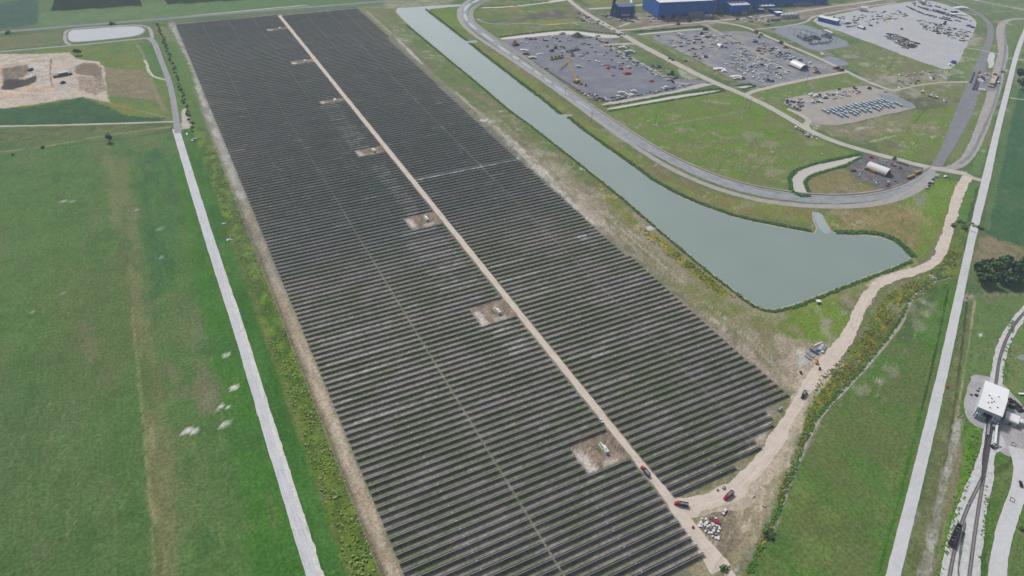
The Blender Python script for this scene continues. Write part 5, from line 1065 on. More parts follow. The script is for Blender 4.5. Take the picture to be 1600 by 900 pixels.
b.add([(-hw-.4, -hd-.4, z0-.3), (hw+.4, -hd-.4, z0-.3), (hw+.4, -hd-.4, z0), (-hw-.4, -hd-.4, z0)], [(0, 1, 2, 3)]); rf = b.build('roof', WR, e)
for k, (vx, vy) in enumerate(((-.45, -.1), (-.2, -.22), (.3, .05), (-.35, -.55), (-.1, -.45), (.05, -.35), (.45, -.6), (-.1, -.8))):
    b = MB(); zz = z0+(z1-z0)*(1-abs(vy)); b.box(vx*hw-.5, vx*hw+.5, vy*hd-.3, vy*hd+.3, zz-.1, zz+.6); b.build('roof_vent', SKY_, rf)
b = MB()
for s in (-1, 1): b.add([(s*hw, -hd, 2.2), (s*hw, hd, 2.2), (s*hw, hd, z0-.3), (s*hw, 0, z1-.35), (s*hw, -hd, z0-.3)], [(0, 1, 2, 3, 4)]); b.box(s*hw-.12, s*hw+.12, -hd, hd, 0, 2.2)
for s in (-1, 1):
    yy = s*hd; b.box(-hw, -3.2, yy-.1, yy+.1, 0, z0-.35); b.box(3.2, hw, yy-.1, yy+.1, 0, z0-.35); b.box(-3.2, 3.2, yy-.1, yy+.1, 7.6, z0-.35)
b.build('wall', WW, e)
b = MB()
for k in range(5): x_ = -hw+1+k*1.5; b.box(x_, x_+.9, -hd-2.6+.2*k, -hd-.12, 0, 5.4-.4*k)
b.build('side_hopper', PBLU, e)
b = MB()
for k in range(3): x_ = 3.6+k*1.9; b.box(x_, x_+1.3, -hd-3.2, -hd-.12, 0, 5.8-.5*k)
b.box(5.5, 9.5, -hd-6.2, -hd-3.4, 0, 3.0); b.build('filter_unit', SILV, e)
gadgW = at(1578, 659); e = empty('annex_building', gadgW.x, gadgW.y, ang); tag(e, 'small flat-roofed white building right of the unloading shed', 'building')
b = MB(); b.box(-4.6, 4.6, -4.4, 4.4, 0, 4.6); b.build('wall', plain('cream_wall', (214, 208, 198), .7, var=.05), e); b = MB(); b.add([(-4.9, -4.7, 4.4), (4.9, -4.7, 4.4), (4.9, 4.7, 5.4), (-4.9, 4.7, 5.4), (-4.9, -4.7, 4.2), (4.9, -4.7, 4.2), (4.9, 4.7, 5.2), (-4.9, 4.7, 5.2)], [(0, 1, 2, 3), (7, 6, 5, 4), (0, 4, 5, 1), (1, 5, 6, 2), (2, 6, 7, 3), (3, 7, 4, 0)]); b.build('roof', WR, e)
b = MB(); b.box(-1, 1, -4.5, -4.4, 0, 2.4); b.build('door', DGRY, e)
gadget('storage_tank', 1593, 663, 0, 'pale blue round tank at the right photo edge beside the annex building', 'tank', [('tank_shell', PBLU, [('t', (0, 0, 0), (0, 0, 4.2), 2.6, 20)]), ('tank_roof', WHITEP, [('t', (0, 0, 4.2), (0, 0, 4.9), 2.65, 20, .3)])])
x, y, a, L = seg((1556.5, 655), (1552, 697)); e = empty('conveyor', x, y, a); tag(e, 'long white covered conveyor running down from the unloading shed', 'conveyor')
b = MB(); b.box(-L/2, L/2, -.7, .7, 2.2, 3.6); b.build('gallery', WHITEP, e)
for k in range(5):
    b = MB(); x_ = -L/2+1+k*(L-2)/4; b.box(x_-.12, x_+.12, -.7, -.5, 0, 2.2); b.box(x_-.12, x_+.12, .5, .7, 0, 2.2); b.build('trestle', M_STEEL, e)
b = MB(); b.box(-L/2+2, L/2-9, -5.6, -4.0, .8, 1.6); b.box(-L/2+5, -L/2+9, -5.4, -3.6, 1.6, 3.2); b.build('feed_hopper', SILV, e)
gadget('transfer_pump', 1552, 699, -.3, 'dark machine with pale hood at the lower end of the conveyor', 'machine', [('machine_body', DGRY, [('b', -2.2, -.4, -1.3, 1.3, 0, 2.2)]), ('hood', SILV, [('b', -.4, 2.8, -1, .9, .3, 1.6)]), ('pipe', BLK, [('t', (2.6, 0, .6), (6.5, -.8, .5), .25, 7)])])
def coal(px, py, s, l):
    p = at(px, py); r = random.Random(int(px*7)); b = MB(); b.tube((0, 0, 0), (0, 0, s*.5), s, 11, .15*s); 
    b.v = [(v[0]*r.uniform(.7, 1.2), v[1]*r.uniform(.8, 1.3), v[2]) for v in b.v]; o = b.build('coal_heap', plain('black_coal', (52, 52, 58), .9, var=.1)); o.location = (p.x, p.y, .07); o.rotation_euler.z = r.uniform(0, 6); tag(o, l, 'coal heap', 'black coal heaps by the unloading shed')
for q in ((1518, 617, 1.4), (1528, 611, 1.5), (1526, 618, 2.2), (1531, 607, 1.2), (1531, 622, 1.5)): coal(q[0], q[1], q[2], 'small black coal heap spilled on the gravel left of the unloading shed')
for q in ((1583, 628, 3.5), (1589, 634, 4.2), (1580, 636, 3.0), (1594, 641, 3.6)): coal(q[0], q[1], q[2], 'large black coal heap right of the unloading shed')
gadget('flat_trailer', 1588, 634, -.5, 'flat steel trailer standing among the coal heaps', 'trailer', [('trailer_deck', SILV, [('b', -4.5, 4.5, -1, 1, 1.0, 1.25)]), ('wheel', BLK, [('t', (-3, -1, .5), (-3, 1, .5), .5, 9)]), ('wheel', BLK, [('t', (3, -1, .5), (3, 1, .5), .5, 9)])])
gadget('loader', 1577.5, 627, .9, 'dark red loader beside the right wall of the unloading shed', 'loader', [('body', MAR, [('b', -1.8, 1.8, -1, 1, .8, 2.0)]), ('cab', GLS, [('b', -.6, .7, -.8, .8, 2.0, 3.0)]), ('bucket', DGRY, [('b', 2.4, 3.2, -1.4, 1.4, .2, 1.2)]), ('wheel', BLK, [('t', (1.2, -1.2, .7), (1.2, 1.2, .7), .7, 10)]), ('wheel', BLK, [('t', (-1.2, -1.2, .7), (-1.2, 1.2, .7), .7, 10)])])
gadget('flatbed_wagon', 1597, 616.5, -.45, 'white flatbed on the grass edge right of the unloading shed', 'flatbed', [('deck', WHITEP, [('b', -3.4, 3.4, -1, 1, .8, 1.2)]), ('wheel', BLK, [('t', (-2, -1, .4), (-2, 1, .4), .4, 8)]), ('wheel', BLK, [('t', (2, -1, .4), (2, 1, .4), .4, 8)])])
# railcar: open hopper with ribs
x, y, a, L = seg((1483.5, 853), (1496.5, 824.5)); e = empty('railcar', x, y, a, .3); tag(e, 'grey open hopper railcar standing alone on the siding', 'railcar')
hl = L/2
b = MB()
for s in (-1, 1): b.box(-hl, hl, s*1.5-.08, s*1.5+.08, 1.0, 3.9)
b.box(-hl-.08, -hl+.08, -1.5, 1.5, 1.0, 3.9); b.box(hl-.08, hl+.08, -1.5, 1.5, 1.0, 3.9); b.box(-hl, hl, -1.5, 1.5, .9, 1.05)
for k in range(12): xx = -hl+.8+k*(L-1.6)/11; b.box(xx-.1, xx+.1, -1.68, -1.58, 1.0, 3.8); b.box(xx-.1, xx+.1, 1.58, 1.68, 1.0, 3.8)
b.build('hopper_body', plain('railcar_steel', (92, 88, 90), .6, var=.15), e)
b = MB()
for k in range(1, 6): xx = -hl+k*L/6; b.box(xx-.5, xx+.5, -1.42, 1.42, 1.05, 3.3, taper=.5)
b.build('hopper_bay', plain('railcar_inside', (150, 148, 150), .8, var=.15), e)
b = MB()
for k in range(5): xx = -hl+(k+.5)*L/5; b.box(xx-.15, xx+.15, -1.42, 1.42, 3.5, 3.8)
b.build('cross_brace', M_DK, e)
b = MB(); b.box(-hl-1.0, -hl-.08, -1.4, 1.4, .8, 1.3); b.box(hl+.08, hl+1.0, -1.4, 1.4, .8, 1.3); b.build('end_platform', BRN, e)
wheels(e, (-hl+1.2, -hl+2.8, hl-2.8, hl-1.2), .75, .45, .2)
gadget('switch_stand', 1512, 788.5, .3, 'grey switch machine between the two tracks', 'switch machine', [('switch_box', SILV, [('b', -.9, .9, -.5, .5, 0, .8)]), ('rod', M_DK, [('t', (-2, 0, .3), (2, 0, .3), .1, 6)])])
for q, l in (((1583, 694), 'white concrete frame on the drive below the annex building'), ((1581, 781), 'white concrete frame on the grass left of the gravel drive'), ((1501, 650), 'small white steel frame at the left edge of the unloading yard')):
    gadget('concrete_frame', q[0], q[1], .4, l, 'concrete frame', [('frame_side', M_CON, [('b', -2.0, 2.0, -1.5, -1.2, .1, .7), ('b', -2.0, 2.0, 1.2, 1.5, .1, .7)]), ('frame_end', M_CON, [('b', -2.0, -1.7, -1.2, 1.2, .1, .65), ('b', 1.7, 2.0, -1.2, 1.2, .1, .65)])])
pickup((1595.5, 762), (1593.5, 752.5), 'dark pickup truck driving on the gravel drive at the right photo edge', DGRY); bush(1596, 826, 'small dark shrub on the grass right of the gravel drive', .8)
# ================================================================ WORKS YARD BY THE ROAD LOOP
def hoop(px1, px2, w_, h, lab, wall, name='hoop_barn', roof=WHITEP, openend=-1):
    x, y, a, L = seg(px1, px2); e = empty(name, x, y, a); tag(e, lab, 'hoop barn')
    n = 9; prof = [(-w_/2*math.cos(math.pi*k/n), 2.4+(h-2.4)*math.sin(math.pi*k/n)) for k in range(n+1)]
    b = MB(); V = [(s*L/2, p[0], p[1]) for s in (-1, 1) for p in prof]; b.add(V, [(k, k+1, n+2+k, n+1+k) for k in range(n)]); b.add([(v[0], v[1]*.985, v[2]-.1) for v in V], [(n+1+k, n+2+k, k+1, k) for k in range(n)]); r_ = b.build('roof', roof, e)
    b = MB(); b.add([(-L/2+.05, p[0]*.99, p[1]) for p in prof], [tuple(range(n+1))]); b.build('end_wall', roof, e)
    b = MB()
    for s in (-1, 1): b.box(-L/2, L/2, s*w_/2-.15, s*w_/2+.15, 0, 2.4)
    b.build('side_wall', wall, e); return e
hoop((1355, 262), (1387, 274), 15, 8.5, 'long white-roofed hoop barn with red sides in the black gravel works yard', plain('red_cladding', (150, 66, 54), .7))
def tank_trailer(px1, px2, lab, mat=YEL, name='tank_trailer', cat='tank trailer', grp=None, L_=None, box=False):
    x, y, a, L = seg(px1, px2); e = empty(name, x, y, a); tag(e, lab, cat, grp); L = L_ or L
    b = MB()
    if box: b.box(-L/2, L/2, -1.3, 1.3, .9, 3.6)
    else: b.tube((-L/2, 0, 2.3), (L/2, 0, 2.3), 1.4, 12)
    b.build('container_body' if box else 'tank_shell', mat, e)
    b = MB(); b.box(-L/2, L/2, -.9, .9, .6, .9); b.build('chassis', M_DK, e); wheels(e, (-L/2+1, -L/2+2.2, L/2-1.4), 1.0, .5, .4)
tank_trailer((1417, 280), (1428, 275.5), 'yellow tank trailer at the front right of the black works yard', YEL); tank_trailer((1429, 273), (1438, 269), 'yellow tank trailer nearest to the road crossing', YEL)
for k, (u, v) in enumerate((((1354, 265), (1359, 267)), ((1358, 267), (1363, 269)), ((1362, 269), (1367, 271)))): tank_trailer(u, v, 'yellow machine trailer against the red side of the hoop barn, %s of three' % ('left', 'middle', 'right')[k], YEL, box=True, cat='machine trailer', name='machine_trailer')
def clut(name, px, py, ang, size, lab, cat, mat, mat2=None, grp=None, h=None):
    """a machine or stack of a few pixels: body, upper piece and feet"""
    p = at(px, py); l, w_, hh = size; b = MB(); b.box(-l/2, l/2, -w_/2, w_/2, .25, hh*.6, 0); b.box(-l*.22, l*.3, -w_*.4, w_*.4, hh*.6, hh, 1); b.box(-l*.42, -l*.3, -w_*.45, w_*.45, 0, .25, 2); b.box(l*.3, l*.42, -w_*.45, w_*.45, 0, .25, 2)
    o = b.build(name, [mat, mat2 or mat, BLK]); o.location = (p.x, p.y, .13); o.rotation_euler.z = ang; tag(o, lab, cat, grp); return o
clut('skip', 1361, 246.5, .3, (5, 4, 2.6), 'bright red skip at the top left corner of the works yard', 'skip', RED)
clut('excavator', 1397, 249, .2, (7, 3, 3.2), 'teal crane truck beside the road at the top of the works yard', 'crane truck', TEAL, BLK); clut('skip', 1333, 267.5, -.4, (7, 2.8, 2.4), 'dark red skip at the left end of the works yard', 'skip', MAR)
for k, (u, v) in enumerate(((1376, 253), (1380, 251), (1384, 253), (1379, 256), (1383, 257), (1376, 250))): clut('white_crate', u, v, .3+k, (3.4, 2.6, 2.2), 'white crate in the cluster between the hoop barn and the road', 'crate', WHITEP, SILV, 'white crates behind the hoop barn')
for k, (u, v) in enumerate(((1350, 262), (1349, 266), (1346, 268), (1350, 270), (1344, 272), (1343, 275))): clut('white_drum_pallet', u, v, .3+k, (2.2, 2, 1.8), 'white pallet of drums at the left end of the hoop barn', 'pallet', WHITEP, SILV, 'white pallets left of the hoop barn')
clut('loader', 1370, 286.5, .9, (4.5, 2.4, 2.8), 'white loader at the front of the works yard', 'loader', WHITEP, GLS); clut('loader', 1387, 287, .9, (5.5, 2.4, 2.8), 'teal loader at the front of the works yard', 'loader', TEAL, PBLU); clut('skid_steer', 1386, 290.5, .3, (4, 2, 1.8), 'red skid steer at the lowest edge of the works yard', 'skid steer', RED, RED)
clut('compressor', 1399, 284, .3, (2.4, 1.6, 1.6), 'small blue compressor on the right front of the works yard', 'compressor', BLU); clut('pile_driver_head', 1392.5, 258, 1.2, (2.5, 2, 3.2), 'orange machine in the middle of the works yard', 'machine', ORG, RED); clut('scrap_skip', 1398, 260, .2, (3.5, 3, 2), 'dark round tank in the middle of the works yard', 'tank', DGRY, M_GREYP); clut('scrap_bin', 1406, 263, .6, (6, 3.5, 1.8), 'brown scrap bin right of the works yard centre', 'scrap bin', BRN); clut('small_dumper', 1361, 280, .2, (2.6, 1.4, 1.5), 'orange dumper on the dark gravel below the hoop barn', 'dumper', ORG)
stack((1400, 253), (1420, 260), 2.4, 'long dark steel beams beside the road in the works yard', BRN, 3, 1.2, grp=None); stack((1401, 251), (1420, 257.5), 1.0, 'long pale pipe beside the road in the works yard', SILV, 2, 1.0, grp=None)
cars = [(1448, 294, WHITEP, 'white'), (1451, 291, DGRY, 'dark'), (1452, 286.5, DGRY, 'dark'), (1457, 286.5, SILV, 'silver'), (1458, 280.5, DGRY, 'dark'), (1462, 277, SILV, 'silver')]
for k, (u, v, m_, c) in enumerate(cars):
    p = at(u, v); e = pickup((u-2.2, v+1.1), (u+2.2, v-1.1), '%s car parked on the outer edge of the road loop, %s of the line' % (c, ('lowest', 'second', 'third', 'fourth', 'fifth', 'topmost')[k]), m_, 'cars parked along the road loop', bed=False, name='parked_car', cat='car')
gadget('boat_trailer', 1476, 276.5, .1, 'white trailer on the grass just below the road crossing', 'trailer', [('deck', WHITEP, [('b', -3, 3, -1.2, 1.2, .7, 1.5)]), ('wheel', BLK, [('t', (0, -1.2, .4), (0, 1.2, .4), .4, 9)])])
# black machines in the haul corridor
for q, l in (((1529, 115), 'long black windrow left of the worksite'), ):
    pass
M_SCREEN = plain('dark_stockpile', (84, 80, 88), .95)
for (a_, b_, l) in (((1522, 114), (1516, 130), 'left dark gravel windrow on the paved haul road'), ((1531, 112), (1520, 141), 'middle dark gravel windrow on the paved haul road'), ((1529, 129), (1525, 141), 'right dark gravel windrow on the paved haul road')):
    x, y, a, L = seg(a_, b_); b = MB(); b.box(-L/2, L/2, -2.1, 2.1, 0, 1.5, taper=0); b.v = [(v[0], v[1]*(.25 if v[2] > 1 else 1), v[2]) for v in b.v]; o = b.build('gravel_windrow', M_SCREEN); o.location = (x, y, .14); o.rotation_euler.z = a; tag(o, l, 'windrow', 'dark gravel windrows')
x, y, a, L = seg((1547.5, 137), (1554.5, 117)); e = empty('screening_plant', x, y, a); tag(e, 'long cream and white crushing plant on the dark worksite', 'crushing plant')
b = MB(); b.box(-L*.38, L*.2, -3.6, 3.2, 2, 5.5); b.build('plant_body', TANP, e); b = MB(); b.box(L*.2, L*.48, -4.5, 4.5, 1.5, 4); b.build('feed_hopper', TANP, e); b = MB(); b.box(L*.24, L*.44, -3.4, 3.4, 3.9, 4.1); b.build('hopper_mouth', BLK, e); b = MB(); b.box(-1, 4, -4.6, -3.6, 2, 4.5); b.box(1, 3, 0, 2.5, 5.5, 6.3); b.build('engine_cover', plain('faded_red', (206, 120, 112), .6), e); b = MB(); b.box(-L*.5, -L*.38, -4.0, 4.0, .5, 2.5); b.build('discharge_ramp', plain('drab_steel', (160, 152, 128), .7), e)
for k, (u, v, s, m_, l) in enumerate(((1532, 120, (9, 7, 3.5), TANP, 'cream machine left of the crushing plant'), (1531, 126, (8, 6, 3), WHITEP, 'white container left of the crushing plant'), (1534, 129, (8, 5, 3), WHITEP, 'white container at the lower left of the worksite'), (1535, 123, (8, 4, 3.4), BRN, 'reddish brown machine in the middle of the worksite'), (1537, 127, (4, 3, 2.5), BLU, 'bright blue tank in the middle of the worksite'), (1541, 124.5, (5, 4, 2.6), WHITEP, 'small white cabin between machines on the worksite'), (1542, 117, (9, 3, 2.6), PBLU, 'pale blue trailer at the top of the worksite'), (1560, 130, (5, 4.5, 3), WHITEP, 'white cabin right of the crushing plant'), (1566, 113, (7, 4, 2.6), M_GREYP, 'grey truck beside the gravel haul road above the worksite'))):
    clut('site_machine', u, v, 1.1+.2*k, s, l, 'site machine', m_, m_ if k != 8 else DGRY, 'machines on the haul road worksite')
gadget('round_pool', 1534, 140.5, 0, 'round white-rimmed settling tank at the foot of the worksite', 'tank', [('tank_rim', WHITEP, [('t', (0, 0, .3), (0, 0, 1.4), 5.2, 22)]), ('tank_water', WATB, [('t', (0, 0, 1.4), (0, 0, 1.45), 4.1, 20)])])
for u, v, l in ((1441, 144.5, 'left of the three white excavators on the meadow'), (1453, 151, 'middle of the three white excavators on the meadow'), (1462, 153.5, 'right of the three white excavators on the meadow')):
    gadget('excavator', u, v, .8 if u < 1450 else 2.0, l.replace('left', 'leftmost').replace('right of', 'rightmost of'), 'excavator', [('body', WHITEP, [('b', -2.5, 1.5, -1.7, 1.7, 1.2, 3.2)]), ('boom', WHITEP, [('t', (1.2, 0, 2.5), (6, 0, 9), .45, 6), ('t', (6, 0, 9), (10, 0, 4), .35, 6)]), ('track', DGRY, [('b', -2.5, 2.5, -1.9, -1.1, 0, 1.2), ('b', -2.5, 2.5, 1.1, 1.9, 0, 1.2)])], 'white excavators on the meadow')
clut('white_dumper', 1476.5, 158.5, 1, (6, 4.5, 4), 'white rounded dumper standing alone on the meadow', 'dumper', WHITEP, SILV)
# ================================================================ THE YARDS, top right
NAVY = plain('navy_cladding', (34, 110, 206), .6, var=.06, scale=.2); NAVY2 = plain('dark_navy_cladding', (42, 78, 150), .6, var=.08, scale=.3)
BR = math.atan2((at(1165, 22)-at(1027, 29)).y, (at(1165, 22)-at(1027, 29)).x)
def shed(px, py, L, D, h, lab, wall=NAVY, roof=WHITEP, ang=None, name='blue_shed', ridge=1.2, cat='building', panels=0):
    """front left bottom corner at (px, py); runs L along the front and D back"""
    p = at(px, py); e = empty(name, p.x, p.y, BR if ang is None else ang); tag(e, lab, cat)
    b = MB(); b.box(0, L, 0, D, 0, h); b.build('wall', wall, e)
    b = MB(); b.prism([(-.6, h+.02), (D+.6, h+.02), (D+.6, h+.35), (D/2, h+.35+ridge), (-.6, h+.35)], -.6, L+.6); b.build('roof', roof, e)
    if L > 40:
        for k in range(int(L/9)): b = MB(); x_ = 4+k*9; b.box(x_, x_+2.6, D*.3, D*.3+3, h+.6, h+2.6+ridge*.6); b.build('roof_vent', M_GREYP, e)
        b = MB(); b.box(.2, L-.2, -.1, -.01, 0, 2.2); b.box(L*.55, L*.8, -9, -.15, 0, h*.35); b.build('base_lean_to', M_GREYP, e)
        b = MB()
        for k in range(int(L/6)): b.box(k*6+.1, k*6+.35, -.16, -.02, 2.3, h)
        b.build('wall_ribs', wall, e, 'stuff')
    if panels:
        for k in range(panels): b = MB(); x_ = L*(k+.3)/panels; b.box(x_, x_+L/panels*.35, -.12, -.02, 0, h*.22); b.build('shutter_door', DGRY, e)
    return e
shed(1107, 19.5, 120, 60, 32, 'tall blue mill bay set back behind the striped-roof building', name='mill_building')
shed(1027, 29, 122, 75, 31, 'tallest blue mill building with white roof at the top of the photo', name='mill_building', panels=5)
shed(1140, 23.5, 44, 40, 19, 'blue mill building with pale striped roof right of the tallest one', roof=plain('pale_roof', (214, 220, 226), .5), name='mill_building', panels=3)
shed(1163, 12, 210, 60, 15, 'long low blue mill building reaching to the right', name='mill_building', panels=9)
shed(1180, 15, 46, 12, 6, 'low white-roofed blue canopy building in front of the long mill', panels=4, ridge=.4)
shed(1186, 20, 12, 12, 6, 'small blue cube building with white roof in front of the long mill', ridge=.3); shed(1204, 21, 27, 12, 7, 'dark blue electrical building in front of the long mill', NAVY2, plain('blue_grey_roof', (70, 84, 116), .6), ridge=.3); shed(1213, 25, 14, 12, 6, 'small blue building beside the row of silver tanks', NAVY, ridge=.3)
p1, p2 = at(1277, 33), at(1306, 40); shed(1277, 32.5, (p2-p1).length, 16, 8, 'long blue hall with white roof beside the substation', ang=math.atan2((p2-p1).y, (p2-p1).x), panels=4)
shed(964, 27, 36, 26, 20, 'dark blue baghouse with lighter blue roof near the stack', NAVY2, plain('baghouse_roof', (86, 112, 160), .6), name='baghouse', ridge=3, panels=4)
shed(972, 28.5, 17, 7, 5, 'small white-roofed annex in front of the dark blue baghouse', NAVY2, name='annex', ridge=.3)
gadget('smokestack', 957, 24, 0, 'dark blue smokestack left of the baghouse', 'smokestack', [('stack_shaft', NAVY2, [('t', (0, 0, 0), (0, 0, 22), 6.5, 14, 3.2), ('t', (0, 0, 22), (2, 0, 62), 3.2, 14, 2.8)]), ('stack_door', M_GREYP, [('b', -2, 2, -6.7, -5.6, 0, 12)])])
gadget('duct', 984, 22, 0, 'pale elevated duct sloping up from the baghouse to the mill', 'duct', [('duct_pipe', PBLU, [('t', (8, 4, 9), (50, 75, 16), 2.4, 10)]), ('duct_elbow', NAVY2, [('t', (-2, 0, 8), (9, 5, 9), 3.4, 10)]), ('duct_support', M_STEEL, [('t', (8, 4, 0), (8, 4, 8), .5, 6), ('t', (38, 55, 0), (38, 55, 13), .5, 6)])])
for k in range(2):
    q = ((1097, 20), (1115, 22))[k]; gadget('crane_mast', q[0], q[1], 0, ('rust brown column standing against the tall mill wall', 'thin tan crane mast in front of the mill buildings')[k], 'crane mast', [('mast', (BRN, TANP)[k], [('t', (0, 0, 0), (-3+k*2, 0, 34), 1.3-.5*k, 8, .9-.4*k)]), ('mast_base', M_DK, [('b', -2, 2, -2, 2, 0, 1.5)])])
for k in range(5): gadget('silver_tank', 1222.5+k*5.4, 28.5-k*.35, 0, 'silver domed tank in the tank farm row, %s from the left' % ('first', 'second', 'third', 'fourth', 'last')[k], 'tank', [('tank_shell', M_GRN, [('t', (0, 0, 0), (0, 0, 7), 5.2, 16)]), ('tank_dome', SILV, [('t', (0, 0, 7), (0, 0, 9), 5.2, 16, 1.5)])], 'silver tanks of the tank farm')
for k in range(3): gadget('silver_tank', 1206+k*5, 33-k*.4, 0, 'low grey vessel in front of the tank farm, %s one' % ('left', 'middle', 'right')[k], 'tank', [('tank_shell', M_GREYP, [('t', (-3, 0, 2.5), (3, 0, 2.5), 2.4, 12)]), ('saddle', M_CON, [('b', -2, 2, -1.4, 1.4, 0, 1)])], 'low vessels in front of the tank farm')
for k in range(2): gadget('silver_tank', 1102.5+k*6, 27.5, 0, 'pale storage tank in front of the tall mill, %s one' % ('left', 'right')[k], 'tank', [('tank_shell', PBLU, [('t', (-4, 0, 3.5), (4, 0, 3.5), 3.2, 12)]), ('saddle', M_CON, [('b', -3, 3, -1.6, 1.6, 0, 1.4)])], 'pale tanks before the mill')
hoop((1238, 101.5), (1256, 109.5), 18, 9, 'white hoop barn with reddish sides in the grey material yard', plain('red_cladding', (150, 66, 54), .7)); hoop((1354, 17.5), (1343, 16), 14, 9, 'white hoop barn at the back of the pale parking yard', M_GREYP); hoop((1341, 43), (1350, 46), 9, 5, 'small pale blue hoop barn in the pale parking yard', M_GREYP, roof=PBLU)
hoop((1122, 72), (1127, 74.5), 9, 5, 'small white hoop shelter in the grey material yard', M_GREYP)
hoop((1440, 5), (1443, 4), 9, 5, 'small white shelter by the white-topped stores at the top of the parking yard', M_GREYP)
# substation
SA = math.atan2((at(1335, 70)-at(1258, 38)).y, (at(1335, 70)-at(1258, 38)).x)
def gantry(px, py, L, lab, h=11):
    p = at(px, py); e = empty('substation_gantry', p.x, p.y, SA); tag(e, lab, 'gantry', 'steel gantries of the substation')
    for s in (-1, 1): b = MB(); b.tube((s*L/2, 0, 0), (s*L/2, 0, h), .35, 5, .25); b.build('gantry_leg', M_STEEL, e)
    b = MB(); b.box(-L/2, L/2, -.35, .35, h-.7, h); b.build('crossbeam', M_STEEL, e)
for k, (u, v) in enumerate(((1255, 56), (1262, 58), (1270, 60), (1280, 55), (1288, 58), (1296, 61), (1250, 62), (1258, 64), (1284, 66), (1300, 66), (1245, 55), (1236, 53))): gantry(u, v, 16, 'tall galvanised gantry in the %s of the substation' % ('back left part', 'middle', 'right part')[0 if u < 1256 else 1 if u < 1282 else 2])
for k, (u, v) in enumerate(((1258, 63), (1264, 65.5), (1270, 60), (1275, 61), (1290, 57), (1295, 59))): clut('transformer', u, v, SA, (9, 6, 6), 'grey power transformer in the substation, %s pair' % ('left', 'middle', 'right')[k//2], 'transformer', M_GREYP, plain('rust_grey', (122, 112, 118), .7), 'transformers of the substation')
for k in range(11):
    u, v = 1266+k*3.0+(k % 3), 69-.35*k+(k % 2)*1.5; clut('circuit_breaker', u, v, SA, (4, 3, 4), 'pale circuit breaker in the front row of the substation', 'breaker', SILV, PBLU, 'circuit breakers in the substation front row')
for k in range(10):
    u, v = 1246+k*4.3, 58+(k % 3)*2.2; clut('bus_support', u, v, SA, (4, 3, 5), 'grey equipment stand among the substation gantries', 'equipment stand', SILV, M_GREYP, 'equipment stands of the substation')
stack((1244, 46), (1264, 54.5), 1.6, 'long pale cable trench cover across the substation', WHITEP, 2, .8, 'cable_trench', 'cable trench', None); shed(1287, 50, 20, 4, 4, 'small white control house at the right of the substation', WHITEP, WHITEP, ang=SA, name='control_house', ridge=.3)
stack((1282, 84), (1287, 87), 4, 'white trailer cabin by the road corner below the substation', WHITEP, 1, 3.2, 'trailer_cabin', 'cabin', None)
# crane and coaches in the dark equipment yard
e = gadget('lattice_crane', 901, 129, .3, 'yellow crawler crane with long lattice boom in the dark equipment yard', 'crane', [('crane_body', YEL, [('b', -4.5, 4, -2.6, 2.6, 1.5, 5)]), ('crawler', DGRY, [('b', -4.5, 4.5, -3.6, -2.2, 0, 1.5), ('b', -4.5, 4.5, 2.2, 3.6, 0, 1.5)]), ('counterweight', TANP, [('b', 4, 6, -2.6, 2.6, 1.5, 4.5)])])
def lattice(mb, a, b_, w_, n):
    a, b_ = Vector(a), Vector(b_); d = (b_-a); t = d.normalized(); u = t.orthogonal().normalized(); v = t.cross(u)
    C4 = [(u+v)*w_/2, (u-v)*w_/2, (-u-v)*w_/2, (-u+v)*w_/2]
    for c in C4: mb.beam(a+c, b_+c, .22)
    for k in range(n):
        p, q = a+d*(k/n), a+d*((k+1)/n)
        for i in range(4): mb.beam(p+C4[i], q+C4[(i+1) % 4], .13)
b = MB(); lb = e.matrix_basis.inverted(); A0 = Vector((-3, 0, 4)); tip = lb @ at(888, 93, 16); lattice(b, A0, tip, 2.4, 16); b.build('lattice_boom', YEL, e); b = MB(); b.beam((3, 0, 5), (1, 0, 13), .4); b.beam((1, 0, 13), tuple(tip), .07); b.build('gantry_mast', DGRY, e)
e = empty('boom_section', at(873, 108).x, at(873, 108).y); tag(e, 'spare yellow lattice boom lying on the ground left of the crane', 'crane boom'); b = MB(); o = Vector(e.location); lattice(b, at(889, 96)-o+Vector((0, 0, 2)), at(874, 110)-o+Vector((0, 0, 2)), 2.2, 14); b.build('lattice_section', YEL, e); b = MB(); lattice(b, at(885, 92)-o+Vector((0, 0, 2)), at(893, 96)-o+Vector((0, 0, 2)), 2.6, 6); b.build('boom_head', YEL, e)
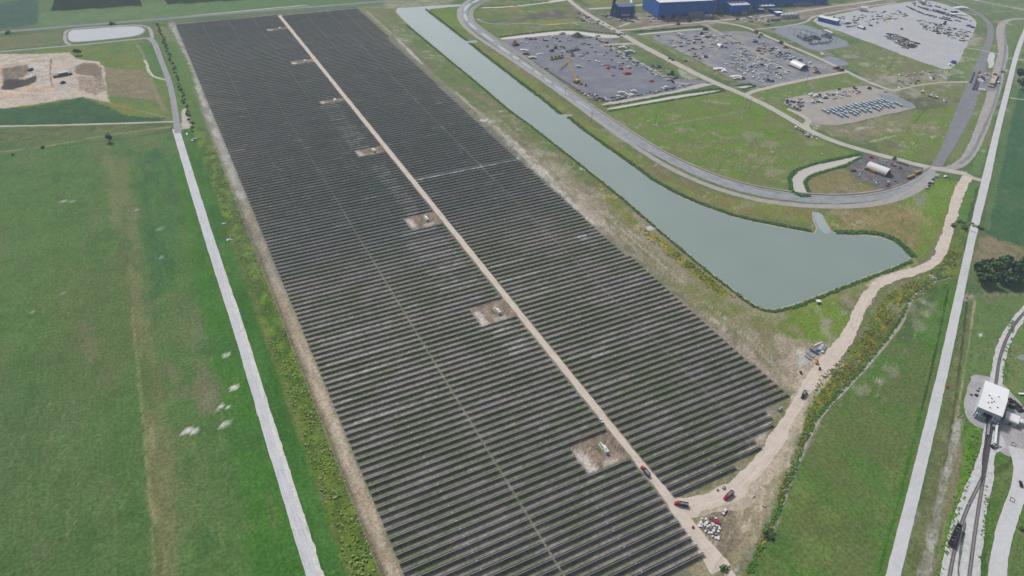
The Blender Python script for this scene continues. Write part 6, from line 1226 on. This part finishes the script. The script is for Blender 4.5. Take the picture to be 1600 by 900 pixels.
yard_items = [
 ('yellow_dumper', 862, 93, 1.0, (8, 4, 5), YEL, 'yellow articulated dumper, left end of the parked row in the dark yard'), ('yellow_dumper', 868, 92, 1.0, (8, 4, 5), YEL, 'yellow articulated dumper, second of the parked row in the dark yard'), ('yellow_dumper', 873, 91, 1.0, (8, 4, 5), YEL, 'yellow articulated dumper, third of the parked row in the dark yard'), ('yellow_dumper', 878, 90, 1.0, (8, 4, 5), YEL, 'yellow articulated dumper, right end of the parked row in the dark yard'), ('yellow_dumper', 894, 87, 1.0, (8, 5, 5), YEL, 'yellow machine parked alone right of the dumper row'),
 ('yellow_loader', 855, 73, .4, (6, 3, 3), YEL, 'small yellow loader near the top of the dark yard'), ('truck', 804, 67, .4, (9, 5, 4), YEL, 'yellow and tan machine at the upper left corner of the dark yard'), ('truck', 806, 71, .3, (13, 4, 4), MAR, 'dark red trucks parked in the upper left of the dark yard'),
 ('blue_crane', 868, 75.5, .8, (8, 4, 4), BLU, 'blue mobile crane at the centre top of the dark yard'), ('brown_machine', 862, 80, .4, (8, 4, 4), BRN, 'brown drilling machine beside the blue mobile crane'), ('white_stack', 819, 79, -.6, (15, 5, 2), WHITEP, 'white sheet stack in the upper left part of the dark yard'), ('white_stack', 843, 84.5, .3, (15, 3, 1), WHITEP, 'thin white sheets left of the dumper row'),
 ('tan_machine', 822, 85, -.4, (12, 5, 3), BRN, 'brown machine along the left rim of the dark yard'), ('tan_machine', 832, 91, -.3, (14, 7, 3), TANP, 'tan machine along the left rim of the dark yard'), ('silver_stack', 893, 80, .4, (18, 6, 3), SILV, 'long silver stack right of the drilling machine'), ('silver_stack', 901, 78, .4, (14, 6, 3), plain('pale_rose', (200, 180, 184), .7), 'pinkish stack right of the long silver one'),
 ('pale_box', 904, 105, -.7, (9, 4, 3), PBLU, 'pale blue container lying alone in the centre of the dark yard'), ('red_tank', 950, 107, .2, (6, 4, 2.5), RED, 'small red tank in the middle of the dark yard'), ('red_tank', 970, 108, .2, (7, 5, 3), RED, 'medium red tank above the largest red tank'), ('red_tank', 980, 115.5, .2, (13, 7, 3.5), RED, 'largest red tank in the dark yard'), ('red_tank', 958, 118.5, .2, (6, 3, 1.5), RED, 'flat red box left of the largest red tank'),
 ('white_box', 982, 106, .2, (9, 6, 2.6), TANP, 'cream container beside the medium red tank'), ('bus', 972, 147, -.6, (14, 4, 4), WHITEP, 'white coach at the lower rim of the dark yard, left of two'), ('bus', 990, 144.5, -.6, (10, 4, 4), WHITEP, 'white coach at the lower rim of the dark yard, right of two'), ('white_box', 986, 149, .8, (8, 6, 2.4), WHITEP, 'white box between the two coaches'), ('trailer', 1039, 139, .3, (13, 6, 4), PBLU, 'silver blue trailer near the right end of the dark yard'),
 ('loader', 1018, 127.5, -.3, (8, 3, 2.6), RED, 'red and blue loader in the right part of the dark yard'), ('orange_machine', 1019.5, 103.5, .2, (6, 4, 3), ORG, 'orange machine beside grey containers in the dark yard'), ('grey_box', 1028, 105, .2, (11, 6, 4), M_GREYP, 'grey container beside the orange machine'), ('black_machine', 1050, 116, .9, (7, 5, 6), DGRY, 'black machine at the right rim of the dark yard'),
 ('orange_box', 907, 132, .3, (6, 4, 2.6), ORG, 'orange weight block just right of the crane'), ('orange_box', 915, 134.5, 1.2, (4, 3, 3.4), ORG, 'tall orange block second right of the crane'), ('white_truck', 973, 76, -.5, (16, 5, 4), WHITEP, 'long white trailer at the top right of the dark yard'), ('white_truck', 978, 73.5, -.5, (10, 5, 4), TANP, 'cream trailer behind the long white trailer'), ('white_truck', 984, 82, -.5, (18, 6, 4), PBLU, 'pale blue trailer group by the dirt track in the dark yard'),
 ('blue_cab', 980, 85, .3, (7, 3, 3), BLU, 'blue tractor in front of the pale blue trailers'), ('white_box', 863, 59, .1, (5, 4, 3.4), WHITEP, 'white cabin at the top of the dark yard'), ('black_box', 870, 61, .1, (5, 4, 2), DGRY, 'black skip beside the white cabin in the dark yard'), ('white_tent', 878, 53, .2, (13, 6, 4), WHITEP, 'white tent next to the brown soil heap'), ('red_box', 836, 61.5, .1, (7, 3, 2.4), RED, 'red container in the line at the top left of the dark yard'),
 ('blue_box', 829, 61.5, .1, (8, 3, 2.4), BLU, 'blue container in the line at the top left of the dark yard'), ('white_box', 822, 60, .1, (7, 3, 2.4), PBLU, 'pale container in the line at the top left of the dark yard'), ('white_box', 853, 63, .1, (14, 3, 2), PBLU, 'long pale container right of the red one'), ('gold_beams', 853, 107.5, .0, (13, 2, 1.2), plain('timber', (198, 168, 110), .8), 'tan timber stack left of the spare boom'),
 ('blue_container', 1046, 92, -.55, (6, 3, 2.8), BLU, 'upper of two blue containers on the grass beside the plant road'), ('blue_container', 1051, 94.5, -.55, (6, 3, 2.8), BLU, 'lower of two blue containers on the grass beside the plant road'), ('dark_pickup', 1071.5, 96, -.6, (6, 2.4, 2.2), DGRY, 'dark truck driving on the plant road'),
 ('bus', 1059, 38, .1, (10, 4, 3.6), YEL, 'yellow truck on the road in front of the tallest mill'), ('blue_truck', 1077, 34.5, .1, (9, 4, 3.6), BLU, 'blue truck on the road in front of the tallest mill'), ('crane', 1096, 54, .8, (9, 5, 5), NAVY2, 'dark blue mobile crane at the top of the grey material yard'), ('black_machine', 1102, 46.5, .3, (10, 5, 4), DGRY, 'black machine on the road corner above the material yard'),
 ('orange_dome', 1181, 51, .1, (7, 7, 5), plain('vermilion', (214, 86, 62), .6), 'orange round tank beside the road at the top of the material yard'), ('white_box', 1188, 54.5, -.3, (8, 6, 4), TANP, 'cream cabin next to the orange round tank'), ('blue_box', 1186, 59, .3, (5, 4, 3), BLU, 'small blue machine below the cream cabin'), ('blue_box', 1180, 66, .3, (9, 6, 3), BLU, 'blue tarpaulin pile in the material yard'), ('blue_dome', 1220, 67.5, .3, (7, 6, 4), BLU, 'bright blue tank beside the road through the yards'), ('orange_truck', 1227, 75, -.3, (11, 4, 3), ORG, 'long orange truck below the bright blue tank'),
 ('blue_cars', 1236, 99, .1, (7, 5, 2.6), NAVY, 'left dark blue machine beside the white hoop barn'), ('blue_cars', 1242, 97.5, .1, (7, 5, 2.6), NAVY, 'right dark blue machine beside the white hoop barn'), ('blue_box', 1200, 126, .3, (7, 4, 3), BLU, 'left of two blue containers on the front edge of the material yard'), ('blue_box', 1206.5, 127.5, .3, (6, 4, 3), BLU, 'right of two blue containers on the front edge of the material yard'),
 ('orange_truck', 1276, 114, -.4, (13, 5, 3.6), ORG, 'orange and white truck by the front road of the material yard'), ('red_truck', 1307, 107.5, .2, (13, 5, 3.6), MAR, 'dark red truck at the right tip of the material yard, upper one'), ('red_truck', 1314, 110.5, .2, (11, 5, 3.6), MAR, 'dark red truck at the right tip of the material yard, lower one'), ('white_tent', 1150, 121, -.3, (18, 7, 3), WHITEP, 'white tent cluster at the lower left of the material yard'), ('white_tent', 1124, 109, -.3, (20, 8, 3), WHITEP, 'large white sheeted stack at the left rim of the material yard'), ('white_tent', 1131, 112, -.3, (9, 7, 3), WHITEP, 'small white sheeted stack at the left rim of the material yard'), ('white_tent', 1152, 124, -.3, (14, 6, 3), TANP, 'cream sheeted stack in front of the white tent cluster'), ('brown_box', 1161, 123.5, .2, (6, 4, 3), BRN, 'brown box right of the cream sheeted stack'),
 ('cream_slab', 1386, 29, .1, (15, 12, 3), TANP, 'flat cream canopy in the middle of the pale parking yard'), ('pale_shed', 1322, 36.5, .1, (20, 8, 4), PBLU, 'pale blue stores shed right of the long blue hall'), ('red_thing', 1408.5, 46, .2, (4, 4, 3), RED, 'small red machine left of the parked trucks in the pale yard'), ('navy_box', 1489.5, 98.5, .3, (9, 7, 4), NAVY, 'dark blue container by the lower gate of the parking yard'), ('white_box', 1484, 102, .9, (9, 4, 3), WHITEP, 'white barrier row beside the dark blue gate container'), ('blue_row', 1513, 41, -.3, (10, 4, 3), BLU, 'left of the two blue containers at the right rim of the parking yard'), ('blue_row', 1519, 43.5, -.3, (8, 4, 3), NAVY, 'right of the two blue containers at the right rim of the parking yard'), ('blue_tower', 1475.5, 38.5, .3, (6, 4, 7), BLU, 'blue tower machine among the parking rows'), ('white_slab', 1501, 13, -.2, (32, 12, 3), WHITEP, 'long white covered store outside the top right corner of the parking yard'), ('long_store', 1492, 19.5, 0, (14, 4, 3), DGRY, 'dark flat trailer above the white covered stores'),
 ('white_slab', 1497, 23, -.35, (34, 8, 2), WHITEP, 'white covered material strip at the right rim of the parking yard'), ('yellow_pile', 934, 56.5, 0, (10, 4, 2), TANP, 'tan truck at the right end of the silty ditch'), ('brown_rack', 1098, 143, .1, (2, 2, 2), BRN, 'small brown pole base on the green block')]
for nm, u, v, a, s, m_, lab in yard_items: clut(nm, u, v, a+BR, s, lab, nm.replace('_', ' '), m_, m_ if m_ in (WHITEP, RED, TANP, PBLU) else DGRY)
b = MB(); b.tube((0, 0, 0), (0, 0, 8), 12, 14, .8); rr = random.Random(4); b.v = [(v_[0]*rr.uniform(.8, 1.15), v_[1]*rr.uniform(.8, 1.15), v_[2]) for v_ in b.v]; o = b.build('soil_heap', plain('brown_soil', (92, 78, 72), .95, var=.15, scale=.3)); p = at(902, 57); o.location = (p.x, p.y, .1); tag(o, 'large brown soil heap at the top of the dark yard', 'soil heap')
b = MB(); b.tube((0, 0, 0), (0, 0, .1), 5, 6, 4.5)
# small goods strewn in the yards
PALM = [(WHITEP, 'white'), (SILV, 'silver'), (PBLU, 'pale blue'), (DGRY, 'dark'), (BRN, 'brown'), (TANP, 'cream'), (M_GREYP, 'grey'), (ORG, 'orange'), (BLU, 'blue')]
CM = {}
def crate_mesh(kind, mi):
    if (kind, mi) in CM: return CM[(kind, mi)]
    b = MB()
    if kind == 'pipe_bundle':
        for k in range(3): b.tube((-.5, -.3+k*.3, .16), (.5, -.3+k*.3, .16), .15, 6)
        for k in range(2): b.tube((-.5, -.15+k*.3, .42), (.5, -.15+k*.3, .42), .15, 6)
    elif kind == 'material_stack':
        b.box(-.5, .5, -.5, .5, .1, .6); b.box(-.45, .3, -.42, .4, .6, .9); b.box(-.4, -.3, -.5, .5, 0, .1); b.box(.3, .4, -.5, .5, 0, .1)
    elif kind == 'steel_beams':
        for k in range(4): b.box(-.5, .5-.06*k, -.45+k*.25, -.3+k*.25, .05, .35+.1*(k % 2))
    else: b.box(-.5, .5, -.5, .5, 0, .7); b.box(-.1, .42, -.45, .45, .7, 1.0)
    CM[(kind, mi)] = b.mesh(kind, PALM[mi][0]); return CM[(kind, mi)]
def inside(P, x, y):
    c = False
    for i in range(len(P)):
        a, b = P[i-1], P[i]
        if (a[1] > y) != (b[1] > y) and x < a[0]+(y-a[1])*(b[0]-a[0])/(b[1]-a[1]): c = not c
    return c
def strew(poly, n, where, seed, wts, sizes, ang0=BR, spread=.25):
    rng = random.Random(seed); W = [(p.x, p.y) for p in poly_w(poly)]; xs = [p[0] for p in W]; ys = [p[1] for p in W]; c = 0; used = []; tries = 0
    while c < n and tries < 40*n:
        tries += 1
        x, y = rng.uniform(min(xs), max(xs)), rng.uniform(min(ys), max(ys))
        if not inside(W, x, y) or any(abs(x-q[0])+abs(y-q[1]) < 5 for q in used): continue
        used.append((x, y)); kind = rng.choice(['material_stack', 'material_stack', 'pipe_bundle', 'steel_beams', 'storage_crate']); mi = rng.choices(range(9), wts)[0]
        l, w_ = rng.uniform(*sizes[0]), rng.uniform(*sizes[1]); l *= 1.7 if kind in ('pipe_bundle', 'steel_beams') else 1
        o = put(crate_mesh(kind, mi), kind, x, y, ang0+(math.pi/2 if rng.random() < .35 else 0)+rng.gauss(0, spread), .13, (l, w_, rng.uniform(1.2, 2.8)))
        tag(o, '%s %s lying %s' % (PALM[mi][1], kind.replace('_', ' '), where), kind.replace('_', ' '), '%s goods %s' % (PALM[mi][1], where)); c += 1
strew([(1150, 75), (1200, 92), (1235, 110), (1225, 125), (1190, 130), (1165, 118), (1130, 100)], 135, 'in the front half of the grey material yard', 31, (9, 3, 6, 1, 1, 1, 1, .2, .3), ((4, 9), (1.5, 3)), BR-.75, .12)
strew([(1015, 57), (1100, 50), (1140, 55), (1200, 85), (1190, 88), (1140, 72), (1110, 90), (1100, 100), (1060, 80)], 69, 'in the back half of the grey material yard', 32, (4, 3, 2, 4, 3, 2, 2, .3, .3), ((4, 10), (2, 4)))
strew([(1175, 60), (1215, 76), (1290, 108), (1280, 112), (1230, 96), (1180, 76)], 51, 'in the right half of the grey material yard', 33, (3, 3, 2, 5, 3, 1, 2, 1, 1), ((3, 7), (2, 4)))
strew([(800, 62), (930, 56), (965, 72), (1000, 100), (960, 110), (900, 90), (830, 80)], 60, 'in the back half of the dark equipment yard', 34, (4, 3, 2, 4, 3, 2, 3, .4, .6), ((3, 8), (2, 4)))
strew([(950, 76), (1000, 98), (1060, 122), (1050, 130), (1010, 112), (965, 88)], 45, 'beside the dirt track of the dark equipment yard', 35, (4, 3, 2, 4, 3, 2, 3, .6, .6), ((3, 7), (2, 4)))
strew([(900, 140), (940, 152), (1000, 147), (1090, 130), (1060, 138), (1000, 150), (945, 160), (925, 156)], 63, 'along the lower rim of the dark equipment yard', 36, (4, 3, 1, 3, 3, 4, 3, .1, .1), ((3, 7), (2, 3)))
strew([(1015, 24), (1165, 24), (1230, 32), (1200, 40), (1130, 30), (1060, 34), (1010, 36)], 84, 'on the ground in front of the blue mill buildings', 37, (4, 4, 3, 4, 4, 2, 3, .5, 1), ((3, 8), (2, 4)))
strew([(940, 24), (1000, 30), (990, 36), (960, 34)], 24, 'around the foot of the dark blue baghouse', 38, (4, 3, 2, 3, 2, 1, 2, .1, .5), ((3, 6), (2, 3)))
strew([(1300, 28), (1400, 14), (1420, 24), (1370, 40), (1320, 44)], 78, 'in the back left part of the pale parking yard', 39, (4, 4, 3, 4, 3, 2, 3, .1, .5), ((3, 8), (2, 4)))
strew([(1384, 56), (1396, 53), (1434, 68), (1430, 74), (1415, 76)], 90, 'in the tight central block of the parking yard', 40, (2, 3, 1, 6, 4, 2, 3, .1, .1), ((7, 13), (1.4, 2.4)), BR-.75, .05)
strew([(1430, 30), (1500, 46), (1516, 50), (1508, 66), (1480, 60), (1440, 44)], 90, 'in the right part of the pale parking yard', 41, (4, 4, 3, 3, 3, 3, 3, .3, .8), ((3, 9), (1.6, 3)), BR-.75, .1)
strew([(1235, 160), (1300, 146), (1350, 140), (1345, 146), (1300, 156), (1250, 168)], 36, 'behind the rows of pale containers', 42, (5, 4, 2, 4, 1, 3, 1, .1, .1), ((3, 8), (2, 3.6)))
strew([(905, 20), (985, 56), (975, 60), (900, 30)], 33, 'along the upper plant road verge', 43, (4, 3, 1, 2, 2, 3, 2, .1, .1), ((3, 9), (1.5, 3)))
strew([(1400, 118), (1480, 108), (1470, 120), (1400, 140)], 27, 'on the churned ground below the parking yard', 44, (5, 3, 2, 1, 2, 3, 2, .1, .1), ((3, 8), (1.5, 3)))
strew([(1240, 198), (1262, 208), (1280, 218), (1262, 214)], 21, 'on the verge beside the green block', 45, (5, 3, 1, 1, 2, 4, 2, .1, .1), ((3, 6), (1.5, 3)))
# parked cars
def car_mesh(mi):
    b = MB(); b.box(-2.4, 2.4, -.95, .95, .3, 1.0, 0, taper=.04); b.box(-1.5, 1.0, -.85, .85, 1.0, 1.5, 1, taper=.16); b.box(-1.1, .7, -.7, .7, 1.5, 1.56, 0)
    for x_ in (-1.5, 1.5): b.box(x_-.35, x_+.35, -.97, .97, 0, .5, 2)
    return b.mesh('parked_car', [(DGRY, WHITEP, SILV, NAVY2, MAR)[mi], GLS, BLK])
CARM = [car_mesh(i) for i in range(5)]; CN = ['dark', 'white', 'silver', 'navy', 'dark red']; rr = random.Random(77); n = 0
lines = [((1418, 11), (1442, 22), 17), ((1426, 6), (1440, 3), 5), ((1429, 8.5), (1452, 17), 15), ((1441, 7), (1455, 10), 7), ((1446, 3.5), (1454, 6), 4), ((1444, 13), (1490, 27), 20), ((1447, 23), (1486, 33), 14), ((1458, 15), (1500, 28), 17), ((1462, 10), (1490, 20), 10), ((1470, 26), (1500, 34), 8), ((1495, 27), (1520, 34), 8), ((1447, 23.5), (1459, 27), 3)]
for li, (a_, b_, k_) in enumerate(lines):
    A, B = at(*a_), at(*b_); d = B-A; al = math.atan2(d.y, d.x)
    for k in range(k_):
        if rr.random() < .12: continue
        q = A+d*((k+rr.uniform(-.1, .1))/max(1, k_-1)); mi = rr.choices(range(5), (6, 2, 2, 3, 1))[0]
        tag(put(CARM[mi], 'parked_car', q.x, q.y, al+1.35+rr.gauss(0, .05), .12, (1.25, 1.25, 1.3)), '%s car parked in the %s rows at the back of the pale yard' % (CN[mi], 'left' if q.x < at(1450, 14).x else 'right'), 'car', '%s cars of the pale yard' % CN[mi])
for k, (u, v, mi) in enumerate(((1230, 158, 3), (1230, 161, 0), (1236, 159, 3), (1240, 160, 0), (1234, 164, 2), (1241, 168, 0), (1246, 171, 0), (1249, 172.5, 2), (1334, 137, 0), (1336, 139, 0), (1311, 140, 3), (1358, 138, 0), (1341, 144, 2), (1383, 144, 1))):
    p = at(u, v); tag(put(CARM[mi], 'parked_car', p.x, p.y, BR+.4*(k % 3), .14, (1.3, 1.3, 1.5)), '%s car %s of the container yard' % (CN[mi], 'at the left corner' if u < 1238 else 'on the lower left rim' if u < 1252 else 'on the upper rim'), 'car', 'cars around the container yard')
for k, (u, v, s, m_, l) in enumerate(((1267, 149, (8, 5, 3.5), WHITEP, 'white camper behind the containers, left end'), (1274, 151, (9, 5, 3.5), WHITEP, 'white camper group behind the containers'), (1288, 153, (9, 4, 3.5), PBLU, 'pale trailer behind the containers'), (1269, 160, (7, 5, 3.5), WHITEP, 'white box van standing alone on the left of the container yard'), (1250, 156, (8, 5, 3), TANP, 'cream trailer near the left corner of the container yard'), (1280, 150, (5, 4, 3.4), DGRY, 'black trailer between the white campers'), (1358, 138.8, (6, 5, 3), DGRY, 'large black tank at the top rim of the container yard'))): clut('site_trailer', u, v, BR+.1*k, s, l, 'trailer', m_, m_, 'trailers behind the containers')
# rows of pale containers
A = at(1287, 175); B = at(1383, 156.5); d = (B-A); t = d.normalized(); nrm = Vector((t.y, -t.x, 0)); al = math.atan2(nrm.y, nrm.x)
b = MB(); b.box(-1.15, 1.15, -.5, .5, 0, 1, 0); b.box(-1.1, 1.1, -.45, .45, 1.0, 1.03, 1)
CB = MB(); CB.box(-2.9, 2.9, -1.45, 1.45, .25, 2.9, 0); CB.box(-2.95, 2.95, -1.5, 1.5, 2.9, 3.0, 1); CB.box(-2.6, -2.1, -1.2, 1.2, 0, .25, 2); CB.box(2.1, 2.6, -1.2, 1.2, 0, .25, 2)
CB = CB.mesh('pale_container', [plain('container_side', (150, 174, 190), .5), PBLU, BLK]); nn = 16
for band, (o_, s_) in enumerate(((0, 0), (15.5, 7.5))):
    for k in range(nn):
        base = A+d*((k+.2)/nn)+t*s_*1.2
        for j in range(2):
            if (k*3+j+band) % 9 == 8: continue
            q = base+nrm*(o_*1.15+j*7.6+(3.0 if k % 2 else 0)-2)
            lab = 'pale blue container in the %s row of the container yard, %s' % ('upper' if band == 0 else 'lower', 'left third' if k < 5 else 'middle third' if k < 11 else 'right third')
            tag(put(CB, 'pale_container', q.x, q.y, al, .16), lab, 'container', 'pale containers set out in two rows')
# poles
def pole(px, py, h, lab, arm=2.2):
    gadget('utility_pole', px, py, .3, lab, 'pole', [('pole_shaft', M_STEEL, [('t', (0, 0, 0), (0, 0, h), .32, 7, .18)]), ('crossarm', M_STEEL, [('b', -arm, arm, -.12, .12, h-1.6, h-1.3), ('b', -arm*.7, arm*.7, -.1, .1, h-3.4, h-3.1)])], 'steel poles of the power line')
for u, v, h, l in ((1390, 108, 30, 'tall pale steel pole standing in the meadow below the parking yard'), (1104, 159, 24, 'pale steel pole on the left of the green block'), (1163, 172, 20, 'steel pole on the green block beside the plant road, left of a pair'), (1170, 173, 20, 'steel pole on the green block beside the plant road, right of a pair'), (1023, 198, 20, 'steel pole near the upper left of the green block'), (1030, 199, 20, 'steel pole near the upper left of the green block, right one'), (924, 190, 14, 'short steel pole between the canal and the road loop'), (883, 148, 12, 'short steel pole by the ditch pools'), (1258, 135, 20, 'steel pole by the front road of the material yard'), (1229, 156, 22, 'steel pole at the left corner of the container yard'), (1544, 16, 16, 'steel pole at the far top right'), (950, 110, 10, 'short steel pole in the middle of the dark yard')): pole(u, v, h, l)
# quarry and small things on the left
clut('screen_machine', 98, 118, .2, (26, 8, 5), 'long dark screening machine on the quarry floor', 'screening machine', plain('drab_green', (112, 118, 108), .7), M_GREYP); clut('excavator', 48, 110, .8, (8, 5, 4), 'dark excavator on the white quarry ledge', 'excavator', DGRY, M_GREYP); clut('loader', 98.5, 130, .5, (7, 4, 3.5), 'dark loader on the grey quarry stone', 'loader', DGRY)
clut('parked_trailer', 303, 219, .9, (8, 3, 2.2), 'white and dark trailer on the grass right of the left gravel road', 'trailer', WHITEP, DGRY); clut('white_post_stack', 292, 210, 1.5, (6, 1.6, 1), 'short white post stack on the grass below the gravel turnout', 'post stack', WHITEP)
for u, v, s, l in ((350.5, 349, 2.2, 'grey stone outlet, upper of two right of the left gravel road'), (359, 374, 3.0, 'grey stone outlet, lower of two right of the left gravel road')):
    e = gadget('drain_outlet', u, v, .2, l, 'drain outlet', [('outlet_slab', M_CON, [('b', -s*.5, s*.5, -s*.35, s*.35, 0, .4)]), ('outlet_pipe', M_DK, [('t', (s*.5, 0, .4), (s*1.1, .2, .4), .35, 9)]), ('outlet_stone', M_GREYP, [('b', -s*1.2, -s*.55, -s*.5, s*.3, 0, .35), ('b', -s*.9, -s*.2, s*.4, s*.75, 0, .3), ('b', s*.2, s*.8, -s*.9, -s*.45, 0, .35)])], 'stone drain outlets')
gadget('white_culvert', 1513.5, 360.5, .2, 'small white headwall left of the county road culvert', 'headwall', [('headwall', M_CON, [('b', -1.6, 1.6, -.3, .3, 0, 1.0)]), ('culvert_pipe', M_DK, [('t', (0, -.4, .4), (0, .4, .4), .4, 10)])])
x, y, a, L = seg((1516, 361), (1526, 364)); b = MB(); b.box(-L/2, L/2, -.5, .5, 0, .02); o = b.build('dark_road_joint', plain('joint_tar', (104, 104, 124), .8)); o.location = (x, y, .215); o.rotation_euler.z = a; o['kind'] = 'structure'
gadget('fence_hut', 748, 400, .4, 'small round brown and white tank beside the access road', 'tank', [('tank_body', BRN, [('t', (0, 0, 0), (0, 0, 1.2), 1.5, 12)]), ('tank_top', TANP, [('t', (0, 0, 1.2), (0, 0, 1.35), .9, 12)])])
# ================================================================ HAZE
hz = MB(); hz.box(-12000, 12000, -12000, 12000, -2, 425); m = bpy.data.materials.new('thin_haze'); m.use_nodes = True; t = m.node_tree; t.nodes.remove(t.nodes['Principled BSDF'])
v = t.nodes.new('ShaderNodeVolumePrincipled'); v.inputs['Color'].default_value = (.66, .82, 1, 1); v.inputs['Density'].default_value = 0.00007; v.inputs['Anisotropy'].default_value = 0.0
t.links.new(v.outputs[0], t.nodes['Material Output'].inputs['Volume']); hz.build('haze', m, kind='stuff')
